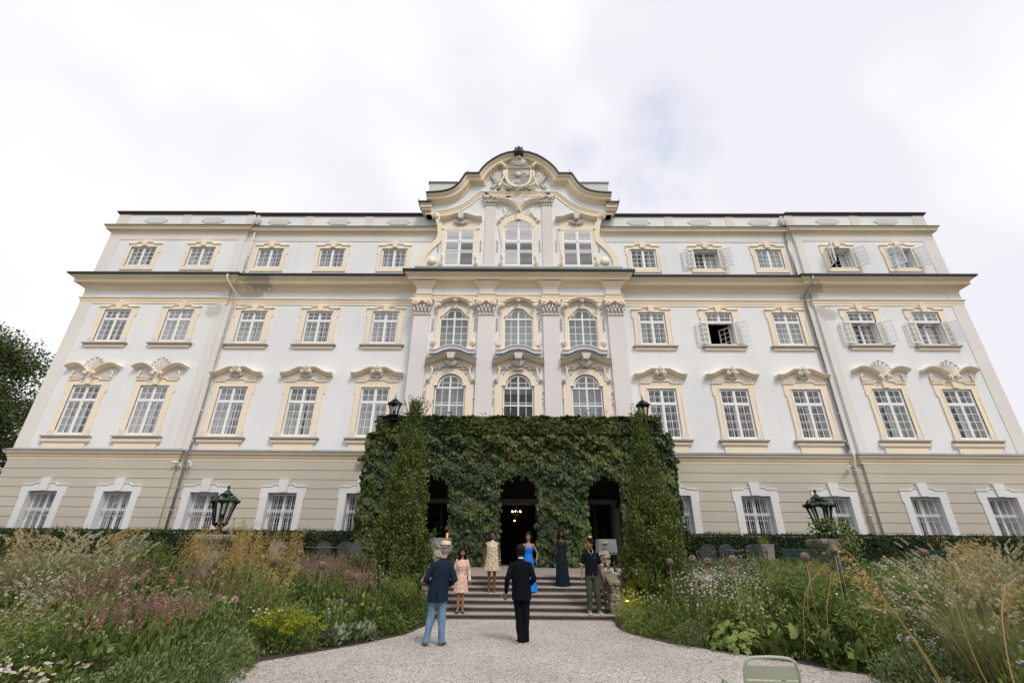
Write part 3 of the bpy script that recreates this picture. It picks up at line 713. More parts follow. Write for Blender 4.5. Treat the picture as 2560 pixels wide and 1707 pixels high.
for ci, x in enumerate(CX):
    # upper floor
    y = YC
    w_, poly = arched(x, y, .88, 12.30, 14.30, 14.86, 'basket', 4, 14.2)
    mb = MB(); out = [(x-1.22,12.35),(x-1.22,12.3)]
    outer = [(x-1.1,12.2),(x+1.1,12.2),(x+1.1,12.9),(x+1.06,14.5),(x+1.25,14.72),(x+.95,14.85),(x+.62,15.12),(x,15.25),(x-.62,15.12),(x-.95,14.85),(x-1.25,14.72),(x-1.06,14.5),(x-1.1,12.9)]
    inner = [(x-.88,12.25)] + [(a, b) for a, b in reversed(arc(14.32, 14.9, .88, 'basket'))] + [(.88,12.25)]
    inner = [(x-.88,12.25)] + [(x+a, b) for a, b in reversed(arc(14.32, 14.9, .88, 'basket'))] + [(x+.88,12.25)]
    mb.plate([outer, inner], y-.08, y+.2)
    P(mb, 'surround', M['cream'], w_)
    mb = MB()
    arcp = [(x-.98,14.98),(x-.85,15.06),(x-.55,15.24),(x-.28,15.33),(x,15.36),(x+.28,15.33),(x+.55,15.24),(x+.85,15.06),(x+.98,14.98)]
    mb.mould(arcp, cprof(y, .38, .17))
    for q in (-1, 1):
        scroll(mb, x+q*.93, 14.98, y-.34, .12, 1.4, -q, .05, a0=math.pi/2)
        scroll(mb, x+q*1.14, 12.62, y-.1, .17, 1.6, q, .045, a0=math.pi/2) if ci != 1 else mb.box(x+q*1.14-.15, x+q*1.14+.15, y-.12, y, 12.45, 12.8)
        mb.ell((x+q*1.14, y-.06, 12.62), (.19,.06,.19))
    P(mb, 'hood', M['cream'], w_)
    mb = MB()
    mb.plate([[(x-.75,14.98),(x,15.12),(x+.75,14.98),(x+.5,15.2),(x,15.34),(x-.5,15.2)]], y-.1, y)
    for k in range(11): mb.ell((x-.62+.124*k, y-.14, 15.26-.22*((k-5)/5)**2), (.055,.05,.045), n=7, m=4)
    mb.ell((x, y-.3, 15.3), (.14,.12,.12)); mb.plate([[(x-.09,14.84),(x+.09,14.84),(x+.12,15.2),(x-.12,15.2)]], y-.2, y)
    for q in (-1, 1):
        for k in range(3): leaf(mb, x+q*(1.08+.05*k), 14.8+.08*k, y-.08, math.pi/2-q*(.9-.5*k), .2, .09)
        for k in range(6):
            mb.ell((x+q*1.27, y-.06, 14.2-.14*k), (.06-.004*k,.05,.055)); mb.ell((x+q*1.27+.05*(-1)**k, y-.05, 14.13-.14*k), (.045,.04,.03), n=6, m=4)
    P(mb, 'hood_ornament', M['orn'], w_)
    # curved white balcony sill
    sp = [(x-1.33,12.02),(x-.95,12.02),(x-.85,12.06),(x-.6,12.2),(x-.3,12.29),(x,12.32),(x+.3,12.29),(x+.6,12.2),(x+.85,12.06),(x+.95,12.02),(x+1.33,12.02)]
    mb = MB(); mb.mould(sp, [(-.14, y+.02), (-.14, y-.22), (.02, y-.24), (.06, y-.3), (.11, y-.3), (.11, y+.02)])
    mb.plate([[(x-1.0,12.1),(x+1.0,12.1),(x+.86,12.2),(x+.6,12.34),(x,12.46),(x-.6,12.34),(x-.86,12.2)]], y-.06, y+.1)
    P(mb, 'sill', M['rose'], w_)
    # piano nobile
    w2, poly = arched(x, y, .86, 7.35, 9.94, 10.62, 'semi', 3 if False else 3, 9.86, narrow=.72, curt='blind' if ci != 1 else 'half', extra=8.85)
    mb = MB()
    outer = [(x-1.32,6.6),(x+1.32,6.6),(x+1.32,10.18),(x+1.02,10.18),(x+.96,10.42),(x+.75,10.72),(x+.4,10.93),(x,11.0),(x-.4,10.93),(x-.75,10.72),(x-.96,10.42),(x-1.02,10.18),(x-1.32,10.18)]
    inner = [(x-.88,7.35),(x-.88,9.98),(x-.74,9.98)] + [(x+a, b) for a, b in reversed(arc(9.98, 10.68, .74, 'semi'))][1:-1] + [(x+.74,9.98),(x+.88,9.98),(x+.88,7.35)]
    mb.plate([outer, inner], y-.09, y+.25)
    for q in (-1, 1): mb.box(x+q*.82-.1, x+q*.82+.1, y-.14, y, 9.96, 10.03)
    P(mb, 'surround', M['cream'], w2)
    mb = MB(); hp = [(x-1.42,11.18),(x-1.1,11.24),(x-.85,11.36),(x-.55,11.49),(x-.28,11.55),(x,11.57),(x+.28,11.55),(x+.55,11.49),(x+.85,11.36),(x+1.1,11.24),(x+1.42,11.18)]
    mb.mould(hp, cprof(y, .5, .2))
    mb.plate([[(x-1.05,10.95),(x+1.05,10.95),(x+1.25,11.22),(x+.85,11.4),(x+.3,11.58),(x-.3,11.58),(x-.85,11.4),(x-1.25,11.22)]], y-.05, y+.02)
    for q in (-1, 1):
        mb.tube([(x+q*1.14, y-.14, 11.12), (x+q*1.06, y-.16, 10.9), (x+q*1.1, y-.16, 10.6), (x+q*1.25, y-.16, 10.36), (x+q*1.3, y-.14, 10.22)], [.07,.06,.055,.08,.1], 8)
    P(mb, 'hood', M['cream'], w2)
    mb = MB(); mb.mould([(a, b+.215) for a, b in hp], [(0, y+.02), (0, y-.54), (.03, y-.55), (.30, y-.02)]); P(mb, 'hood_roof', M['lead'], w2)
    mb = MB()
    mb.plate([[(x-.95,10.98),(x-.4,11.02),(x+.4,11.02),(x+.95,10.98),(x+.85,11.18),(x,11.38),(x-.85,11.18)]], y-.08, y)
    mb.plate([[(x-.16,11.42),(x+.16,11.42),(x+.2,11.56),(x+.26,11.76),(x-.26,11.76),(x-.2,11.56)]], y-.66, y-.2)
    for k in range(9):
        a = -math.pi/2+(k-4)*.36; leaf(mb, x, 11.40, y-.2, a, .40, .13, .1)
    mb.ell((x, y-.22, 11.40), (.16,.14,.16))
    if ci == 1:
        mb.ell((x, y-.3, 11.30), (.12,.12,.17)); 
        for k in range(5): leaf(mb, x+.09*(k-2), 11.02, y-.14, -math.pi/2+(k-2)*.3, .22, .1, .06)
    for q in (-1, 1):
        for k in range(6): leaf(mb, x+q*(.3+.13*k), 11.05-.02*k+.06*(k % 2), y-.1, (math.pi if q < 0 else 0)+q*(.6-.5*(k % 3)), .2, .09, .05)
        for k in range(4): leaf(mb, x+q*(1.27), 10.3-.0*k, y-.12, -math.pi/2+q*.5*(k-1.5), .2, .08, .05)
        for k in range(5): leaf(mb, x+q*(1.42+.03*math.sin(k*2)), 9.75-.2*k, y-.05, -math.pi/2+q*.5*math.sin(k*2.1), .22, .08, .04)
    P(mb, 'hood_ornament', M['orn'], w2)

# ---- pilasters with capitals
def capital(mb, om, cx, hw, z0, z1, y, dep):
    h = z1-z0
    om.box(cx-hw, cx+hw, y-dep-.03, y, z0+.04, z1-h*.15)
    mb.box(cx-hw-.06, cx+hw+.06, y-dep-.07, y, z0-.03, z0+.04)
    n = 8; prof = []
    for i in range(n+1):     # abacus with concave front
        t = -1+2*i/n; prof.append((cx+t*(hw+.24), y-dep-.28+.17*(1-t*t)))
    vs = [(a, b, z1-h*.14) for a, b in prof]+[(a, y, z1-h*.14) for a, b in prof]+[(a, b, z1-.01) for a, b in prof]+[(a, y, z1-.01) for a, b in prof]
    m = n+1; fs = []
    for i in range(n): fs += [(i, i+1, 2*m+i+1, 2*m+i), (i, m+i, m+i+1, i+1), (2*m+i, 2*m+i+1, 3*m+i+1, 3*m+i)]
    fs += [(0, 2*m, 3*m, m), (n, m+n, 3*m+n, 2*m+n)]
    mb.add(vs, fs)
    for q in (-1, 1):
        vx = cx+q*(hw-.02); vz = z1-h*.34; r = h*.19
        mb.lathe([(r, -.09), (r, .06)], n=14); mb.xform(Matrix.Translation((vx, y-dep-.16, vz)) @ Matrix.Rotation(R(90), 4, 'X'), len(mb.v)-28)
        scroll(mb, vx, vz, y-dep-.26, r*.95, 1.7, q, .028, a0=math.pi/2)
        for k in range(3): leaf(om, vx+q*.05, vz-r-.04*k, y-dep-.08, -math.pi/2+q*.5*(k-1), .2, .09, .06)
    mb.box(cx-hw+.1, cx+hw-.1, y-dep-.14, y, z1-h*.28, z1-h*.15)
    om.ell((cx, y-dep-.2, z1-h*.2), (.13,.1,.12))
    nl = 5
    for row, (zz, L) in enumerate(((z0+.06, h*.34), (z0+.28*h, h*.36))):
        for k in range(nl - row):
            xx = cx+(k-(nl-1-row)/2)*(2*hw/(nl-1))*.95
            leaf(om, xx, zz, y-dep-.07, math.pi/2, L, .13, .07); om.ell((xx, y-dep-.13, zz+L*.9), (.06,.05,.04), n=6, m=4)
for cx in (-5.82, -1.95, 1.95, 5.82):
    mb = MB(); mb.box(cx-.47, cx+.47, YC-.18, YC+.02, 6.4, 14.42); pil = P(mb, 'pilaster', M['rose'])
    mb = MB(); om = MB(); capital(mb, om, cx, .46, 14.44, 15.46, YC, .18); P(mb, 'capital', M['cream'], pil); P(om, 'capital_foliage', M['orn'], pil)
    mb = MB()
    pth = [(cx-.46,YC+.02),(cx-.46,YC-.12),(cx+.46,YC-.12),(cx+.46,YC+.02)]
    mb.sweep([(0,15.45),(.05,15.45),(.05,15.6),(.08,15.62),(.08,15.74),(.13,15.78),(.16,15.84),(0,15.87)], pth)
    mb.sweep([(0,16.3),(.04,16.3),(.06,16.4),(.14,16.46),(.18,16.56),(.26,16.6),(.28,16.66),(0,16.72)], pth)
    P(mb, 'entablature', M['cream'], pil)
    mb = MB(); mb.box(cx-.46, cx+.46, YC-.13, YC, 15.87, 16.3); P(mb, 'entablature_block', M['pink'], pil)

# ---- gable pilasters, band, scrolls, pediment cornice
for s in (-1, 1):
    mb = MB(); cx = s*1.89; mb.box(cx-.33, cx+.33, YC-.08, YC+.02, 17.73, 22.86); pil = P(mb, 'gable_pilaster', M['pink'])
    mb = MB(); om = MB(); capital(mb, om, cx, .34, 22.88, 23.62, YC, .08); P(mb, 'capital', M['cream'], pil); P(om, 'capital_foliage', M['orn'], pil)
    mb = MB(); mb.box(cx-.38, cx+.38, YC-.11, YC+.01, 17.72, 17.98); P(mb, 'pilaster_base', M['cream'], pil)
mb = MB()
half = [(-5.7,22.18),(-5.5,22.2),(-4.76,22.36),(-4.2,22.58),(-3.77,22.82),(-3.4,23.12),(-3.13,23.42),(-2.85,23.72),(-2.6,23.92)]
bp = half + [(-x, z) for x, z in reversed(half)]
mb.mould(bp, [(-.28, YC+.02), (-.28, YC-.05), (-.12, YC-.06), (-.1, YC-.1), (.0, YC-.12), (.04, YC-.17), (.06, YC-.17), (.06, YC+.02)])
P(mb, 'gable_band', M['cream'])
for s in (-1, 1):
    mb = MB()
    sc_ = [(s*6.02,17.66),(s*6.2,18.0),(s*6.2,18.4),(s*6.08,18.8),(s*5.85,19.2),(s*5.5,19.62),(s*5.2,19.98),(s*5.12,20.5),(s*5.22,21.2),(s*5.35,21.6),(s*5.48,22.0)]
    pr = [(-.19, YC+.02), (-.19, YC-.10), (.19, YC-.10), (.19, YC+.02)]
    mb.mould(sc_, pr)
    mb.lathe([(.25, -.0), (.25, .12), (.1, .16)], n=18); mb.xform(Matrix.Translation((s*5.58, YC-.04, 21.92)) @ Matrix.Rotation(R(90), 4, 'X'), len(mb.v)-54)
    mb.lathe([(.3, 0), (.3, .1)], n=18); mb.xform(Matrix.Translation((s*5.52, YC-.03, 18.32)) @ Matrix.Rotation(R(90), 4, 'X'), len(mb.v)-36)
    scroll(mb, s*5.58, 21.92, YC-.2, .2, 1.5, s, .04)
    mb.mould([(s*6.0,17.80),(s*5.6,17.86),(s*5.2,18.0)] if s < 0 else [(s*5.2,18.0),(s*5.6,17.86),(s*6.0,17.8)], [(-.1, YC), (-.1, YC-.08), (.1, YC-.08), (.1, YC)])
    P(mb, 'gable_scroll', M['cream'])
lo = [(-6.22,22.90),(-5.59,22.94),(-5.1,23.0),(-4.59,23.14),(-4.15,23.38),(-3.8,23.72),(-3.5,24.15),(-3.28,24.62),(-2.32,24.62),(-2.22,25.0),(-2.02,25.38),(-1.75,25.74),(-1.4,26.08),(-1.0,26.38),(-.55,26.58),(0,26.65)]
ped = lo + [(-x, z) for x, z in reversed(lo[:-1])]
mb = MB()
mb.mould(ped, [(-.02, YC+.02), (-.02, YC-.08), (.07, YC-.10), (.10, YC-.16), (.16, YC-.40), (.36, YC-.44), (.38, YC-.5), (.44, YC-.56), (.50, YC-.60), (.52, YC+.6)])
for s in (-1, 1):
    a, b = sorted((s*5.6, s*6.62)); 
    for k, (e, z0, z1) in enumerate(((-.28,22.1,22.35),(-.1,22.36,22.5),(.0,22.52,22.72),(.06,22.74,22.82))):
        xx = s*(6.62+e); a, b = sorted((s*5.9, xx)); mb.box(a, b, YC-.3-e, YC+.5, z0, z1)
P(mb, 'gable_cornice', M['cream2'])
mb = MB(); mb.mould([(x, z) for x, z in ped], [(.51, YC+.6), (.505, YC-.62), (.53, YC-.68), (.62, YC-.68), (.66, YC-.6), (.66, YC+.6)])
for s in (-1, 1):
    a, b = sorted((s*5.9, s*6.76)); mb.box(a, b, YC-.45, YC+.5, 22.83, 22.93)
    mb.tube([(s*6.74, YC-.4, 22.9), (s*6.76, YC-.42, 23.15)], [.04, .01], 6); mb.tube([(s*3.5, YC-.6, 25.2), (s*3.52, YC-.6, 25.55)], [.04, .01], 6)
P(mb, 'gable_gutter', M['gutter'])

# ---- coat of arms
arms = MB(); sh = [(-.78,26.0),(-.78,25.05),(-.66,24.72),(-.4,24.45),(0,24.34),(.4,24.45),(.66,24.72),(.78,25.05),(.78,26.0)]
for x, z in sh: pass
y = YC-.22
arms.plate([[(x, z) for x, z in sh]][::1], y, YC)
coa = P(arms, 'coat_of_arms', M['orn'])
mb = MB()
o2 = [(x*1.2, 25.2+(z-25.2)*1.16) for x, z in sh]
mb.plate([o2, list(reversed(sh))], y-.12, YC)
for s in (-1, 1):
    mb.tube([(s*.9, y-.08, 25.9), (s*1.02, y-.12, 26.2), (s*1.25, y-.14, 26.36), (s*1.4, y-.12, 26.3)], [.14,.13,.12,.12], 8); mb.ell((s*1.42, y-.12, 26.28), .13)
    mb.tube([(s*.98, y-.05, 25.7), (s*1.06, y-.1, 25.5), (s*1.0, y-.1, 25.2), (s*1.15, y-.1, 24.95), (s*1.2, y-.08, 24.7), (s*.95, y-.06, 24.45), (s*.5, y-.06, 24.22)], [.09,.1,.08,.08,.1,.08,.06], 8)
    mb.tube([(s*1.2, y-.06, 24.62), (s*1.35, y-.06, 24.35), (s*1.5, y-.04, 24.2)], [.09,.07,.04], 7)
P(mb, 'shield_frame', M['cream'], coa)
mb = MB()
for k in range(9):
    a = math.pi/2+(k-4)*.33; leaf(mb, 0, 26.22, y-.14, a, .66, .2, .1)
mb.tube([(-.8, y-.1, 26.13), (0, y-.2, 26.2), (.8, y-.1, 26.13)], .06, 7)
mb.ell((0, y-.3, 26.75), (.2,.16,.14)); mb.ell((-.12, y-.3, 26.62), (.06,.08,.14)); mb.ell((.16, y-.28, 26.64), (.08,.08,.1))
P(mb, 'shell', M['orn'], coa)
mb = MB()
for s in (-1, 1):
    for k in range(7):
        a = (math.pi if s < 0 else 0)+s*(.9-.33*k); leaf(mb, s*1.12, 25.25, YC-.06, a, .8+.05*(k % 2), .26, .09, .05)
    for k in range(9):
        a = (math.pi if s < 0 else 0)-s*(.1*k); leaf(mb, s*(1.35+.05*k), 24.75-.03*k, YC-.05, a-s*.6*math.sin(k*2), .3, .1, .05)
    mb.tube([(s*1.3, YC-.12, 24.95), (s*1.75, YC-.14, 25.1), (s*1.95, YC-.12, 25.45), (s*1.9, YC-.1, 25.7)], [.05,.06,.05,.03], 6)
mb.ell((0, y-.1, 24.22), (.2,.14,.16))
for k in range(10): mb.ell((.17*math.cos(k), y-.16, 24.05+.17*math.sin(k*1.3)), (.07,.06,.06), n=6, m=4)
P(mb, 'scrollwork', M['orn'], coa)
mb = MB()   # relief on the shield: wavy bars, diagonal bands, central boss
for z, a, b in ((25.82,-.7,-.05),(25.62,-.7,-.1),(25.42,-.7,-.22),(25.2,-.7,-.16),(25.28,.2,.72),(25.08,.1,.72),(24.88,.05,.66),(24.7,-.3,.5)):
    n = 8; mb.tube([(a+(b-a)*i/n, y-.03, z+.018*math.sin(i*2.2)-.05*(i/n)*(1 if a > -.5 else 0)) for i in range(n+1)], .020, 5)
    for k in range(3): 
        xx = a+(b-a)*(k+.6)/3.4; mb.tube([(xx-.06, y-.02, z-.1), (xx, y-.04, z-.05), (xx+.06, y-.02, z-.1)], .014, 4)
for (x0, z0, x1, z1) in ((.05,25.85,.72,25.35),(-.62,25.12,.1,24.5)):
    for k in range(7):
        t = k/6; mb.ell((x0+(x1-x0)*t, y-.04, z0+(z1-z0)*t+.05*(-1)**k), (.05,.04,.045), n=6, m=4)
mb.tube([(.3, y-.02, 25.5), (.72, y-.02, 25.24)], .018, 4)
mb.ell((0,y-.12,25.38),(.26,.1,.12)); mb.ell((0,y-.06,25.5),(.34,.05,.1)); mb.ell((-.02,y-.14,25.26),(.18,.08,.1))
P(mb, 'shield_relief', M['orn'], coa)
M['crown'] = mat('dark_bronze', (.035,.038,.04), .6, (.08,.085,.085), 6)
mb = MB(); cz = 26.93; yy = YC-.62
mb.lathe([(.32,0),(.35,.05),(.33,.1),(.30,.14),(.31,.2)], (0, yy, cz), 14)
for k in range(8):
    t = 2*math.pi*k/8; x0, y0 = .30*math.cos(t), yy+.30*math.sin(t)
    mb.tube([(x0, y0, cz+.2), (x0*1.12, yy+(y0-yy)*1.12, cz+.34), (x0*.8, yy+(y0-yy)*.8, cz+.5), (0, yy, cz+.54)], [.05,.04,.035,.03], 6); mb.ell((x0*1.1, yy+(y0-yy)*1.1, cz+.36), .06, n=6, m=4)
mb.ell((0, yy, cz+.6), (.09,.09,.1)); mb.box(-.02, .02, yy-.02, yy+.02, cz+.66, cz+.84); mb.box(-.07, .07, yy-.018, yy+.018, cz+.73, cz+.77)
P(mb, 'crown', M['crown'], coa)

# ---- gable windows with louvred shutters
def louvre(mb, x0, x1, z0, z1, y, tilt, fr=.06, step=.085):
    mb.box(x0, x0+fr, y, y+.045, z0, z1); mb.box(x1-fr, x1, y, y+.045, z0, z1)
    mb.box(x0+fr, x1-fr, y, y+.045, z0, z0+fr); mb.box(x0+fr, x1-fr, y, y+.045, z1-fr, z1)
    n = int((z1-z0-2*fr)/step)
    for k in range(n):
        z = z0+fr+(k+.5)*(z1-z0-2*fr)/n; a = tilt; c, s = math.cos(a)*.036, math.sin(a)*.036
        mb.add([(x0+fr,y+.022-c,z-s-.006),(x1-fr,y+.022-c,z-s-.006),(x1-fr,y+.022+c,z+s-.006),(x0+fr,y+.022+c,z+s-.006),(x0+fr,y+.022-c,z-s+.006),(x1-fr,y+.022-c,z-s+.006),(x1-fr,y+.022+c,z+s+.006),(x0+fr,y+.022+c,z+s+.006)],
               [(0,1,2,3),(7,6,5,4),(0,4,5,1),(2,6,7,3)])
for ci, x in enumerate(CX):
    hw, z0 = (.98, 17.97); zt = 20.76 if ci != 1 else 21.0; y = YC
    mb = MB(); mb.box(x-hw-.02, x-hw+.05, y-.04, y+.06, z0, zt); mb.box(x+hw-.05, x+hw+.02, y-.04, y+.06, z0, zt); mb.box(x-hw+.05, x+hw-.05, y-.04, y+.06, zt-.06, zt); mb.box(x-hw+.05, x+hw-.05, y-.04, y+.06, z0, z0+.05)
    mb.box(x-hw+.05, x+hw-.05, y-.05, y+.05, 19.83, 19.92); mb.box(x-.04, x+.04, y-.05, y+.05, z0+.05, zt-.06)
    if ci == 1: mb.mould([(x+a, b) for a, b in arc(21.02, 21.55, .84, 'semi')], [(0, y+.06), (0, y-.04), (.06, y-.04), (.06, y+.06)])
    w_ = P(mb, 'shuttered_window', M['wood'])
    tl = [[.5,.5,.95,.5],[.6,.5,.5,.5],[.5,.5,.6,.9]][ci]
    q = 0
    for a, b in ((x-hw+.05, x-.03), (x+.03, x+hw-.05)):
        for (za, zb) in ((z0+.05, 19.08), (19.14, 19.83), (19.92, zt-.06)):
            mb = MB(); t_ = RND.choice([.75, 1.0, 1.15, .85]); louvre(mb, a, b, za, zb, y-.03, t_ if zb < 19.85 else 1.15); P(mb, 'shutter', M['wood'], w_)
    if ci == 1:
        mb = MB(); 
        for k in range(5):
            z = 21.08+.09*k; ww = .8*math.sqrt(max(0, 1-((z-21.02)/.53)**2)); mb.box(x-ww, x+ww, y-.02, y+.02, z, z+.05)
        mb.box(x-.03, x+.03, y-.035, y+.03, 21.0, 21.5); P(mb, 'lunette_shutter', M['wood'], w_)
    # surround
    mb = MB(); om = MB()
    if ci != 1:
        out = [(x-1.18,17.75),(x+1.18,17.75),(x+1.2,18.3),(x+1.12,19.0),(x+1.28,20.3),(x+1.3,20.95),(x+1.18,21.02),(x+.6,21.0),(x+.5,21.1),(x-.5,21.1),(x-.6,21.0),(x-1.18,21.02),(x-1.3,20.95),(x-1.28,20.3),(x-1.12,19.0),(x-1.2,18.3)]
        mb.plate([out, hole(x, .98, 17.96, 20.77)], y-.06, y+.1)
        hp = [(x-1.4,21.5),(x-1.05,21.5),(x-.8,21.56),(x-.5,21.7),(x-.25,21.76),(x,21.78),(x+.25,21.76),(x+.5,21.7),(x+.8,21.56),(x+1.05,21.5),(x+1.4,21.5)]
        mb.mould(hp, cprof(y, .36, .2)); mb.plate([[(x-1.1,21.0),(x+1.1,21.0),(x+1.15,21.5),(x+.5,21.7),(x-.5,21.7),(x-1.15,21.5)]], y-.04, y+.01)
        om.plate([[(x-.14,21.5),(x+.14,21.5),(x+.22,21.98),(x-.22,21.98)]], y-.44, y-.05)
        for k in range(7): leaf(om, x+.05*(k-3), 21.5, y-.1, -math.pi/2+(k-3)*.42, .42, .13, .06)
        for q in (-1, 1): scroll(mb, x+q*1.16, 20.85, y-.1, .1, 1.3, q, .03)
    else:
        out = [(x-1.12,17.75),(x+1.12,17.75),(x+1.16,18.3),(x+1.06,19.4),(x+1.3,20.9),(x+1.3,21.45),(x+1.1,21.5),(x+.9,21.75),(x+.5,22.0),(x,22.08),(x-.5,22.0),(x-.9,21.75),(x-1.1,21.5),(x-1.3,21.45),(x-1.3,20.9),(x-1.06,19.4),(x-1.16,18.3)]
        inn = [(x-1.0,17.96),(x-1.0,21.04),(x-.86,21.04)] + [(x+a, b) for a, b in reversed(arc(21.04, 21.6, .86, 'semi'))][1:-1] + [(x+.86,21.04),(x+1.0,21.04),(x+1.0,17.96)]
        mb.plate([out, inn], y-.07, y+.2)
        lf = [(x-1.42,23.0),(x-1.1,22.98),(x-.8,22.9),(x-.5,22.72),(x-.3,22.48),(x-.2,22.2)]
        pr = cprof(y, .4, .24); mb.mould(lf, pr); mb.mould([(2*x-a, b) for a, b in reversed(lf)], pr)
        for q in (-1, 1):
            mb.tube([(x+q*.98, y-.08, 22.6), (x+q*.86, y-.1, 22.2), (x+q*1.0, y-.1, 21.9), (x+q*1.28, y-.1, 21.65), (x+q*1.34, y-.1, 21.45)], [.06,.06,.07,.08,.08], 7)
            scroll(mb, x+q*1.3, 21.5, y-.12, .13, 1.4, q, .04)
            om.plate([[(x+q*.35,22.1),(x+q*.8,21.95),(x+q*.75,22.5),(x+q*.6,22.6)] if q > 0 else [(x+q*.8,21.95),(x+q*.35,22.1),(x+q*.6,22.6),(x+q*.75,22.5)]], y-.05, y)
        mb.plate([[(x-.16,21.62),(x+.16,21.62),(x+.2,22.15),(x-.2,22.15)]], y-.16, y)
        om.plate([[(x-.14,22.15),(x+.14,22.15),(x+.2,22.7),(x+.5,23.15),(x+.3,23.4),(x,23.5),(x-.3,23.4),(x-.5,23.15),(x-.2,22.7)]], y-.2, y)
        for k in range(5): leaf(om, x, 22.5, y-.22, math.pi/2+(k-2)*.3, .7, .14, .06)
    for q in (-1, 1):
        scroll(mb, x+q*1.16, 18.15, y-.1, .17, 1.5, q, .04, a0=math.pi/2)
        mb.tube([(x+q*1.12, y-.07, 18.9), (x+q*1.02, y-.08, 18.7), (x+q*1.1, y-.08, 18.4)], .05, 6)
        for k in range(6): om.ell((x+q*1.38, y-.05, 19.9-.15*k), (.055,.045,.05), n=6, m=4)
    P(mb, 'surround', M['cream'], w_); P(om, 'surround_ornament', M['orn'], w_)

# ---- rain pipes
for s in (-1, 1):
    mb = MB(); mb.tube([(s*17.8, 24.86, 20.95), (s*17.8, 24.86, 17.4)], .055, 8)
    for z in (20.3, 19.0, 17.9): mb.tube([(s*17.8, 24.86, z-.03), (s*17.8, 24.86, z+.03)], .07, 8)
    P(mb, 'rain_pipe', [M['pipepaint'] if s < 0 else M['zinc']])
    mb = MB(); yb = YW-.14
    mb.tube([(s*18.2, 24.1, 17.2), (s*18.18, 24.1, 16.85), (s*17.85, 24.7, 16.2), (s*17.84, yb, 16.0), (s*17.84, yb, 6.55)], .062, 8)
    for z in (15.2, 13.2, 10.7, 8.6, 6.9): mb.tube([(s*17.84, yb, z-.03), (s*17.84, yb, z+.03)], .08, 8)
    P(mb, 'rain_pipe', [M['pipepaint'] if s < 0 else M['zinc']])
    mb = MB(); mb.tube([(s*17.84, yb, 6.56), (s*17.84, 24.66, 6.45), (s*17.84, 24.66, 6.2), (s*17.84, 24.8, 5.8), (s*17.84, 24.8, 1.0)], .065, 8)
    for z in (5.5, 4.4, 3.3, 2.2): mb.tube([(s*17.84, 24.8, z-.03), (s*17.84, 24.8, z+.03)], .085, 8)
    P(mb, 'rain_pipe', [M['zinc'] if s < 0 else M['pipepaint']])

# security cameras under the ledge
def seccam(x, lbl, d):
    e_ = empty('security_camera', (x, 24.86, 5.6), label=lbl, cat='security camera', group='cameras under the stone ledge')
    mb = MB(); mb.box(-.05, .05, 0, .06, -.1, .06); mb.tube([(0, 0, -.02), (0, -.16, .0), (d*.05, -.2, .08)], .025, 6); mb.build('bracket', M['wood'], e_)
    mb = MB(); mb.tube([(d*-.02, -.16, .13), (d*.22, -.34, .09)], [.055, .06], 10); mb.build('housing', M['wood'], e_)
seccam(-18.15, 'white security camera under the ledge, left of the left rain pipe', -1)
seccam(-17.6, 'white security camera under the ledge, right of the left rain pipe', 1)
seccam(17.5, 'white security camera under the ledge beside the right rain pipe', -1)
# pigeons
def pigeon(x, y, z, rz, lbl):
    e_ = empty('pigeon', (x, y, z), rz, label=lbl, cat='pigeon', group='pigeons on the gable')
    mb = MB(); mb.ell((0,0,.09),(.15,.07,.075), Matrix.Rotation(R(-15),3,'Y')); mb.ell((.14,0,.17),(.045,.04,.045)); mb.tube([(.08,0,.11),(.13,0,.16)],[.05,.035],8)
    mb.tube([(-.1,0,.08),(-.26,0,.04)],[.05,.03],6, flat=.5); mb.tube([(.17,0,.17),(.21,0,.16)],[.012,.004],5)
    mb.tube([(.02,.02,.03),(.02,.02,0)],.008,4); mb.tube([(.02,-.02,.03),(.02,-.02,0)],.008,4)
    mb.build('body', M['pig'], e_)
M['pig'] = mat('pigeon_feathers', (.05,.055,.065), .7, (.12,.12,.13), 9)
pigeon(-1.4, YC-.25, 23.98, 2.4, 'dark pigeon on the gable band below the shield, leftmost of three')
pigeon(-.72, YC-.2, 23.98, 3.0, 'dark pigeon on the gable band left of the shield foot')
pigeon(.72, YC-.2, 23.98, .4, 'dark pigeon on the gable band right of the shield foot')
pigeon(-2.2, YC-.25, 23.63, .8, 'dark pigeon on the left gable capital')
pigeon(2.0, YC-.25, 23.63, .5, 'dark pigeon on the right gable capital')
pigeon(-.7, YC-.4, 23.2, 2.8, 'dark pigeon on the curved hood over the middle shuttered window')
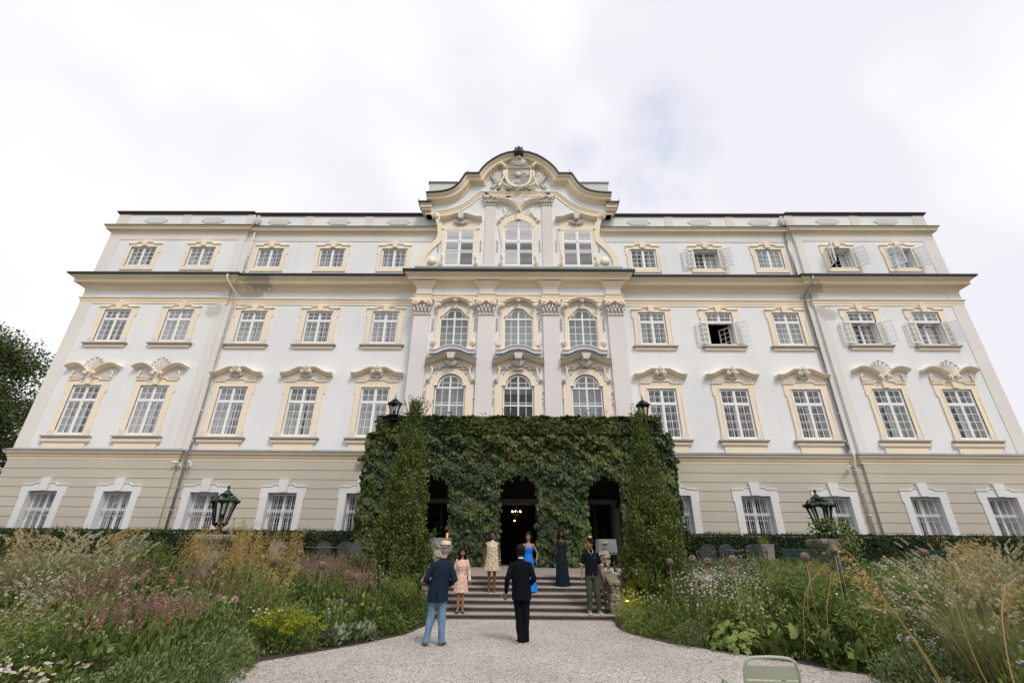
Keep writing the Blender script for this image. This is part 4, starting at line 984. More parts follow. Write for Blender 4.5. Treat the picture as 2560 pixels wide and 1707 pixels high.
# ================================================================== GROUND, STEPS, TERRACE
M['gravel'] = None
def gravelmat():
    m = bpy.data.materials.new('pale_gravel'); N, L = nt(m); b = N['Principled BSDF']; b.inputs['Roughness'].default_value = .95; b.inputs['Specular IOR Level'].default_value = .1
    tc = N.new('ShaderNodeTexCoord')
    v = N.new('ShaderNodeTexVoronoi'); v.inputs['Scale'].default_value = 55; L.new(tc.outputs['Object'], v.inputs['Vector'])
    v2 = N.new('ShaderNodeTexVoronoi'); v2.inputs['Scale'].default_value = 24; L.new(tc.outputs['Object'], v2.inputs['Vector'])
    n = N.new('ShaderNodeTexNoise'); n.inputs['Scale'].default_value = .7; n.inputs['Detail'].default_value = 7; L.new(tc.outputs['Object'], n.inputs['Vector'])
    sep = N.new('ShaderNodeSeparateColor'); L.new(v.outputs['Color'], sep.inputs[0])
    rp = N.new('ShaderNodeValToRGB'); e = rp.color_ramp.elements; e[0].position = 0; e[0].color = (.13,.12,.11,1); e[1].position = 1; e[1].color = (.73,.68,.64,1)
    k = e.new(.12); k.color = (.30,.275,.255,1); k = e.new(.5); k.color = (.50,.462,.432,1); L.new(sep.outputs[0], rp.inputs[0])
    m1 = N.new('ShaderNodeMix'); m1.data_type = 'RGBA'; m1.blend_type = 'MULTIPLY'; m1.inputs[0].default_value = 1
    r2 = N.new('ShaderNodeValToRGB'); r2.color_ramp.elements[0].position = .3; r2.color_ramp.elements[0].color = (.86,.85,.83,1); r2.color_ramp.elements[1].position = .7; r2.color_ramp.elements[1].color = (1.08,1.07,1.07,1)
    L.new(n.outputs['Fac'], r2.inputs[0]); L.new(rp.outputs[0], m1.inputs[6]); L.new(r2.outputs[0], m1.inputs[7]); L.new(m1.outputs[2], b.inputs['Base Color'])
    ad = N.new('ShaderNodeMath'); ad.operation = 'ADD'; L.new(v.outputs['Distance'], ad.inputs[0]); L.new(v2.outputs['Distance'], ad.inputs[1])
    bp = N.new('ShaderNodeBump'); bp.invert = True; bp.inputs['Strength'].default_value = .9; bp.inputs['Distance'].default_value = .02; L.new(ad.outputs[0], bp.inputs['Height']); L.new(bp.outputs[0], b.inputs['Normal'])
    return m
M['gravel'] = gravelmat()
M['soil'] = mat('dark_soil', (.035,.028,.02), .95, (.07,.055,.04), 9, bump=.8, bscale=20)
M['lawn'] = mat('lawn', (.05,.075,.025), .95, (.08,.10,.04), 4)
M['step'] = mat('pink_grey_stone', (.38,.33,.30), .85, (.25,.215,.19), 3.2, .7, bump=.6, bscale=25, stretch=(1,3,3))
M['riser'] = mat('dark_riser_stone', (.15,.135,.115), .9, (.085,.08,.066), 4, .6, bump=.6, bscale=20, stretch=(1,3,3))  # risers coloured darker than the treads
M['tufa'] = mat('pitted_tufa_stone', (.28,.235,.17), .95, (.09,.08,.06), 11, .45, bump=1.0, bscale=34)
M['stone'] = mat('old_grey_stone', (.27,.25,.215), .9, (.13,.125,.105), 6, .6, bump=.6, bscale=22)
M['statue'] = mat('lichen_statue_stone', (.50,.43,.32), .9, (.20,.17,.12), 16, .5, bump=.8, bscale=40)
TH = .92
# the ground sheet to the horizon, with the garden beds rising gently beside the steps
mb = MB(); mb.add([(-900,-300,-.06),(900,-300,-.06),(900,1200,-.06),(-900,1200,-.06)], [(0,1,2,3)]); mb.build('ground', M['lawn'], kind='structure')
GL = [(-2.28,13.5),(-2.3,12.2),(-2.5,11.2),(-3.08,10.1),(-3.72,9.25),(-4.19,8.7),(-4.36,8.2),(-4.3,7.6),(-4.0,6.9),(-3.85,5.5),(-3.9,-3)]
GR = [(2.45,13.5),(2.3,12.4),(2.35,11.6),(3.0,10.35),(3.82,9.6),(4.5,8.85),(5.07,8.15),(5.15,7.6),(5.0,6.9),(4.6,5.5),(4.6,-3)]
mb = MB(); n = len(GL)
vs = [(x, y, 0) for x, y in GL] + [(x, y, 0) for x, y in GR]
mb.add(vs, [(i, n+i, n+i+1, i+1) for i in range(n-1)]); mb.build('gravel_path', M['gravel'], kind='structure')
def edge_x(y, side):
    pts = GL if side < 0 else GR
    for (x0, y0), (x1, y1) in zip(pts, pts[1:]):
        if y1 <= y <= y0: return x0+(x1-x0)*(y0-y)/(y0-y1)
    return pts[0][0] if y > 13.5 else pts[-1][0]
def bed_z(x, y):
    s = -1 if x < 0 else 1; d = abs(x)-abs(edge_x(y, s))
    return max(0, min(.42, .09*d + .02)) * min(1, max(0, d*3)) * (.55+.45*min(1, max(0, (y-4)/8)))
for s, nm in ((-1, 'left'), (1, 'right')):
    V = []; F = []; ny, nx = 40, 34
    for j in range(ny+1):
        y = -3 + 18.6*j/ny; xe = abs(edge_x(y, s))-.12
        for i in range(nx+1):
            d = 26*(i/nx)**1.8; x = s*(xe+d); z = bed_z(x, y)+.03*noise.noise(Vector((x, y, 0))*1.3) - (.05 if i == 0 else 0)+.012
            V.append((x, y, z))
    w_ = nx+1
    for j in range(ny):
        for i in range(nx): F.append((j*w_+i, j*w_+i+1, (j+1)*w_+i+1, (j+1)*w_+i))
    np_mesh('flower_bed', V, F, [0]*len(F), [M['soil']], smooth=True, kind='structure')
# terrace slab
M['paving'] = mat('pink_paving', (.40,.33,.29), .9, (.28,.235,.205), 2.5, .7, bump=.5, bscale=14)
mb = MB(); mb.box(-2.95, 2.95, 15.52, 24.39, .5, TH); mb.build('terrace', M['paving'], kind='structure')
mb = MB(); mb.box(-60, -2.952, 15.7, 26, -.1, TH); mb.box(2.952, 60, 15.7, 26, -.1, TH); mb.build('terrace', M['gravel'], kind='structure')
for s in (-1, 1):   # low dry stone wall along the terrace
    mb = MB(); 
    for r in range(4):
        x = 3.3
        while x < 24:
            L_ = RND.uniform(.3, .75); z0 = .12+r*.2
            mb.ell((s*(x+L_/2), 15.62+RND.uniform(-.03,.03), z0+.1), (L_*.54, .2, .125), n=8, m=6); x += L_*.93
    mb.build('garden_wall', M['stone'], label='low rough stone wall holding the terrace %s the steps' % ('left of' if s < 0 else 'right of'), cat='wall')
# steps: seven treads with rounded noses
stairs = empty('stone_steps', (0, 13.5, 0), label='broad flight of seven worn pink stone steps up to the porch', cat='steps')
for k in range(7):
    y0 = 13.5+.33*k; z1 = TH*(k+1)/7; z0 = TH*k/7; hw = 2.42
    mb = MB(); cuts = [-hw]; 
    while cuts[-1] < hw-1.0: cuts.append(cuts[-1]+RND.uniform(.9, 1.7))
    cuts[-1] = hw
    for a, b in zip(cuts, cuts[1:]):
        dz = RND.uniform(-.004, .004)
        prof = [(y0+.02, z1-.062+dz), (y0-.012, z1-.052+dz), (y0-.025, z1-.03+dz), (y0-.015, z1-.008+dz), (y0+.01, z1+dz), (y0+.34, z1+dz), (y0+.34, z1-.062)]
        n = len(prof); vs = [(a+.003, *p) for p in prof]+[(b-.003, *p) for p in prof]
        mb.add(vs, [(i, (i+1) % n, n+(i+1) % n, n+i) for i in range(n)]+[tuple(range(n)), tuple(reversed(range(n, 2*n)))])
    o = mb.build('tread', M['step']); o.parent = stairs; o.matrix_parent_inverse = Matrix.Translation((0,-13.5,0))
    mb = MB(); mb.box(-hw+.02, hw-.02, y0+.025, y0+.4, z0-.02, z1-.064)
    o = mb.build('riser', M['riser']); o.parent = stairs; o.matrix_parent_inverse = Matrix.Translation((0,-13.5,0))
# paving joints on the terrace
mb = MB()
y = 15.9
M['joint'] = mat('paving_joint', (.10,.09,.075), .95)
while y < 21.2:
    mb.box(-2.9, 2.9, y, y+.02, TH, TH+.004); x = -2.9+RND.uniform(.2, .9)
    while x < 2.8: mb.box(x, x+.02, y+.02, y+.40, TH, TH+.0035); x += RND.uniform(.5, 1.1)
    y += .42
mb.build('terrace_joints', M['joint'], kind='structure')

def displaced(mb, name, mats, amp, sc_, parent=None, sub=2, **k):
    import bmesh
    o = mb.build(name, mats, parent, **k); me = o.data; bm = bmesh.new(); bm.from_mesh(me)
    bmesh.ops.subdivide_edges(bm, edges=bm.edges, cuts=sub, use_grid_fill=True)
    for v in bm.verts:
        n_ = noise.noise_vector(v.co*sc_); v.co += n_*amp
    for f in bm.faces: f.smooth = True
    bm.to_mesh(me); bm.free(); return o
# stone piers beside the steps
for s in (-1, 1):
    pr = empty('stone_pier', (s*2.62, 14.6, 0), label='rough pitted stone pier and cheek wall %s of the steps' % ('left' if s < 0 else 'right'), cat='pier')
    X = lambda a, b: sorted((s*a, s*b))
    mb = MB(); a, b = X(2.36, 2.62); a -= s*2.62; b -= s*2.62
    for (z0, z1, ex) in ((0,.40,.02),(.405,.60,.0),(.605,.78,-.02)): mb.box(a-ex, b+ex, -1.02, -.45, z0, z1)
    displaced(mb, 'pier_blocks', M['tufa'], .03, 7, pr, 4)
    mb = MB(); mb.box(a-.02, b+.02, -.44, 1.3, 0, 1.0); displaced(mb, 'cheek_wall', M['tufa'], .035, 5, pr, 6)
    mb = MB(); 
    prof = [(-1.05, .785), (-1.05, .86), (-.3, 1.02), (1.3, 1.02), (1.3, .99), (-.3, .97)]
    mb.add([(a-.03, *p) for p in prof]+[(b+.03, *p) for p in prof], [(i, (i+1) % 6, 6+(i+1) % 6, 6+i) for i in range(6)]+[(0,1,2,3,4,5), (11,10,9,8,7,6)])
    displaced(mb, 'coping', M['tufa'], .015, 6, pr, 3)
# iron handrails
for s in (-1, 1):
    hr = empty('handrail', (s*2.22, 13.62, .13), label='black iron handrail on the %s side of the steps' % ('left' if s < 0 else 'right'), cat='handrail')
    zt = .95
    mb = MB(); mb.box(-.022, .022, -.022, .022, 0, .64); mb.build('post', M['black'], hr)
    mb = MB(); mb.box(-.022, .022, 1.95, 1.99, .79, 1.75 if s < 0 else 1.55); mb.build('post', M['black'], hr)
    mb = MB(); e1 = 1.72 if s < 0 else 1.5; mb.add([(-.025,-.03,.64),(.025,-.03,.64),(.025,-.03,.69),(-.025,-.03,.69),(-.025,2.05,e1),(.025,2.05,e1),(.025,2.05,e1+.05),(-.025,2.05,e1+.05)], [(0,1,2,3),(4,7,6,5),(0,4,5,1),(1,5,6,2),(2,6,7,3),(3,7,4,0)]); mb.build('rail', M['black'], hr)

# ================================================================== PORCH
porch = empty('porch', (0, 21.3, TH), label='three-arched stone porch under thick ivy in front of the palace door', cat='porch')
def Q(mb, name, mats, par=None, **k):
    o = mb.build(name, mats, None, **k); o.parent = par or porch
    if par is None: o.matrix_parent_inverse = Matrix.Translation((0, -21.3, -TH))
    return o
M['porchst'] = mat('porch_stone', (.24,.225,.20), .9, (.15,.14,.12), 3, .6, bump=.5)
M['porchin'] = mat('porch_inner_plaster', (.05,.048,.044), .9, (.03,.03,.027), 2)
def archhole(x, hw, z0, zs, za):
    return [(x-hw, z0), (x-hw, zs)] + [(x-hw*math.cos(t), zs+(za-zs)*math.sin(t)) for t in [math.pi*k/14 for k in range(1, 14)]] + [(x+hw, zs), (x+hw, z0)]
AR = [(-3.82, .84, 4.15, 5.0), (0, .92, 4.15, 5.08), (3.82, .84, 4.15, 5.0)]
mb = MB()
xs = -6.85; path = [(xs, TH)]
for x, hw, zs, za in AR: path += archhole(x, hw, TH, zs, za)
path += [(6.85, TH), (6.85, 6.35), (-6.85, 6.35)]
mb.plate([path], 21.42, 21.95)
for s in (-1, 1):
    a, b = sorted((s*6.85, s*6.3)); mb.box(a, b, 21.95, 24.34, TH, 6.35)
mb.box(-6.3, 6.3, 21.95, 24.34, 5.6, 6.35)
mb.box(-6.55, 6.55, 21.62, 21.9, 6.35, 7.28)
for s in (-1, 1):
    a, b = sorted((s*6.55, s*6.27)); mb.box(a, b, 21.9, 24.34, 6.35, 7.28)
Q(mb, 'arcade', M['porchst'])
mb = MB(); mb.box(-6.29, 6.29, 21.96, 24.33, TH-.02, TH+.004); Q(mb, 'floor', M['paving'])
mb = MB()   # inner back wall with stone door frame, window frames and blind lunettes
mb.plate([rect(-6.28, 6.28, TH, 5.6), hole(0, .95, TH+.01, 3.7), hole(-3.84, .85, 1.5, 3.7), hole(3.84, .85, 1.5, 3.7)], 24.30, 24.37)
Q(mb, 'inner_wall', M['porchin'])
mb = MB()
for x, hw, z0 in ((0, .95, TH), (-3.84, .85, 1.5), (3.84, .85, 1.5)):
    for q in (-1, 1):
        a, b = sorted((x+q*hw, x+q*(hw+.2))); mb.box(a, b, 24.2, 24.298, z0, 3.7)
    mb.box(x-hw-.25, x+hw+.25, 24.12, 24.298, 3.7, 3.92)
Q(mb, 'stone_frame', M['porchst'])
for s in (-1, 0, 1):
    x = s*3.84; hw, z0 = (.95, TH) if s == 0 else (.85, 1.5)
    mb = MB()
    if s == 0:
        for q in (-1, 1):   # opened double door leaves
            mb = MB(); a, b = sorted((q*.93, q*.88)); mb.box(a, b, 24.4, 25.2, TH+.01, 3.68); Q(mb, 'door', M['black'])
    else:
        grid(mb, x-hw+.02, x-.01, z0, 3.7, 24.34, 2, 5, .06, .03); grid(mb, x+.01, x+hw-.02, z0, 3.7, 24.34, 2, 5, .06, .03)
        Q(mb, 'window', M['black2'] if 'black2' in M else M['black'])
M['pierlit'] = M['porchst']
for s in (-1, 1):   # half columns and corbels seen inside the right and left arch
    mb = MB(); mb.lathe([(.22,0),(.22,.12),(.17,.2),(.16,2.35),(.2,2.45),(.24,2.6)], (s*4.9, 24.0, TH), 12); Q(mb, 'column', M['porchst'])
# hall behind the door
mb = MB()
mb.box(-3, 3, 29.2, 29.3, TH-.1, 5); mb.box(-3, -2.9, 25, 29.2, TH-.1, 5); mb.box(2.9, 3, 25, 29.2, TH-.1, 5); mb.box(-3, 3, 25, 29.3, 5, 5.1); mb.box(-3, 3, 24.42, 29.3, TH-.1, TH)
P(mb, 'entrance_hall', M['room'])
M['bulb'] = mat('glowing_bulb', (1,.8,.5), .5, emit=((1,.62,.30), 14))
M['brass'] = mat('dark_brass', (.15,.09,.04), .35, metal=.8)
ch = empty('chandelier', (-.08, 25.6, 4.6), label='brass chandelier with glowing bulbs inside the open doorway', cat='chandelier')
mb = MB(); mb.tube([(0,0,.4),(0,0,-1.35)], .012, 6); mb.ell((0,0,-1.2),(.07,.07,.12))
for k in range(6):
    t = k*math.pi/3+.3; mb.tube([(0,0,-1.3),(.16*math.cos(t),.16*math.sin(t),-1.36),(.24*math.cos(t),.24*math.sin(t),-1.22)], .012, 5)
mb.lathe([(.02,-1.5),(.12,-1.44),(.14,-1.36)], n=12)
mb.build('arms', M['brass'], ch)
for k in range(6):
    t = k*math.pi/3+.3; mb = MB(); mb.ell((.24*math.cos(t),.24*math.sin(t),-1.17),(.02,.02,.035),n=8,m=5); mb.build('bulb', M['bulb'], ch)
mb = MB(); mb.ell((-.1,.0,-1.62),.03,n=8,m=5); mb.build('bulb', M['bulb'], ch)
mb = MB(); mb.tube([(-.1,0,-1.42),(-.1,0,-1.6)],.008,5); mb.build('pendant_rod', M['brass'], ch)

# lanterns (four large ones)
M['verdigris'] = mat('verdigris_copper', (.005,.007,.007), .5, (.014,.022,.02), 6, .25, bump=.4, bscale=25, metal=.3)
M['lampglass'] = M['glass']
M['verdi2'] = mat('verdigris_roof', (.008,.013,.012), .55, (.06,.085,.07), 9, .3, bump=.4, bscale=25, metal=.2)
def lantern_proto():
    e_ = empty('lantern', (0,0,0))
    H0 = .26; 
    mb = MB()
    mb.lathe([(.26,0),(.27,.03),(.20,.05),(.12,.09),(.10,.16),(.16,.2),(.22,.24),(.25,.27),(.25,.30),(.1,.31)], n=6, smooth=False)
    for k in range(6):
        t = k*math.pi/3; mb.tube([(.12*math.cos(t),.12*math.sin(t),.08),(.3*math.cos(t),.3*math.sin(t),.04),(.3*math.cos(t),.3*math.sin(t),.0)], [.02,.03,.04], 6)
    mb.build('base', M['verdigris'], e_)
    for k in range(6):
        t = k*math.pi/3; c, s = math.cos(t), math.sin(t); mb = MB()
        mb.tube([(.215*c,.215*s,.29),(.29*c,.29*s,.62),(.365*c,.365*s,.88)], [.024,.03,.042], 6); mb.build('strut', M['verdigris'], e_)
    mb = MB()
    for k in range(6):
        t0, t1 = k*math.pi/3, (k+1)*math.pi/3
        mb.add([(.205*math.cos(t0),.205*math.sin(t0),.30),(.205*math.cos(t1),.205*math.sin(t1),.30),(.35*math.cos(t1),.35*math.sin(t1),.88),(.35*math.cos(t0),.35*math.sin(t0),.88)], [(0,1,2,3)])
    mb.build('pane', M['glass'], e_)
    mb = MB()   # wavy roof rim
    n = 48; V = []; 
    for k in range(n):
        t = 2*math.pi*k/n; u = (k % 8)/8; wv = abs(math.sin(u*math.pi)); rr = .44-.03*wv
        c, s = math.cos(t), math.sin(t)
        V += [(rr*c*.95,rr*s*.95,.84+.05*wv),(rr*c,rr*s,.88+.035*wv),(rr*.97*c,rr*.97*s,.93+.04*wv),(.30*c,.30*s,.97+.01*wv),(.14*c,.14*s,1.0)]
    F = []
    for k in range(n):
        k2 = (k+1) % n
        for j in range(4): F.append((k*5+j, k2*5+j, k2*5+j+1, k*5+j+1))
    mb.add(V, F, 0, True)
    for k in range(6):
        t = k*math.pi/3; mb.ell((.44*math.cos(t),.44*math.sin(t),.9),(.04,.04,.05), n=6, m=4)
        mb.tube([(.34*math.cos(t),.34*math.sin(t),.95),(.26*math.cos(t),.26*math.sin(t),1.06),(.2*math.cos(t),.2*math.sin(t),1.02)], [.03,.028,.02], 5)
    mb.lathe([(.14,.98),(.12,1.04),(.2,1.09),(.21,1.11),(.12,1.15),(.09,1.19),(.03,1.24),(.025,1.27)], n=12); mb.ell((0,0,1.31),(.05,.05,.055))
    mb.build('roof', M['verdi2'], e_)
    mb = MB(); mb.tube([(0,0,.3),(0,0,.42)], .04, 8); mb.ell((0,0,.48), (.045,.045,.08)); mb.build('lamp_holder', M['verdigris'], e_)
    return e_
lp = lantern_proto()
spots = [(-8.62, 14, 1.97, .93, 'verdigris six-sided lantern on the stone pedestal in the left flower garden'),
         (8.62, 14, 1.97, .93, 'verdigris six-sided lantern wound with climbing leaves on the right garden pedestal'),
         (-6.0, 21.35, 7.18, .86, 'dark lantern standing on the left corner of the ivy porch roof'),
         (6.0, 21.35, 7.18, .86, 'dark lantern standing on the right corner of the ivy porch roof')]
for i, (x, y, z, s, lb) in enumerate(spots):
    o = lp if i == 0 else copy_tree(lp)
    o.location = (x, y, z); o.scale = (s*.92, s*.92, s*1.04); o.rotation_euler = (0, 0, .25+.4*i); meta(o, lb, 'lantern', 'baroque lanterns')
for s in (-1, 1):
    e_ = empty('pedestal', (s*8.62, 14, .2), label='tall tapered stone pedestal under the %s garden lantern' % ('left' if s < 0 else 'right'), cat='pedestal')
    mb = MB(); mb.lathe([(.30,0),(.26,.25),(.24,.3),(.22,.4),(.27,1.35)], n=4, sq=True); displaced(mb, 'shaft', M['stone'], .01, 6, e_, 3)
    mb = MB(); mb.lathe([(.28,1.355),(.30,1.44),(.31,1.5),(.36,1.56),(.40,1.64),(.40,1.71),(.37,1.75)], n=4, sq=True); mb.build('cap', M['stone'], e_)

# loose stones on the path and spilling into the bed edges
n = 26000; y = NP.uniform(4.5, 13.45, n); L_e = np.interp(y, np.linspace(4.5, 13.45, 60), [edge_x(v, -1) for v in np.linspace(4.5, 13.45, 60)]); R_e = np.interp(y, np.linspace(4.5, 13.45, 60), [edge_x(v, 1) for v in np.linspace(4.5, 13.45, 60)])
x = L_e-.10+(R_e-L_e+.2)*NP.random(n); sz = .004+.008*NP.random(n)**2; c = np.stack([x, y, sz*.4], 1)
off = np.array([[1,0,0],[0,1,0],[-1,0,0],[0,-1,0],[0,0,.7],[0,0,-.7]])[None]*sz[:, None, None]*(.6+.8*NP.random((n, 6, 1)))
V = (c[:, None, :]+off).reshape(-1, 3); T = np.array([[0,1,4],[1,2,4],[2,3,4],[3,0,4],[1,0,5],[2,1,5],[3,2,5],[0,3,5]]); F = (T[None]+(np.arange(n)*6)[:, None, None]).reshape(-1, 3)
M['pebble'] = None
def pebmat():
    m = bpy.data.materials.new('loose_gravel'); N, L = nt(m); b = N['Principled BSDF']; b.inputs['Roughness'].default_value = .9
    g = N.new('ShaderNodeNewGeometry'); rp = N.new('ShaderNodeValToRGB'); e = rp.color_ramp.elements; e[0].color = (.22,.20,.18,1); e[1].color = (.72,.68,.66,1); k = e.new(.4); k.color = (.48,.45,.43,1); L.new(g.outputs['Random Per Island'], rp.inputs[0]); L.new(rp.outputs[0], b.inputs['Base Color']); return m
np_mesh('loose_gravel', V, F, [0]*len(F), [pebmat()], kind='stuff')

# a few fallen leaves on the gravel
n = 260; y = NP.uniform(5.5, 13.3, n); s_ = np.where(NP.random(n) < .5, -1, 1); ex_ = np.array([edge_x(a, b) for a, b in zip(y, s_)]); x = ex_-s_*(.05+1.6*NP.random(n)**2.2)
import numpy.linalg
def flatleaf(n, x, y):
    a = NP.uniform(0, 6.28, n); D = np.stack([np.cos(a), np.sin(a), .15*NP.normal(size=n)], 1); D /= np.linalg.norm(D, axis=1, keepdims=True); S_ = np.cross(D, [0, 0, 1.]); L_ = (.03+.03*NP.random(n))[:, None]; P_ = np.stack([x, y, .012+.008*NP.random(n)], 1)
    return np.stack([P_, P_+D*L_*.45+S_*L_*.3, P_+D*L_, P_+D*L_*.45-S_*L_*.3], 1).reshape(-1, 3), np.arange(4*n).reshape(-1, 4)
V, F = flatleaf(n, x, y)
np_mesh('fallen_leaves', V, F, [0]*n, [leafmat('fallen_leaf', [(.20,.14,.05),(.10,.12,.03),(.28,.20,.08),(.12,.07,.03)], .7, .1)], kind='stuff')
# ================================================================== FOLIAGE TOOLS
def unit(a): return a/np.maximum(np.linalg.norm(a, axis=-1, keepdims=True), 1e-9)
def leafq(P_, D, Nn, L_, W_):
    """diamond leaves: base point P, direction D, normal N, length, width"""
    D = unit(D); S = unit(np.cross(D, Nn)); L_ = np.asarray(L_)[:, None]; W_ = np.asarray(W_)[:, None]
    nn = np.cross(S, D)
    a = P_; b = P_+D*L_*.45+S*W_*.5+nn*W_*.12; c = P_+D*L_; d = P_+D*L_*.45-S*W_*.5+nn*W_*.12
    V = np.stack([a, b, c, d], 1).reshape(-1, 3); F = np.arange(len(V)).reshape(-1, 4); return V, F
def rnd(n): return NP.random(n)
def rdir(n): return unit(NP.normal(size=(n, 3)))
def blades(B, az, lean, L_, W_, bend, k=5):
    """ribbons from base B bending outward; bend = extra droop"""
    n = len(B); t = np.linspace(0, 1, k+1)[None, :, None]
    o = np.stack([np.cos(az), np.sin(az), 0*az], 1)[:, None, :]; up = np.array([0, 0, 1.])[None, None, :]
    Lx = L_[:, None, None]; a = lean[:, None, None]+bend[:, None, None]*t
    # integrate direction
    dirs = o*np.sin(a)+up*np.cos(a); pos = B[:, None, :]+np.cumsum(dirs, 1)*Lx/(k+1)
    pos = np.concatenate([B[:, None, :], pos[:, :-1]], 1)
    side = np.stack([-np.sin(az), np.cos(az), 0*az], 1)[:, None, :]
    w = W_[:, None, None]*np.sqrt(np.clip(1-t**1.6, .02, 1))*.5
    l = pos-side*w; r = pos+side*w
    V = np.stack([l, r], 2).reshape(n, -1, 3)
    f = []
    for i in range(k): f.append([2*i, 2*i+1, 2*i+3, 2*i+2])
    F = (np.array(f)[None]+(np.arange(n)*(2*k+2))[:, None, None]).reshape(-1, 4)
    return V.reshape(-1, 3), F, pos
class NMesh:
    def __init__(s): s.V = []; s.F = []; s.m = []; s.n = 0
    def add(s, V, F, mi=0):
        s.V.append(V); s.F.append(F+s.n); s.m.append(np.full(len(F), mi)); s.n += len(V)
    def build(s, name, mats, parent=None, **k):
        return np_mesh(name, np.concatenate(s.V), np.concatenate(s.F), np.concatenate(s.m), mats, parent, **k)
def scatter_leaves(P_, out, L_, W_, droop=.6, spread=.7):
    n = len(P_); o = unit(out+NP.normal(size=(n, 3))*spread*.6)
    D = unit(np.cross(o, rdir(n))*.9+np.array([0, 0, -droop])+o*.35)
    q = .5+1.0*rnd(n)**1.3; return leafq(P_, D, o, L_*q, W_*q*(.8+.4*rnd(n)))
def nz(P_, s, off=0.0):
    """cheap smooth noise from sines, vectorised"""
    x, y, z = P_[:, 0]*s+off, P_[:, 1]*s+off*1.7, P_[:, 2]*s-off
    return (np.sin(x*1.7+1.3*np.sin(y*1.1+z))+np.sin(y*2.1+1.1*np.sin(z*1.3+x*.7))+np.sin(z*1.9+1.7*np.sin(x*1.2-y)))/3
ivyg = [(.007,.018,.006),(.018,.038,.010),(.036,.062,.014),(.080,.118,.022),(.022,.044,.011)]
ivyy = [(.10,.125,.022),(.14,.15,.03),(.07,.10,.02),(.18,.16,.04)]
M['ivy'] = leafmat('ivy_leaf', ivyg, .5, .2, .3, patch=[(.03,.05,.010),(.075,.105,.017),(.13,.16,.026),(.05,.078,.014)], pscale=.5)
M['ivyy'] = leafmat('yellowing_ivy_leaf', ivyy, .5, .3, .3)
M['ivyr'] = leafmat('red_ivy_leaf', [(.25,.05,.02),(.30,.10,.03)], .5, .3)
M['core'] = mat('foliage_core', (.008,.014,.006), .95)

# ---------------- ivy over the porch
ivy = NMesh()
def face(n, fx, fz, y, outv, size=.13, mask=None, lump=.16):
    pass
n = 50000
x = NP.uniform(-7.05, 7.05, n); z = NP.uniform(TH, 6.52, n)
keep = np.ones(n, bool)
for cx_, hw, zs, za in AR:
    u = (x-cx_)/(hw-.06+.05*np.sin(z*9)+.04*np.sin(z*23+x)); inside = (np.abs(u) < 1) & (z < zs-.12+(za-zs)*np.sqrt(np.clip(1-u*u, 0, 1))+.07*np.sin(x*17)-.13*np.abs(np.sin(x*31+1))*(rnd(n) < .8))
    keep &= ~inside
x, z = x[keep], z[keep]; y = np.full(len(x), 21.36)
P_ = np.stack([x, y, z], 1); lump = .15*nz(P_, 2.3)+.12*nz(P_, 6, 3)+.07*nz(P_, 13, 7)
P_[:, 1] -= lump+.10*rnd(len(x))+.16*np.clip((z-5.9)/.5, 0, 1)*(z < 6.5)
out = np.tile([0, -1., .55], (len(x), 1))
yel = (rnd(len(x)) < .5*np.exp(-((x-1.3)/2.4)**2-((z-6.1)/.8)**2))
for msk, mi in ((~yel, 0), (yel, 1)):
    V, F = scatter_leaves(P_[msk], out[msk], .165, .115, 1.3, .62); ivy.add(V, F, mi)
# upper balustrade block
n = 17000
x = NP.uniform(-6.75, 6.75, n); z = NP.uniform(6.45, 7.42, n); P_ = np.stack([x, np.full(n, 21.56), z], 1)
P_[:, 1] -= .1*nz(P_, 3)+.12*rnd(n); P_[:, 2] += .06*nz(P_, 4, 2)
yel = (rnd(n) < .75*np.exp(-((x-1.6)/2.9)**2)*(.4+.6*(z > 7.0)))
out = np.tile([0, -1., .3], (n, 1))
for msk, mi in ((~yel, 0), (yel, 1)):
    V, F = scatter_leaves(P_[msk], out[msk], .14, .12, .8, .9); ivy.add(V, F, mi)
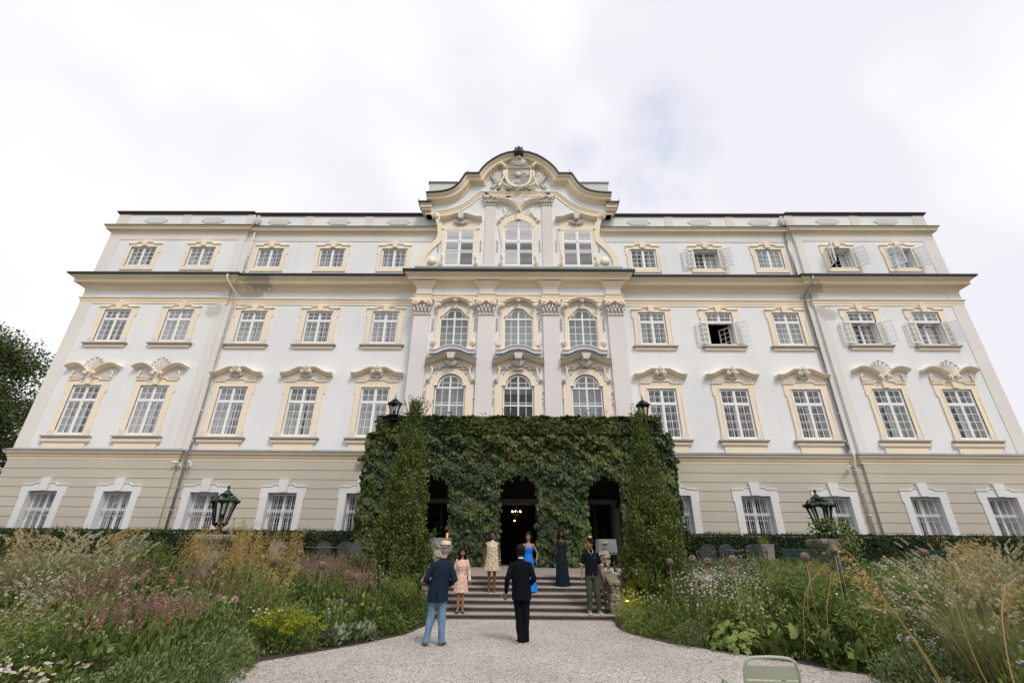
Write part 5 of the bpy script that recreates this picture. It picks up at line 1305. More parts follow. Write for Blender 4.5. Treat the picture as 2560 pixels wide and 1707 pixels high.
# tops and sides
n = 9000; x = NP.uniform(-6.8, 6.8, n); y = NP.uniform(21.5, 22.0, n); P_ = np.stack([x, y, 7.36+.07*nz(np.stack([x, y, 0*x], 1), 3)+.05*rnd(n)], 1)
V, F = scatter_leaves(P_, np.tile([0, -.3, 1.], (n, 1)), .14, .12, .2, .9); ivy.add(V, F, 0)
n = 7000; x = NP.uniform(-7.05, 7.05, n); y = NP.uniform(21.15, 21.6, n); P_ = np.stack([x, y, 6.46+.05*nz(np.stack([x, y, 0*x], 1), 3)+.06*rnd(n)], 1)
V, F = scatter_leaves(P_, np.tile([0, -.4, 1.], (n, 1)), .14, .12, .2, .9); ivy.add(V, F, 0)
for s in (-1, 1):
    n = 13000; y = NP.uniform(21.3, 24.9, n); z = NP.uniform(TH, 6.5, n)
    P_ = np.stack([np.full(n, 0.), y, z], 1); P_[:, 0] = s*(6.98+.16*nz(P_, 2.2, s)+.1*rnd(n)+.12*np.clip((3.5-z)/2, 0, 1))
    V, F = scatter_leaves(P_, np.tile([s*1., -.2, .15], (n, 1)), .15, .12, .9, .8); ivy.add(V, F, 0)
    n = 3500; y = NP.uniform(21.6, 24.6, n); z = NP.uniform(6.5, 7.4, n); P_ = np.stack([np.full(n, 0.), y, z], 1); P_[:, 0] = s*(6.68+.08*nz(P_, 3)+.08*rnd(n))
    V, F = scatter_leaves(P_, np.tile([s*1., -.2, .3], (n, 1)), .14, .12, .8, .9); ivy.add(V, F, 0)
    # runners creeping along the ledge of the palace
    n = 900; t = rnd(n)**1.8; P_ = np.stack([s*(7.0+1.5*t), 24.75-.12*rnd(n), 6.05+.28*(rnd(n)-.5)*(1-t*.7)-.1*t], 1); V, F = scatter_leaves(P_, np.tile([0, -1., .2], (n, 1)), .13, .11, .6, .9); ivy.add(V, F, 0)
    n = 2500; t = rnd(n); P_ = np.stack([s*(6.9+.75*t**1.5), 24.78-.15*rnd(n), 1.2+5.0*rnd(n)], 1); P_ = P_[P_[:, 2] > 1.2+7*(abs(P_[:, 0])-7.2)]; V, F = scatter_leaves(P_, np.tile([0, -1., .2], (len(P_), 1)), .13, .11, .8, .9); ivy.add(V, F, 0)
n = 9; c = np.stack([NP.uniform(-3, 3.5, n), np.full(n, 21.1), NP.uniform(5.6, 7.3, n)], 1)
V, F = scatter_leaves(c, np.tile([0, -1., 0], (n, 1)), .13, .1, .8, .5); ivy.add(V, F, 2)
# stray shoots standing off the top edge and sides
for k in range(60):
    x0 = RND.uniform(-6.7, 6.7); z0 = RND.choice([7.4, 6.5]); m_ = RND.randint(5, 14); t = np.linspace(0, 1, m_); L_ = RND.uniform(.12, .45); ln = RND.gauss(0, .5)
    P_ = np.stack([x0+ln*L_*t, (21.6 if z0 > 7 else 21.15)-.3*t*L_, z0+L_*t*(1-.7*t*abs(ln))], 1); V, F = scatter_leaves(P_, np.tile([0, -.6, .6], (m_, 1)), .11, .09, .4, .9); ivy.add(V, F, 0)
# hanging shoots over the arch edges
for cx_, hw, zs, za in AR:
    for k in range(46):
        u = RND.uniform(-.97, .97); x0 = cx_+u*hw; z0 = zs-.05+(za-zs)*math.sqrt(1-u*u); L_ = RND.choice([.15, .25, .35, .5])*RND.random()+.08
        m_ = int(L_/.03)+2; t = np.linspace(0, 1, m_)
        P_ = np.stack([x0+.03*np.sin(t*6+k), 21.3-.05*rnd(m_), z0-L_*t], 1); V, F = scatter_leaves(P_, np.tile([0, -1., 0], (m_, 1)), .10, .08, 1.2, .9); ivy.add(V, F, 0)
ivy.build('ivy', [M['ivy'], M['ivyy'], M['ivyr']], label='thick green ivy covering the porch, yellowing along its top', cat='ivy')

# ---------------- clipped hedges on the terrace
M['hedge'] = leafmat('hedge_leaf', [(.010,.024,.009),(.018,.036,.013),(.028,.05,.016),(.045,.07,.02)], .55, .15, patch=[(.03,.045,.014),(.06,.075,.02),(.09,.085,.03)], pscale=.8)
for s in (-1, 1):
    h = NMesh(); x0, x1 = 7.35, 28.5; y0, y1 = 22.7, 24.1; zt = 2.27
    n = 26000; x = NP.uniform(x0, x1, n); z = NP.uniform(TH, zt, n); P_ = np.stack([s*x, np.full(n, y0), z], 1); P_[:, 1] += .10*nz(P_, 1.6)+.05*nz(P_, 7)-.08*rnd(n)
    V, F = scatter_leaves(P_, np.tile([0, -1., .2], (n, 1)), .085, .055, .3, 1.1); h.add(V, F)
    n = 9000; x = NP.uniform(x0, x1, n); y = NP.uniform(y0, y1, n); P_ = np.stack([s*x, y, np.full(n, zt)], 1); P_[:, 2] += .03*nz(P_, 3)+.05*rnd(n)**2
    V, F = scatter_leaves(P_, np.tile([0, -.2, 1.], (n, 1)), .085, .055, 0, 1.1); h.add(V, F)
    e_ = empty('hedge', (s*18, y0, TH), label='long clipped dark green hedge along the palace wall %s of the porch' % ('left' if s < 0 else 'right'), cat='hedge')
    o = h.build('leaves', [M['hedge']]); o.parent = e_; o.matrix_parent_inverse = Matrix.Translation((-s*18, -y0, -TH))
    mb = MB(); a, b = sorted((s*x0, s*x1)); mb.box(a+.05, b-.05, y0+.15, y1, TH, zt-.05); o = mb.build('shade_core', M['core']); o.parent = e_; o.matrix_parent_inverse = Matrix.Translation((-s*18, -y0, -TH))  # near-black box: the hedge's inner shade put into its colour

# ---------------- the two hornbeam columns
hbl = [(.018,.040,.010),(.055,.09,.017),(.12,.165,.028),(.19,.235,.045),(.07,.105,.02)]
M['hornbeam'] = leafmat('hornbeam_leaf', hbl, .5, .25, .35, patch=[(.045,.075,.014),(.11,.15,.024),(.07,.105,.018),(.20,.22,.04)], pscale=2.0)
M['bark'] = mat('bark', (.08,.065,.045), .95, (.04,.033,.025), 12, bump=.8)
def column_tree(x, y, h, rmax, seed, lb, warm):
    e_ = empty('hornbeam', (x, y, .05), label=lb, cat='tree', group='columnar trees beside the steps')
    mb = MB(); mb.tube([(0,0,-.1),(.02,0,1.2),(-.02,.02,h*.55),(0,0,h*.93)], [.09,.07,.045,.01], 8)
    for k in range(46):
        z = .4+(h-1.0)*k/46; a = k*2.4+seed; rr = rmax*.8*(1-.6*(z/h))
        mb.tube([(0,0,z), (rr*.4*math.cos(a), rr*.4*math.sin(a), z+.35), (rr*.75*math.cos(a), rr*.75*math.sin(a), z+.95)], [.02,.014,.006], 5)
    mb.build('trunk', M['bark'], e_)
    r = np.random.default_rng(seed); lf = NMesh()
    # upswept sprays
    ns = 1050; zz = .05+(h-.4)*r.random(ns)**1.05; t = zz/h
    prof = rmax*np.interp(t, [0, .08, .3, .5, .7, .85, .95, 1], [.82, .82, .68, .48, .27, .13, .05, .01])
    az = r.uniform(0, 2*np.pi, ns); rad = prof*(.35+.65*r.random(ns)**.5)*(1+.13*np.sin(az*3+zz*2.3+seed)+.12*np.sin(zz*5+az))
    base = np.stack([rad*np.cos(az), rad*np.sin(az), zz], 1)
    for j in range(ns):
        m_ = 52; tp = 1-.6*max(0, (zz[j]/h-.5)*2); L_ = (.45+.3*r.random())*(.5+.5*tp); d = unit(np.array([[np.cos(az[j])*.35*tp, np.sin(az[j])*.35*tp, 1.0]])+r.normal(size=(1, 3))*.14*tp)
        tt = r.random(m_)[:, None]; p = base[j]+d*L_*(tt-.35)+r.normal(size=(m_, 3))*.045*(.5+.5*tp)
        D = unit(d*.9+r.normal(size=(m_, 3))*.65); o_ = unit(np.stack([np.full(m_, np.cos(az[j])), np.full(m_, np.sin(az[j])), np.full(m_, .4)], 1)+r.normal(size=(m_, 3))*.5)
        V, F = leafq(p, D, o_, .075*(.7+.6*r.random(m_)), .042*(.8+.4*r.random(m_))); lf.add(V, F)
    # leader shoots at the top
    for j in range(26):
        m_ = 26; b = np.array([r.normal()*.14, r.normal()*.14, h-.75+.3*r.random()]); d = unit(np.array([[r.normal()*.22, r.normal()*.22, 1.]]))
        tt = np.linspace(0, 1, m_)[:, None]; p = b+d*tt*(.45+.35*r.random()); V, F = leafq(p, unit(d+r.normal(size=(m_, 3))*.8), rdir(m_), .07+.0*tt[:, 0], .035+.0*tt[:, 0]); lf.add(V, F)
    lf.build('crown', [M['hornbeam']], e_)
column_tree(-3.5, 14.75, 6.1, 1.0, 5, 'narrow green hornbeam column left of the steps', 0)
column_tree(3.95, 14.75, 5.75, 1.12, 9, 'narrow green hornbeam column right of the steps', 1)

# ---------------- trees beyond the left end of the palace
M['tree1'] = leafmat('dense_tree_leaf', [(.012,.024,.007),(.025,.042,.012),(.045,.068,.015),(.075,.10,.02)], .6, .25, patch=[(.03,.045,.012),(.06,.08,.02)], pscale=.25)
M['tree2'] = leafmat('airy_tree_leaf', [(.045,.07,.02),(.08,.115,.035),(.13,.165,.06)], .6, .3)
def tree(x, y, h, r_, seed, lb, m, n, size, zc=.55, dens=1.0, clumps=70):
    e_ = empty('tree', (x, y, 0), label=lb, cat='tree')
    r = np.random.default_rng(seed); mb = MB()
    mb.tube([(0,0,-.3),(.1,0,h*.3),(0,.2,h*.6),(.1,0,h*.9)], [.35*h/15,.28*h/15,.16*h/15,.03], 9)
    C_ = []
    for k in range(clumps):
        a = r.uniform(0, 2*math.pi); t = r.random(); zz = h*(.12+.86*t); rr = r_*np.interp(t, [0, .3, .6, .85, 1], [.8, 1, .9, .6, .2])*math.sqrt(r.random())
        c = np.array([rr*math.cos(a), rr*math.sin(a), zz]); C_.append(c)
        if k % 2 == 0: mb.tube([(0,0,zz*.6), tuple(c*[.5,.5,1]-[0,0,zz*.18]), tuple(c)], [.09,.05,.02], 5)
    mb.build('trunk', M['bark'], e_); C_ = np.array(C_)
    idx = r.integers(0, clumps, n); s_ = (.08+.09*r.random(clumps))*h
    o_ = unit(r.normal(size=(n, 3))); P_ = C_[idx]+o_*(s_[idx]*r.random(n)**.45)[:, None]*np.array([1, 1, .62])
    D = unit(o_*.5+r.normal(size=(n, 3))*.7-np.array([0, 0, .3])); V, F = leafq(P_, D, unit(o_+r.normal(size=(n, 3))*.6+[0, 0, .5]), size*(.6+.8*r.random(n)), size*.6*(.6+.8*r.random(n)))
    lf = NMesh(); lf.add(V, F); lf.build('crown', [m], e_)
tree(-47.8, 34, 14.6, 6.3, 3, 'dense dark green tree in front beyond the left corner of the palace', M['tree1'], 100000, .32)
tree(-53.5, 42, 20.8, 8.0, 4, 'tall airy grey-green tree rising behind the dark one at the left', M['tree2'], 60000, .30, clumps=120)
tree(-40.5, 31, 9.0, 4.0, 8, 'low dark tree close to the left corner of the palace', M['tree1'], 20000, .28, clumps=50)
tree(-45.5, 45, 16.2, 3.2, 6, 'slender airy tree touching the left edge of the palace', M['tree2'], 9000, .26, clumps=50)
tree(36.6, 26, 7.7, 1.9, 7, 'tree tip at the right edge behind the palace corner', M['tree2'], 5000, .25, clumps=36)

# the wood across the park in front of the palace, which its panes mirror
nw = 60000; a = NP.uniform(-1.25, 1.25, nw); rr = 62+8*NP.random(nw); xw = rr*np.sin(a)*1.3; yw = -rr*np.cos(a)+12
hw_ = 11+3.5*np.sin(a*9)+2*np.sin(a*23+1); zw = hw_*NP.random(nw)**.7
P_ = np.stack([xw, yw, zw], 1); P_[:, 0] += 1.5*nz(P_, .5); o_ = np.stack([-xw, -yw, 12+0*xw], 1)
m = NMesh(); V, F = leafq(P_, rdir(nw), unit(unit(o_)+NP.normal(size=(nw, 3))*.5), .9+.8*NP.random(nw), .8+.5*NP.random(nw)); m.add(V, F)
m.build('woodland', [M['tree1']], kind='stuff')
# ================================================================== GARDEN PLANTS
G = {
 'grass': leafmat('pale_grass', [(.13,.16,.055),(.20,.21,.08),(.28,.26,.11),(.09,.13,.04)], .6, .35),
 'plume': leafmat('cream_plume', [(.46,.42,.26),(.60,.55,.38),(.36,.35,.20)], .8, .35),
 'straw': leafmat('straw_stem', [(.30,.22,.08),(.38,.28,.11),(.24,.18,.07)], .6, .2),
 'gold': leafmat('golden_spikelet', [(.40,.26,.09),(.54,.38,.15),(.30,.19,.06),(.66,.50,.24)], .6, .35),
 'mid': leafmat('mid_green_leaf', [(.035,.066,.013),(.085,.13,.027),(.16,.215,.045),(.05,.085,.018),(.23,.26,.06)], .5, .16),
 'light': leafmat('light_green_leaf', [(.10,.16,.035),(.19,.255,.065),(.28,.33,.09),(.08,.13,.03)], .5, .2),
 'dark': leafmat('dark_green_leaf', [(.04,.065,.016),(.08,.115,.027),(.135,.18,.045)], .55, .14),
 'blue': leafmat('blue_green_leaf', [(.06,.095,.03),(.12,.165,.055),(.19,.235,.085)], .6, .14),
 'silver': leafmat('silvery_leaf', [(.16,.20,.12),(.24,.28,.18),(.12,.165,.085)], .7, .2),
 'strap': leafmat('strap_leaf', [(.09,.14,.03),(.14,.19,.045),(.24,.25,.08)], .45, .3),
 'pink': leafmat('pink_flower_spike', [(.27,.13,.11),(.40,.22,.19),(.19,.09,.07),(.50,.32,.27)], .7, .25),
 'white': leafmat('white_petal', [(.78,.74,.74),(.72,.58,.60),(.82,.80,.80)], .6, .3),
 'cream': leafmat('cream_flower', [(.72,.68,.42),(.62,.58,.30),(.74,.72,.58)], .6, .3),
 'purple': leafmat('mauve_petal', [(.36,.28,.55),(.46,.36,.62),(.52,.40,.60)], .6, .3),
 'lilac': leafmat('lilac_petal', [(.60,.42,.62),(.68,.52,.70)], .6, .3),
 'chart': leafmat('chartreuse_flower', [(.26,.30,.02),(.36,.38,.03),(.18,.24,.02)], .6, .3),
 'yellow': leafmat('yellow_flower', [(.70,.45,.02),(.62,.36,.02)], .6, .3),
 'rose': leafmat('pink_rose_petal', [(.70,.30,.32),(.78,.48,.46)], .6, .3),
 'brown': leafmat('dry_seed_head', [(.27,.20,.145),(.36,.28,.21),(.19,.135,.10)], .8, .15),
}
def r_(n): return NP.random(n)
def rU(a, b, n): return NP.uniform(a, b, n)
def disc(n, r):
    a = rU(0, 6.2832, n); d = r*np.sqrt(r_(n)); return np.stack([d*np.cos(a), d*np.sin(a), 0*a], 1)
def dome(n, r, h, lo=0):
    u = unit(NP.normal(size=(n, 3))); u[:, 2] = np.abs(u[:, 2]); q = r_(n)[:, None]**.35
    P_ = u*q*np.array([r, r, h]); P_[:, 2] += lo; return P_, u
def bunch(m, P_, u, L_, W_, up=.5, mi=0):
    n = len(P_); D = unit(u*.6+NP.normal(size=(n, 3))*.6+np.array([0, 0, up])); V, F = leafq(P_, D, unit(u+NP.normal(size=(n, 3))*.5+[0, 0, .4]), L_*(.6+.8*r_(n)), W_*(.6+.8*r_(n))); m.add(V, F, mi)
def stems(m, n, r, L_, W_, lean=.18, bend=.25, mi=0, k=5, Lv=.25):
    B = disc(n, r); az = rU(0, 6.2832, n); V, F, pos = blades(B, az, np.abs(NP.normal(0, lean, n)), L_*(1-Lv+2*Lv*r_(n)), np.full(n, W_), NP.normal(bend, .12, n), k); m.add(V, F, mi); return pos
def heads(m, C_, n, rr, L_, W_, mi=0, flat=False):
    """a little ball or disc of petals at every centre"""
    N_ = len(C_); C2 = np.repeat(C_, n, 0)
    if flat:
        a = np.tile(np.arange(n)*6.2832/n, N_)+np.repeat(rU(0, 6, N_), n); tl = np.repeat(unit(NP.normal(size=(N_, 3))*.45+[0, -.35, .9]), n, 0)
        e1 = unit(np.cross(tl, [1., 0, 0])); e2 = np.cross(tl, e1); D = e1*np.cos(a)[:, None]+e2*np.sin(a)[:, None]; V, F = leafq(C2, D, tl, np.full(len(C2), L_), np.full(len(C2), W_))
    else:
        u = unit(NP.normal(size=(len(C2), 3))); V, F = leafq(C2+u*rr*.4, u, rdir(len(C2)), np.full(len(C2), L_)*(.7+.6*r_(len(C2))), np.full(len(C2), W_))
    m.add(V, F, mi)
protos = {}
def proto(kind, parts):
    e_ = empty(kind, (0,0,0))
    for nm, m, mats in parts: m.build(nm, [G[x] for x in mats], e_)
    protos.setdefault(kind, []).append(e_)
def p_feather():
    m = NMesh(); stems(m, 260, .28, .9, .011, .35, .9, k=6)
    f = NMesh(); pos = stems(f, 22, .26, 1.42, .007, .28, .95, 0, k=9)
    n = 38
    for p in pos:
        a, c = p[-2], p[-1]; t = np.linspace(0, 1, n)[:, None]; q = a+(c-a)*t; d = unit((c-a)[None])
        u = unit(NP.normal(size=(n, 3))); V, F = leafq(q-u*.006, unit(u+d*.9), rdir(n), np.full(n, .038), np.full(n, .02)); f.add(V, F, 1)
    proto('feather_grass', [('leaves', m, ['grass']), ('seed_heads', f, ['grass', 'plume'])])
def p_gold(low=True, ht=1.75, ns=9):
    m = NMesh()
    stems(m, 150 if low else 40, .25, .75, .009, .4, .9, k=5)
    f = NMesh(); pos = stems(f, ns, .2, ht, .009, .12, .32, 0, k=12, Lv=.15)
    for p in pos:
        n = 46; t = rU(.60, 1, n); i = np.clip((t*(len(p)-1)).astype(int), 0, len(p)-2); fr = (t*(len(p)-1)-i)[:, None]; c = p[i]*(1-fr)+p[i+1]*fr
        o = rdir(n); o[:, 2] = -np.abs(o[:, 2])*.4; off = o*(.03+.15*(1-t)*2.2)[:, None]*(.4+.9*r_(n))[:, None]
        V, F = leafq(c+off, unit(np.array([0, 0, -1.])+o*.7), rdir(n), np.full(n, .052), np.full(n, .016)); f.add(V, F, 1)
        V, F = leafq(c, off, rdir(n), np.linalg.norm(off, axis=1), np.full(n, .003)); f.add(V, F, 0)
    proto('golden_oats', [('leaves', m, ['grass']), ('seed_heads', f, ['straw', 'gold'])])
def p_persicaria():
    m = NMesh(); P_, u = dome(620, .5, .62); bunch(m, P_, u, .13, .05)
    f = NMesh(); pos = stems(f, 34, .44, .98, .006, .16, .12, 0, k=5, Lv=.16)
    for p in pos:
        n = 30; a, b = p[-1], p[-2]; d = unit((a-b)[None])[0]; t = r_(n)[:, None]; u = unit(NP.normal(size=(n, 3))); V, F = leafq(a-d*.05+d*t*.17, unit(u+d), rdir(n), np.full(n, .019), np.full(n, .014)); f.add(V, F, 1)
    proto('persicaria', [('leaves', m, ['mid']), ('flower_spikes', f, ['mid', 'pink'])])
def p_gaura():
    m = NMesh(); pos = stems(m, 75, .3, 1.05, .005, .3, .4, k=6)
    P_, u = dome(420, .42, .6); bunch(m, P_, u, .075, .022)
    C_ = []; 
    for p in pos:
        for _ in range(1): j = NP.integers(3, 7); C_.append(p[j]+NP.normal(size=3)*.035)
    C_ = np.array(C_); f = NMesh(); heads(f, C_, 4, .01, .026, .017, 0, True)
    proto('gaura', [('leaves', m, ['mid']), ('flowers', f, ['white'])])
def p_aster(cols='purple', leaf='light', ht=.72):
    m = NMesh(); P_, u = dome(750, .46, ht); bunch(m, P_, u, .085, .024, 1.0); pos = stems(m, 60, .35, ht*1.1, .006, .2, .2)
    C_ = pos[:18, -1]; f = NMesh(); heads(f, C_, 10, .01, .024, .010, 0, True)
    proto('aster' if cols == 'purple' else 'wildflower', [('leaves', m, [leaf]), ('flowers', f, [cols])])
def p_bush(kind, leaf, n, r, h, L_, W_, up=.5):
    m = NMesh(); P_, u = dome(n, r, h); P_ *= (1+.16*nz(P_, 5, n*.01))[:, None]; bunch(m, P_, u, L_, W_, up); proto(kind, [('leaves', m, [leaf])])
def p_fennel(leaf='light'):
    m = NMesh(); pos = stems(m, 46, .25, .85, .008, .25, .3, k=7)
    for p in pos:
        n = 46; t = rU(.25, 1, n); i = np.clip((t*(len(p)-1)).astype(int), 0, len(p)-2); c = p[i]+(p[i+1]-p[i])*r_(n)[:, None]; u = unit(NP.normal(size=(n, 3))+[0, 0, .5]); V, F = leafq(c, u, rdir(n), np.full(n, .11), np.full(n, .013)); m.add(V, F)
    proto('feathery_plant', [('leaves', m, [leaf])])
def p_euphorbia():
    m = NMesh(); pos = stems(m, 34, .3, .55, .012, .35, .2, k=5)
    for p in pos: 
        n = 22; i = NP.integers(1, len(p)-1, n); V, F = leafq(p[i], unit(NP.normal(size=(n, 3))+[0, 0, .3]), rdir(n), np.full(n, .08), np.full(n, .014)); m.add(V, F)
    f = NMesh(); C_ = np.repeat(pos[:, -1], 5, 0)+NP.normal(size=(170, 3))*[.045, .045, .02]; heads(f, C_, 12, .03, .03, .028)
    proto('euphorbia', [('leaves', m, ['mid']), ('flowers', f, ['chart'])])
def p_broad(leaf='silver', n=80, L_=.19, W_=.07):
    m = NMesh(); B = disc(n, .22); az = rU(0, 6.28, n); V, F, _ = blades(B+[0, 0, .02], az, rU(.3, 1.0, n), L_*(.7+.6*r_(n)), np.full(n, W_), rU(.3, .8, n), 5); m.add(V, F)
    B = B+np.stack([np.cos(az)*.05, np.sin(az)*.05, rU(.05, .22, n)], 1); V, F, _ = blades(B, az+1, rU(.2, .9, n), L_*(.6+.5*r_(n)), np.full(n, W_*.9), rU(.3, .9, n), 5); m.add(V, F)
    proto('broad_leaved_plant' if leaf != 'silver' else 'lambs_ear', [('leaves', m, [leaf])])
def p_round(leaf='light'):
    m = NMesh(); n = 210; P_, u = dome(n, .42, .36); az = rU(0, 6.28, n)
    for k in range(5):
        a = az+k*1.2566; N0 = unit(np.array([0, -.5, .8])+u*.9); e1 = unit(np.cross(N0, [.3, .9, .1])); e2 = np.cross(N0, e1); D = e1*np.cos(a)[:, None]+e2*np.sin(a)[:, None]; V, F = leafq(P_, D, N0, np.full(n, .06), np.full(n, .058)); m.add(V, F)
    proto('ladys_mantle', [('leaves', m, [leaf])])
def p_iris(leaf='strap', n=26, L_=.62, W_=.038, kind='iris', bend=.25, r=.14, lean=.25):
    m = NMesh(); B = disc(n, r); az = rU(0, 6.28, n); V, F, _ = blades(B, az, np.abs(NP.normal(0, lean, n)), L_*(.7+.5*r_(n)), np.full(n, W_), np.abs(NP.normal(bend, .2, n)), 7); m.add(V, F)
    proto(kind, [('leaves', m, [leaf])])
def p_daisy(col='white', kind='daisy', ht=.62, big=.032, nf=22):
    m = NMesh(); P_, u = dome(380, .35, .4); bunch(m, P_, u, .07, .02); pos = stems(m, nf, .3, ht, .006, .25, .2)
    f = NMesh(); heads(f, pos[:, -1], 13, .01, big, big*.36, 0, True); heads(f, pos[:, -1]+[0, 0, .004], 5, .006, .012, .012, 1)
    proto(kind, [('leaves', m, ['mid']), ('flowers', f, [col, 'yellow'])])
def p_scab():
    m = NMesh(); P_, u = dome(300, .3, .4); bunch(m, P_, u, .07, .02); pos = stems(m, 34, .3, .85, .005, .25, .2)
    f = NMesh(); heads(f, pos[:, -1], 16, .018, .018, .016)
    proto('scabious', [('leaves', m, ['light']), ('flowers', f, ['cream'])])
def p_phlox():
    m = NMesh(); P_, u = dome(380, .3, .45); bunch(m, P_, u, .08, .024); pos = stems(m, 8, .22, .62, .008, .2, .1)
    f = NMesh(); C_ = np.repeat(pos[:, -1], 12, 0)+NP.normal(size=(96, 3))*[.045, .045, .03]; heads(f, C_, 5, .01, .02, .018, 0, True)
    proto('phlox', [('leaves', m, ['mid']), ('flowers', f, ['lilac'])])
def p_rose():
    m = NMesh(); P_, u = dome(500, .4, .75); bunch(m, P_, u, .06, .04)
    f = NMesh(); C_, u = dome(9, .4, .8); heads(f, C_, 26, .04, .045, .04)
    proto('rose_bush', [('leaves', m, ['dark']), ('flowers', f, ['rose'])])
for _ in range(2): p_feather(); p_gold(); p_persicaria(); p_gaura(); p_aster()
p_aster('cream', 'mid', .6)
for _ in range(2): p_bush('leafy_shrub', 'mid', 1100, .5, .62, .095, .045)
p_bush('dark_shrub', 'blue', 2400, .58, .62, .06, .020, .7); p_bush('dark_shrub', 'dark', 2000, .55, .6, .07, .022, .9)
p_fennel(); p_fennel('mid'); p_euphorbia(); p_broad(); p_broad('mid', 30, .26, .13); p_round(); p_iris(); p_daisy(); p_scab(); p_phlox(); p_rose()
p_iris('strap', 110, .95, .036, 'agapanthus', 1.1, .25, .45)
# shrubs tucked round the piers are planted below
BIN = [e for v in protos.values() for e in v]
# projection of a world point to the photograph's wide view (2352 px), used to plan which drift grows where
def toV(x, y, z):
    d = Vector((x+.146, y, z-1.65)); w_ = d.dot(Fw)
    return (1280+f_px*d.dot(A_)/w_)/1.0884, (853.5-f_px*d.dot(B_)/w_)/1.0884
side_txt = {-1: 'left', 1: 'right'}
LB = {
 'feather_grass': 'pale feathery grass with cream plumes', 'golden_oats': 'golden oat grass on tall stems', 'persicaria': 'pink flower spikes over green leaves',
 'gaura': 'small white butterfly flowers', 'aster': 'green clump dotted with mauve daisies', 'wildflower': 'green clump dotted with cream flowers',
 'leafy_shrub': 'mid green leafy mound', 'dark_shrub': 'fine-leaved blue-green mound', 'feathery_plant': 'fine feathery green foliage', 'euphorbia': 'yellow-green euphorbia heads',
 'lambs_ear': 'silvery broad-leaved lambs ear', 'broad_leaved_plant': 'broad oval green leaves', 'ladys_mantle': 'low rounded scalloped leaves', 'iris': 'fan of upright sword leaves',
 'daisy': 'white daisies with yellow eyes', 'scabious': 'cream button flowers on thin stems', 'phlox': 'lilac flower heads', 'rose_bush': 'pink roses among dark leaves', 'agapanthus': 'arching strap-leaved plant' }
def where(x, y):
    s_ = -1 if x < 0 else 1; e = abs(x)-abs(edge_x(y, s_)); bed = 'left' if s_ < 0 else 'right'; ax = abs(x)
    if y > 15.5: return ('%s of the steps, past the lantern pedestal' if ax > 9 else '%s of the steps, before the hedge') % bed
    if ax < 4.6 and y > 12: return 'beside the %s pier of the steps' % bed
    l = 'past the lantern pedestal' if ax > 10.2 else 'by the lantern pedestal' if ax > 7.4 else 'before the lantern pedestal' if ax > 5.4 else 'near the steps'
    if e < .75: return 'in the %s bed, gravel edge, %s' % (bed, 'far end' if y > 11 else 'near end' if y < 8 else 'halfway along')
    return 'in the %s bed, %s, %s' % (bed, 'front row' if y < 7.2 else 'middle' if y < 10.4 else 'back row', l)
used = {}
def plant(kind, x, y, s=1.0, hz=1.0, z=None, lb=None, grp=None, rz=None):
    v = protos[kind]; o0 = RND.choice(v)
    if o0.name in used: o = copy_tree(o0)
    else: o = o0; used[o0.name] = 1
    sd_ = -1 if x < 0 else 1
    o.location = (x, y, bed_z(x, y)-.02 if z is None else z); o.rotation_euler = (RND.gauss(0,.04), RND.gauss(0,.04), RND.uniform(0, 6.28) if rz is None else rz)
    o.scale = (s*RND.uniform(.9,1.1), s*RND.uniform(.9,1.1), s*hz*RND.uniform(.9,1.1))
    wh = where(x, y); meta(o, lb or (LB[kind]+' '+wh), kind.replace('_', ' '), grp or (kind.replace('_', ' ')+' clumps '+wh)); return o
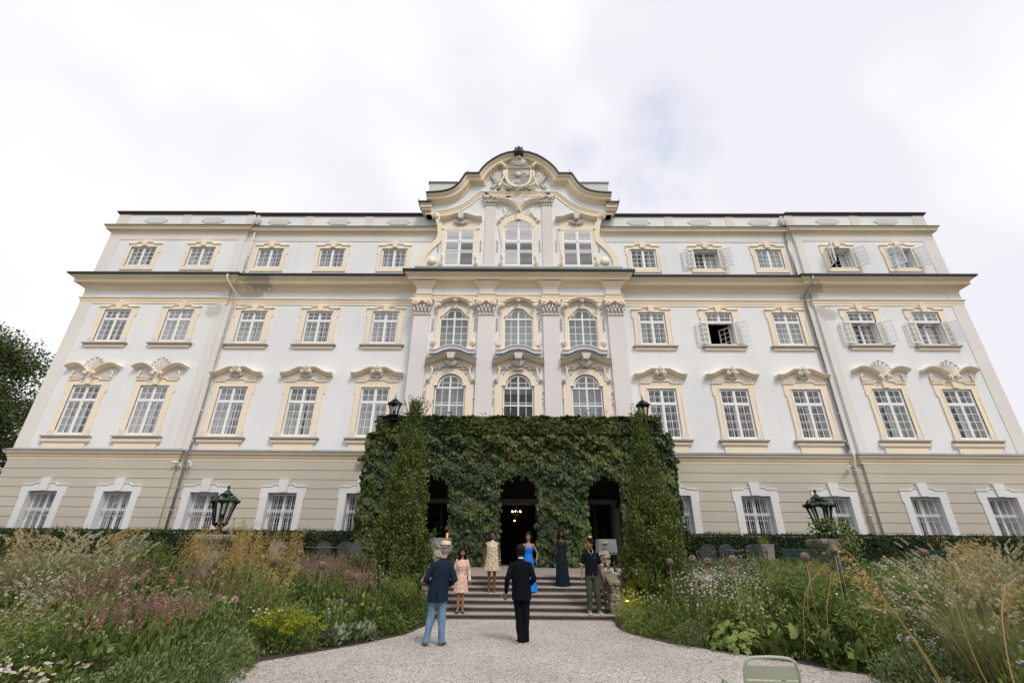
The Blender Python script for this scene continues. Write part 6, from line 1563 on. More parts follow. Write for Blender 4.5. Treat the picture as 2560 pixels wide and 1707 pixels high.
def choose(x, y):
    vx, vy = toV(x, y, .6); r = RND.random(); e = abs(x)-abs(edge_x(y, -1 if x < 0 else 1))
    if x < 0:
        if e < .62 and y < 12.8:
            if 590 < vx < 770: return 'euphorbia', 1.1, 1
            if 770 <= vx < 850: return 'lambs_ear', 1.1, 1
            if 520 < vx <= 600: return 'ladys_mantle', 1.0, 1
            if vx <= 520: return 'dark_shrub', 1.0, 1
            return RND.choice(['ladys_mantle', 'dark_shrub', 'leafy_shrub']), .7, .8
        if vx < 250 and vy < 1385: return ('feather_grass', 1.15, 1.08) if r < .66 else (RND.choice(['golden_oats','feathery_plant','gaura']), 1, 1)
        if vx < 260 and vy < 1440: return RND.choice(['feather_grass','gaura','scabious','persicaria']), 1, .9
        if 180 < vx < 420 and 1385 < vy < 1490: return ('persicaria', 1.0, 1.0) if r < .55 else (RND.choice(['scabious','leafy_shrub','gaura','daisy','aster']), 1, .9)
        if vx < 260: return RND.choice(['feathery_plant','feathery_plant','feathery_plant','daisy','daisy','scabious']), 1, .85
        if 250 <= vx < 380 and vy < 1385: return RND.choice(['dark_shrub','leafy_shrub','feathery_plant']), 1.2, 1.2
        if 370 <= vx < 650 and vy < 1400: return ('golden_oats', 1.05, .98) if r < .42 else (RND.choice(['leafy_shrub','gaura','rose_bush','feathery_plant','feathery_plant','dark_shrub']), 1, 1)
        if 380 <= vx < 540 and vy >= 1400: return RND.choice(['aster','feathery_plant','dark_shrub']), 1.05, 1.0
        if 650 <= vx < 850 and vy < 1385: return ('persicaria', 1.0, 1.15) if r < .62 else (RND.choice(['gaura','leafy_shrub','feathery_plant']), 1, 1)
        if vx >= 820: return RND.choice(['leafy_shrub','feathery_plant','dark_shrub','aster']), 1, 1
        return RND.choice(['leafy_shrub','aster','rose_bush','dark_shrub','wildflower']), .95, .9
    if e < .62 and y < 13.0:
        if vx < 1450: return RND.choice(['lambs_ear','euphorbia']), .8, 1
        if 1600 < vx < 1710: return 'ladys_mantle', 1.1, 1.1
        if 1760 < vx < 1850: return 'broad_leaved_plant', 1.2, 1.1
        if 1850 <= vx < 1940: return RND.choice(['ladys_mantle','broad_leaved_plant']), 1.1, 1.1
        if 1940 <= vx < 2040: return 'iris', 1.15, 1.05
        if vx >= 2040: return RND.choice(['lambs_ear','ladys_mantle','dark_shrub']), .95, .9
        return RND.choice(['dark_shrub','wildflower','aster']), .75, .8
    if vx > 2190 and vy < 1500: return ('feather_grass', 1.1, 1.0) if r < .66 else (RND.choice(['golden_oats','feathery_plant','gaura','aster']), 1, .95)
    if vx > 2110 and vy >= 1440: return RND.choice(['feather_grass','gaura','phlox','leafy_shrub','aster']), 1, .8
    if 1560 < vx < 1760 and vy < 1400: return ('gaura', 1.0, 1.1) if r < .6 else (RND.choice(['scabious','feathery_plant','wildflower']), 1, 1)
    if vx <= 1560: return RND.choice(['dark_shrub','aster','scabious','wildflower','gaura']), .95, .95
    if 1760 <= vx < 1990 and vy < 1460: return RND.choice(['feathery_plant','leafy_shrub','aster','feathery_plant']), 1.05, 1.0
    if vx >= 1990 and vy < 1345: return ('persicaria', 1.0, 1.15) if r < .6 else (RND.choice(['feathery_plant','gaura','leafy_shrub']), 1, 1)
    if 2000 <= vx < 2190 and vy < 1480: return RND.choice(['gaura','gaura','leafy_shrub','feathery_plant']), 1.05, .95
    if 2040 < vx and vy >= 1440: return RND.choice(['phlox','lambs_ear','feathery_plant']), 1, .9
    return RND.choice(['aster','scabious','wildflower','feathery_plant','dark_shrub','leafy_shrub']), 1, .95
cnt = 0
for s in (-1, 1):
    y = 5.0
    while y < 15.3:
        step = .56+.018*(y-5); x = abs(edge_x(y, s))+.20
        while x < 18:
            px, py = s*(x+RND.uniform(-.12,.12)), y+RND.uniform(-.16,.16)
            if abs(px) < abs(edge_x(py, s))+.17: px = s*(abs(edge_x(py, s))+.17)
            vx, vy = toV(px, py, .6)
            if -60 < vx < 2412 and vy < 1600 and not (abs(px) < 4.9 and py > 13.6) and not (abs(abs(px)-8.62) < .5 and abs(py-14) < .45):
                k, sc_, hz = choose(px, py); plant(k, px, py, sc_, hz); cnt += 1
            x += step*(1.0 if x < 9 else 1.25)
        y += step
print('PLANTS', cnt)
for k_, x_, y_2, s_2, h_2 in (('dark_shrub',-2.74,13.1,.85,1.35),('leafy_shrub',-2.8,14.3,.8,1.5),('leafy_shrub',-2.95,13.75,.8,1.3),('leafy_shrub',-3.1,12.7,.9,1.1),('feathery_plant',-2.66,14.2,.6,1.2),('lambs_ear',2.75,12.9,.8,1),('euphorbia',3.0,13.2,.8,1),('dark_shrub',3.15,13.9,.7,.9),('leafy_shrub',2.95,14.4,.7,1.5)): plant(k_, x_, y_2, s_2, h_2)
for x, y in ((-7.7, 15.95), (-4.95, 15.9), (7.66, 15.9), (-12.6, 15.9), (12.4, 15.9)): plant('agapanthus', x, y, 1.0, .9, z=TH, grp='strap-leaved plants on the terrace')
for k in protos:
    for e in protos[k]:
        if e.name not in used:
            for c in list(e.children): bpy.data.objects.remove(c)
            bpy.data.objects.remove(e)
# low ground cover in the beds and terrace rim planting
for s in (-1, 1):
    n = 60000; y = rU(5.2, 15.5, n); d = 13*r_(n)**1.3; xe = np.array([abs(edge_x(v, s)) for v in np.linspace(5.2, 15.5, 200)]); x = np.interp(y, np.linspace(5.2, 15.5, 200), xe)+.04+d
    z = np.array([bed_z(s*a, b) for a, b in zip(x, y)]); h_ = .10+.22*np.clip(d/1.0, 0, 1)
    P_ = np.stack([s*x, y, z+h_*r_(n)], 1); m = NMesh(); V, F = leafq(P_, unit(NP.normal(size=(n, 3))+[0, 0, .6]), unit(NP.normal(size=(n, 3))*.6+[0, 0, 1.]), .06*(.6+.9*r_(n)), .028*(.6+.8*r_(n))); m.add(V, F)
    m.build('ground_cover', [G['mid']], kind='stuff')
    # lavender-like strip on the terrace rim
    n = 26000; x = rU(4.9, 21, n); y = rU(15.9, 17.4, n); P_ = np.stack([s*x, y, TH+.5*r_(n)*(.6+.4*np.sin(x*2)*np.sin(y*3))], 1)
    m = NMesh(); V, F = leafq(P_, unit(NP.normal(size=(n, 3))*.5+[0, 0, 1.]), rdir(n), .11*(.6+.8*r_(n)), .02*(.6+.8*r_(n))); m.add(V, F)
    m.build('terrace_planting', [G['blue']], kind='stuff')

# allium seed heads
def allium(x, y, z, lean, lb):
    b = bed_z(x, y); e_ = empty('allium', (x, y, b), label=lb, cat='allium', group='dry allium heads')
    mb = MB(); mb.tube([(lean, 0, -.05), (lean*.6, 0, (z-b)*.5), (0, 0, z-b-.03)], .006, 5); mb.build('stem', G['brown'], e_)
    n = 520; u = rdir(n); V, F = leafq(u*.020, u, rdir(n), np.full(n, .066)*(.85+.3*r_(n)), np.full(n, .016)); V = V+[0, 0, z-b]; m = NMesh(); m.add(V, F)
    u = rdir(420); V, F = leafq(u*.078, np.cross(u, rdir(420)), u, np.full(420, .024), np.full(420, .018)); V = V+[0, 0, z-b]; m.add(V, F); m.build('seed_head', [G['brown']], e_, )
for a in [(-4.94,10,1.4,-.12,'round dry allium head on a leaning stem left of the golden grass panicle'),(-5.29,12,1.52,0,'round dry allium head in front of the garden table on the left terrace'),(-4.34,11,1.29,0,'round dry allium head above the pink spikes nearest the left hornbeam'),
          (3.52,12,1.39,0,'round dry allium head in front of the right hornbeam'),(3.89,11.5,1.46,0,'round dry allium head just right of the right hornbeam'),(4.03,11,1.42,0,'small allium head above the white butterfly flowers'),(3.94,9.5,1.49,-.05,'tall allium head on a visible stem above the white butterfly flowers'),
          (5.31,9.5,1.55,-.05,'allium head between the golden panicles left of the right garden lantern'),(5.57,9,1.68,-.1,'left one of the twin allium heads below the right garden lantern'),(6.01,9.6,1.73,-.05,'right one of the twin allium heads below the right garden lantern'),(7.55,9.5,1.63,-.05,'lone allium head above the red spikes at the right')]: allium(*a)
# single tall stems of golden oats standing out in front
def catmull(P_, k=5):
    Q_ = [P_[0]*2-P_[1]]+list(P_)+[P_[-1]*2-P_[-2]]; out = []
    for i in range(1, len(Q_)-2):
        a, b, c, d = Q_[i-1:i+3]
        for j in range(k):
            t = j/k; out.append(.5*((2*b)+(c-a)*t+(2*a-5*b+4*c-d)*t*t+(3*b-a-3*c+d)*t**3))
    return out+[P_[-1]]
def oat(pts, lb, lean=-1, L_=.6, spread=.18, r=.006):
    b = pts[0]; e_ = empty('oat_grass_stem', b, label=lb, cat='oat grass', group='tall golden oat stems'); P_ = catmull([Vector(p)-Vector(b) for p in pts])
    mb = MB(); mb.tube(P_, [r*1.2]+[r]*(len(P_)-2)+[r*.4], 6); mb.build('stem', G['straw'], e_)
    tot = sum((P_[i+1]-P_[i]).length for i in range(len(P_)-1)); m = NMesh(); n = 60
    for k in range(n):
        t = 1-(L_/tot)*r_(1)[0]; s_ = t*tot; i = 0
        while i < len(P_)-2 and s_ > (P_[i+1]-P_[i]).length: s_ -= (P_[i+1]-P_[i]).length; i += 1
        c = P_[i].lerp(P_[i+1], min(1, s_/(P_[i+1]-P_[i]).length)); w_ = spread*(.35+1.2*(1-t)*tot/L_)*RND.random(); d = Vector((lean*RND.uniform(.1,1), RND.gauss(0,.4), RND.uniform(-.25,.45))).normalized(); e = c+d*w_
        V, F = leafq(np.array([c]), np.array([e-c]), rdir(1), np.array([w_]), np.array([.003])); m.add(V, F, 0)
        D = np.array([[d.x*.9, d.y*.6, -.35+RND.gauss(0,.15)]]); V, F = leafq(np.array([e]), D, rdir(1), np.array([.055]), np.array([.012])); m.add(V, F, 1)
        V, F = leafq(np.array([e]), D+NP.normal(size=(1,3))*.3, rdir(1), np.array([.045]), np.array([.009])); m.add(V, F, 1)
    m.build('panicle', [G['straw'], G['gold']], e_)
oat([(3.75,4.9,.0),(3.62,5.0,.72),(3.38,5.0,1.26),(3.22,5.0,1.56),(3.12,5.0,1.67)], 'long leaning golden oat stem at the front right, its panicle highest and farthest left', -1, .48, .17)
oat([(3.85,5.0,.0),(3.68,5.05,.70),(3.46,5.05,1.14),(3.30,5.05,1.36),(3.2,5.05,1.45)], 'second leaning golden oat stem at the front right, lower panicle', -1, .40, .17)
oat([(4.5,5.3,.0),(4.32,5.3,.6),(4.3,5.3,1.2),(4.42,5.3,1.62),(4.62,5.3,1.72),(4.82,5.3,1.66)], 'tall golden oat stem bending right in front of the stone urn', 1, .5, .2)
oat([(4.0,4.6,.0),(4.05,4.7,.6),(4.25,4.8,1.1),(4.5,4.9,1.38)], 'golden oat stem leaning right near the lower right corner', 1, .45, .2)
oat([(5.2,9.6,.2),(5.22,9.6,.8),(5.36,9.6,1.2),(5.4,9.6,1.48)], 'golden oat stem with round tuft in the middle of the right bed', 1, .25, .12, .008)
oat([(4.6,8.9,.1),(4.72,8.9,.7),(4.9,8.9,1.1),(5.3,8.9,1.45)], 'thin golden oat stem leaning right below the twin allium heads', 1, .3, .14, .006)
oat([(4.75,8.4,.1),(4.8,8.4,.7),(4.95,8.4,1.1),(5.05,8.4,1.34)], 'thin oat stem in the right bed left of the red spikes', 1, .2, .1, .006)
oat([(-4.9,8.6,.05),(-4.5,8.6,.5),(-4.1,8.6,1.0),(-3.85,8.6,1.38)], 'golden oat stem leaning right across the left bed towards the pink spikes', 1, .38, .12, .007)
oat([(-6.3,6.6,.1),(-6.05,6.6,.9),(-5.75,6.6,1.5),(-5.45,6.6,1.8),(-5.2,6.6,1.86)], 'golden oat stem reaching over the hedge line at the far left', 1, .45, .16, .006)
# garden spotlights in the shrubs either side of the steps
M['warm'] = mat('lit_spot_glass', (1,.8,.3), .4, emit=((1,.55,.10), 20))
for x, y, z, lb in ((-2.98, 13.35, .28, 'small garden spotlight glowing yellow among shrubs left of the steps'), (2.86, 13.9, .30, 'small garden spotlight glowing yellow right of the stone pier')):
    e_ = empty('garden_spotlight', (x, y, z), label=lb, cat='spotlight', group='lit garden spotlights')
    mb = MB(); mb.tube([(0,0,-.3),(0,0,-.02)], .012, 6); mb.tube([(0,-.0,0),(0,.03,.08)], [.045,.055], 12); mb.build('housing', M['black'], e_)
    mb = MB(); mb.tube([(0,.031,.082),(0,.034,.09)], .048, 12); mb.build('lens', M['warm'], e_)
    ld = bpy.data.lights.new('spot_glow', 'POINT'); ld.energy = 5; ld.color = (1,.6,.08); ld.shadow_soft_size = .04
    lo_ = bpy.data.objects.new('spot_glow', ld); col.objects.link(lo_); lo_.location = (x, y-.04, z+.2)
# ================================================================== GARDEN FURNITURE
M['sage'] = mat('sage_green_paint', (.35,.39,.29), .42, (.32,.36,.265), 3)
M['castiron'] = mat('grey_blue_cast_metal', (.055,.065,.075), .5, (.10,.11,.12), 6)
M['castdark'] = mat('dark_cast_metal', (.018,.022,.024), .5)
M['greenpaint'] = mat('dark_green_bench_paint', (.010,.035,.032), .5, (.02,.05,.045), 4)
M['terracotta'] = mat('weathered_pot', (.25,.235,.215), .85, (.18,.165,.15), 5)
M['cloth'] = mat('pale_blue_grey_cloth', (.17,.18,.215), .85, (.24,.25,.29), 5)
M['orange'] = mat('lit_orange_window', (.9,.35,.05), .5, emit=((1,.42,.08), .8))
# the sage metal armchair in the foreground
ch = empty('garden_chair', (1.905, 4.62, 0), R(-3), label='sage green metal slatted armchair seen from behind on the gravel at the front', cat='chair')
mb = MB()
def yb_(z): return .26+(z-.42)*.22 - .50*0  # back leans towards the camera side
bk = []
hw = .225
for x, z in ((-hw+.015,.0),(-hw+.01,.30),(-hw,.46),(-hw-.0,.66),(-hw+.0,.80),(-hw+.02,.855),(-hw+.06,.88),(-hw+.12,.888),(0,.892),(hw-.12,.888),(hw-.06,.88),(hw-.02,.855),(hw,.80),(hw,.66),(hw,.46),(hw-.01,.30),(hw-.015,.0)):
    y = -.20-(z-.44)*.20 if z > .4 else -.20+(.44-z)*-.25
    bk.append((x, y, z))
mb.tube(bk, .0125, 10); mb.build('back_frame', M['sage'], ch)
for (z0, z1) in ((.455,.60),(.612,.728),(.740,.832)):
    mb = MB(); n = 10; V = []; F = []
    for i in range(n+1):
        x = -hw+.012+(2*hw-.024)*i/n; cv = .012*(1-(2*i/n-1)**2)
        for z in (z0, z1):
            y = -.20-(z-.44)*.20-cv; V += [(x, y-.004, z), (x, y+.004, z)]
    for i in range(n):
        a = i*4; F += [(a,a+2,a+6,a+4),(a+1,a+5,a+7,a+3),(a+2,a+3,a+7,a+6),(a,a+4,a+5,a+1)]
    F += [(0,1,3,2),(n*4,n*4+2,n*4+3,n*4+1)]; mb.add(V, F); mb.build('back_slat', M['sage'], ch)
for s in (-1, 1):
    mb = MB(); mb.tube([(s*.26,.25,0),(s*.262,.24,.40),(s*.266,.23,.60),(s*.27,.18,.645),(s*.27,.0,.655),(s*.268,-.16,.652),(s*.232,-.23,.648)], .0115, 8); mb.build('arm_frame', M['sage'], ch)
    mb = MB(); mb.box(s*.275-.03, s*.275+.03, -.14, .2, .664, .672); mb.build('armrest', M['sage'], ch)
for k in range(7):
    mb = MB(); y = -.17+.062*k; mb.box(-.235, .235, y, y+.05, .428-.006*k*0, .434); mb.build('seat_slat', M['sage'], ch)
mb = MB(); mb.tube([(-.24,-.2,.42),(-.24,.25,.42),(.24,.25,.42),(.24,-.2,.42)], .012, 8); mb.build('seat_frame', M['sage'], ch)

ch.scale = (.93, .93, .99); ch.location = (1.89, 4.60, 0)
def lattice_chair(m='castiron'):
    e_ = empty('garden_armchair', (0,0,0)); mt = M[m]
    # round lattice back
    mb = MB(); rim = [(-.27,.22,.42),(-.31,.26,.62),(-.27,.29,.80),(-.15,.31,.90),(0,.315,.93),(.15,.31,.90),(.27,.29,.80),(.31,.26,.62),(.27,.22,.42)]
    mb.tube(rim, .016, 6)
    for k in range(-4, 5):
        for d in (-1, 1):
            pts = []
            for t in range(9):
                x = k*.085+d*(t/8-.5)*.46; z = .43+.50*t/8; lim = .30*math.sqrt(max(0, 1-((z-.60)/.34)**2)) if z > .6 else .29
                if abs(x) < lim: pts.append((x, .22+(z-.42)*.19, z))
            if len(pts) > 1: mb.tube(pts, .0085, 4, smooth=False)
    mb.build('backrest', mt, e_)
    mb = MB(); mb.lathe([(.02,.40),(.27,.405),(.28,.42),(.27,.435),(.02,.43)], n=16); mb.build('seat', mt, e_)
    for s in (-1, 1):
        mb = MB(); mb.tube([(s*.29,.25,.66),(s*.34,.1,.68),(s*.33,-.12,.67),(s*.30,-.2,.60),(s*.27,-.2,.44)], .014, 6); mb.build('armrest', mt, e_)
        mb = MB(); mb.tube([(s*.22,-.19,.42),(s*.26,-.24,.2),(s*.25,-.25,0)], .018, 6); mb.build('leg', mt, e_)
        mb = MB(); mb.tube([(s*.22,.19,.42),(s*.26,.26,.2),(s*.27,.32,0)], .018, 6); mb.build('leg', mt, e_)
    return e_
pc = lattice_chair(); pd = lattice_chair('castdark')
def seat(p, x, y, rz, lb, first=[0, 0]):
    k = 0 if p is pc else 1
    o = p if not first[k] else copy_tree(p); first[k] = 1
    o.location = (x, y, TH); o.rotation_euler = (0, 0, rz); meta(o, lb, 'chair', 'lattice-backed garden chairs on the terrace'); return o
seat(pc, 7.45, 20, R(-35), 'grey lattice armchair nearest the right side of the ivy porch')
seat(pc, 8.5, 20.2, R(0), 'grey lattice armchair in the middle of the right terrace group, square to the hedge')
seat(pd, 9.05, 19.2, R(178), 'black armchair with its back to the garden in the right terrace group')
seat(pc, 9.6, 20.2, R(15), 'grey lattice armchair beside the square planter on the right terrace')
seat(pc, -6.75, 20.2, R(-10), 'grey lattice armchair nearest the left side of the ivy porch')
seat(pc, -7.15, 20.5, R(12), 'grey lattice armchair at the right end of the oval table')
seat(pc, -8.2, 20.8, R(5), 'grey lattice armchair behind the oval table on the left terrace')
seat(pd, -9.15, 20.0, R(75), 'dark reclined armchair at the left end of the oval table')
def table(x, y, lb, rx=.75, ry=.45):
    e_ = empty('garden_table', (x, y, TH), label=lb, cat='table')
    mb = MB(); mb.lathe([(.02,.70),(rx-.02,.70),(rx,.715),(rx-.02,.735),(.02,.735)], n=28); mb.xform(Matrix.Diagonal((1, ry/rx, 1, 1))); mb.build('table_top', M['castiron'], e_)
    for sx in (-1, 1):
        for sy in (-1, 1):
            mb = MB(); mb.tube([(sx*rx*.5,sy*ry*.5,.70),(sx*rx*.42,sy*ry*.4,.35),(sx*rx*.62,sy*ry*.62,0)], .02, 6); mb.build('leg', M['castiron'], e_)
table(-7.8, 20.0, 'oval grey cast metal table on the left terrace'); table(8.2, 19.3, 'round grey metal table among the armchairs on the right terrace', .42, .42)
def planter(x, y, hw, h, z, lb):
    e_ = empty('planter', (x, y, z), label=lb, cat='planter')
    mb = MB(); mb.lathe([(hw*.72,0),(hw,h-.05),(hw*1.05,h-.05),(hw*1.05,h),(hw*.9,h),(hw*.88,h-.06),(.02,h-.06)], n=4, sq=True); mb.xform(Matrix.Rotation(0, 4, 'Z')); mb.build('pot', M['terracotta'], e_)
    m = NMesh(); n = 60; B = disc(n, hw*.7)+[0, 0, h-.08]; V, F, _ = blades(B, rU(0, 6.28, n), np.abs(NP.normal(0, .5, n)), rU(.25, .6, n), np.full(n, .02), rU(.2, 1.1, n), 5); m.add(V, F); m.build('plant', [G['strap']], e_)
planter(9.82, 20, .25, .96, TH, 'square tapered planter by the hedge on the right terrace'); planter(-9.65, 20, .25, .90, TH, 'square tapered planter by the hedge left of the oval table'); planter(-15.6, 20, .42, .88, TH, 'wide grey planter by the hedge at the far left')
e_ = empty('urn', (17.8, 20.0, TH), label='stone bowl urn on a baluster foot in front of the right hedge', cat='urn')
mb = MB(); mb.lathe([(.34,0),(.34,.12),(.24,.16),(.30,.26),(.26,.36),(.12,.44),(.12,.5),(.3,.56),(.42,.72),(.46,.8),(.46,.83),(.38,.83),(.3,.78)], n=20); mb.build('bowl', M['terracotta'], e_)
m = NMesh(); P_, u = dome(700, .34, .38, .8); bunch(m, P_, u, .09, .03); m.build('plant', [G['mid']], e_)
def bench(x, lb):
    e_ = empty('bench', (x, 20.6, TH), label=lb, cat='bench', group='dark green benches by the right hedge')
    for k in range(3): mb = MB(); mb.box(-.8, .8, .2+.02*k, .225+.02*k, .45+.13*k, .55+.13*k); mb.build('back_slat', M['greenpaint'], e_)
    for k in range(4): mb = MB(); mb.box(-.8, .8, -.25+.11*k, -.16+.11*k, .42, .445); mb.build('seat_slat', M['greenpaint'], e_)
    for s in (-1, 1):
        mb = MB(); mb.tube([(s*.7,-.22,0),(s*.7,-.2,.42),(s*.7,.18,.42),(s*.7,.26,.82)], .022, 6); mb.tube([(s*.7,.18,.42),(s*.7,.28,0)], .022, 6); mb.build('side_frame', M['castdark'], e_)
bench(17.0, 'dark green slatted bench left of the stone urn'); bench(19.0, 'dark green slatted bench right of the stone urn'); bench(11.7, 'dark green slatted bench by the hedge beside the strap-leaved plant')
# draped tables in front of the porch windows
def cloth_table(x, y, w_, lb):
    e_ = empty('draped_table', (x, y, TH), label=lb, cat='table')
    mb = MB(); mb.box(-w_/2, w_/2, -.3, .3, .56, .60); mb.build('table_top', M['stone'], e_)
    V = []; F = []; n = 60
    for i in range(n+1):
        a = 2*math.pi*i/n; sx, sy = math.cos(a), math.sin(a); r = 1/max(abs(sx)/(w_/2+.01), abs(sy)/.31); rr = r+.025*math.sin(a*18)
        V += [(r*sx*.98, r*sy*.98, 1.06), (r*sx*.99+.0, r*sy*.99, 1.04), (rr*sx*1.04, rr*sy*1.04, .62)]
    for i in range(n): F += [(3*i,3*i+3,3*i+4,3*i+1),(3*i+1,3*i+4,3*i+5,3*i+2)]
    mb = MB(); mb.add(V, F, 0, True); mb.add([V[3*i] for i in range(n)], [tuple(range(n))]); mb.build('cloth', M['cloth'], e_)
    for s in (-1, 1): mb = MB(); mb.box(s*w_*.4-.03, s*w_*.4+.03, -.03, .03, 0, .56); mb.build('leg', M['black'], e_)
cloth_table(3.15, 18.1, .62, 'table draped in pale blue-grey cloth behind the stone putto'); cloth_table(-2.85, 18.1, .72, 'table draped in pale blue-grey cloth behind the left statue')
for x, lb in ((3.15, 'orange glowing glass lantern left one inside the right porch window'), (3.36, 'orange glowing glass lantern right one inside the right porch window'), (-3.12, 'orange glowing glass lantern inside the left porch window, right one'), (-3.3, 'small orange glowing glass lantern inside the left porch window, left one')):
    e_ = empty('table_lantern', (x, 23.2, 2.04), label=lb, cat='lantern', group='orange lanterns in the porch')
    mb = MB(); mb.box(-.07, .07, -.05, .05, 0, .26); mb.build('glass', M['orange'], e_)
    mb = MB(); mb.box(-.09, .09, -.07, .07, -.03, -.001); mb.box(-.09, .09, -.07, .07, .262, .29); mb.tube([(0,0,-1.05),(0,0,-.03)], .02, 6); mb.build('holder', M['black'], e_)
# roses climbing the pedestals
for s, k in ((-1, 500), (1, 2600)):
    n = k; t = r_(n); a = rU(0, 6.28, n); rr = .34+.18*r_(n); P_ = np.stack([s*8.62+(rr*np.cos(a))*(.9+.3*(1-t))+(.35 if s > 0 else -.25)*r_(n), 14+rr*np.sin(a)*.8-.1, .5+(2.0 if s > 0 else 1.35)*t**.9], 1)
    m = NMesh(); V, F = scatter_leaves(P_, np.stack([np.cos(a), np.sin(a)-.5, .2+0*a], 1), .075, .05, .4, 1.0); m.add(V, F)
    m.build('climbing_rose', [G['mid']], label='leafy climber winding over the %s garden pedestal and lantern' % side_txt[s], cat='climber')
# ================================================================== PEOPLE
def loft(mb, rings, n=28, mi=0, fold=None):
    """rings = [(cx, cy, z, rx, ry)]"""
    vs = []; fs = []
    for i, (cx, cy, z, rx, ry) in enumerate(rings):
        for k in range(n):
            t = 2*math.pi*k/n; m_ = 1 + (fold(i/(len(rings)-1), t) if fold else 0)
            vs.append((cx+rx*m_*math.cos(t), cy+ry*m_*math.sin(t), z))
    for i in range(len(rings)-1):
        for k in range(n): k2 = (k+1) % n; fs.append((i*n+k, i*n+k2, (i+1)*n+k2, (i+1)*n+k))
    fs += [tuple(reversed(range(n))), tuple((len(rings)-1)*n+k for k in range(n))]
    mb.add(vs, fs, mi, True)
def remesh(mb, name, mats, parent, vox=.008, smooth=2, amp=0, sc_=8, **k):
    """grow one continuous skin over the collected volumes"""
    import bmesh
    o = mb.build(name+'_raw', mats, None, fix=True); m_ = o.modifiers.new('r', 'REMESH'); m_.mode = 'VOXEL'; m_.voxel_size = vox
    dg = bpy.context.evaluated_depsgraph_get(); me = bpy.data.meshes.new_from_object(o.evaluated_get(dg)); raw = o.data
    bpy.data.objects.remove(o); bpy.data.meshes.remove(raw)
    bm = bmesh.new(); bm.from_mesh(me)
    for _ in range(smooth): bmesh.ops.smooth_vert(bm, verts=bm.verts, factor=.5, use_axis_x=True, use_axis_y=True, use_axis_z=True)
    if amp:
        for v in bm.verts:
            c = v.co; w_ = noise.noise(Vector((c.x*sc_, c.y*sc_, c.z*sc_*.45))); v.co += v.normal*amp*w_
    for f in bm.faces: f.smooth = True; f.material_index = 0
    bm.to_mesh(me); bm.free(); me.name = name; me.materials.clear()
    return link(name, me, mats, parent, **k)
V3 = lambda *a: Vector(a)
def hand(mb, w_, d, side, curl=.5, s=1.0, spread=.10, back=None):
    """palm and five fingers from the wrist w_, along d; side +1 = thumb towards +x when hanging"""
    d = Vector(d).normalized(); n_ = Vector(back or (0, 0, 0)) 
    th = Vector((0, -1, 0)) if n_.length == 0 else n_.normalized()     # thumb side direction (towards the front)
    pn = d.cross(th).normalized()*side                                   # palm direction (towards the thigh)
    L_ = .088*s; pc = w_+d*L_*.5
    for k in range(4):
        a = w_+th*(.022-.015*k)*s; b = w_+d*L_+th*(.030-.02*k)*s; mb.cap(a, b, .013*s, .011*s, 8)
    fl = [.070, .080, .074, .058]
    for k in range(4):
        b = w_+d*L_+th*(.031-.0205*k)*s; q = d+th*(spread*(1.5-k)*.5); L1 = fl[k]*s*.52; L2 = fl[k]*s*.55
        c = b+(q*math.cos(curl*.6)+pn*math.sin(curl*.6)).normalized()*L1; e = c+(q*math.cos(curl*1.6)+pn*math.sin(curl*1.6)).normalized()*L2
        mb.cap(b, c, .0092*s, .0085*s, 8); mb.cap(c, e, .0085*s, .007*s, 8)
    t0 = w_+d*.025*s+th*.022*s; t1 = t0+(d*.6+th*.7+pn*.3).normalized()*.04*s; t2 = t1+(d*.9+th*.3+pn*.4).normalized()*.032*s
    mb.cap(t0, t1, .012*s, .0105*s, 8); mb.cap(t1, t2, .010*s, .008*s, 8)
def skin(name, c): return mat(name, c, .5, tuple(v*.85 for v in c), 6, spec=.35)
SK = {'tan': skin('tan_skin', (.36,.19,.12)), 'brown': skin('brown_skin', (.17,.075,.045)), 'light': skin('light_skin', (.50,.30,.21)), 'deep': skin('deep_brown_skin', (.10,.045,.028)), 'mid': skin('warm_skin', (.30,.15,.09))}
M['hair'] = mat('black_hair', (.005,.004,.004), .6, (.014,.010,.008), 30, stretch=(1,1,.15), spec=.12)
M['hairg'] = mat('grey_hair', (.25,.23,.21), .6, (.38,.36,.33), 30)
M['eye'] = mat('dark_eye', (.01,.008,.006), .2); M['eyew'] = mat('eye_white', (.6,.58,.55), .3)
M['lip'] = mat('lips', (.30,.06,.055), .4); M['lipm'] = mat('muted_lips', (.22,.09,.07), .5); M['teeth'] = mat('teeth', (.75,.73,.68), .3)
def clothm(name, c, c2=None, scale=14, rough=.85, **k): return mat(name, c, rough, c2 or tuple(v*.75 for v in c), scale, bump=.25, bscale=120, spec=.08, **k)
M['navy'] = clothm('navy_wool', (.014,.026,.048)); M['suit'] = clothm('black_suit_wool', (.006,.007,.011)); M['jeans'] = clothm('light_blue_denim', (.115,.20,.32), (.17,.27,.39), 7)
M['blue'] = clothm('bright_blue_satin', (.012,.15,.60), (.02,.20,.72), 5, .4); M['teal'] = clothm('dark_teal_satin', (.006,.012,.018), (.010,.022,.030), 5, .5); M['polo'] = clothm('black_polo_cotton', (.008,.009,.014)); M['olive'] = clothm('dark_olive_cotton', (.05,.06,.045), (.065,.075,.058), 8)
M['wtrim'] = mat('white_trim', (.72,.72,.72), .8); M['straw'] = mat('woven_straw', (.66,.50,.30), .8, (.76,.62,.42), 60, bump=.5, bscale=160); M['band'] = mat('navy_ribbon', (.02,.03,.09), .6)
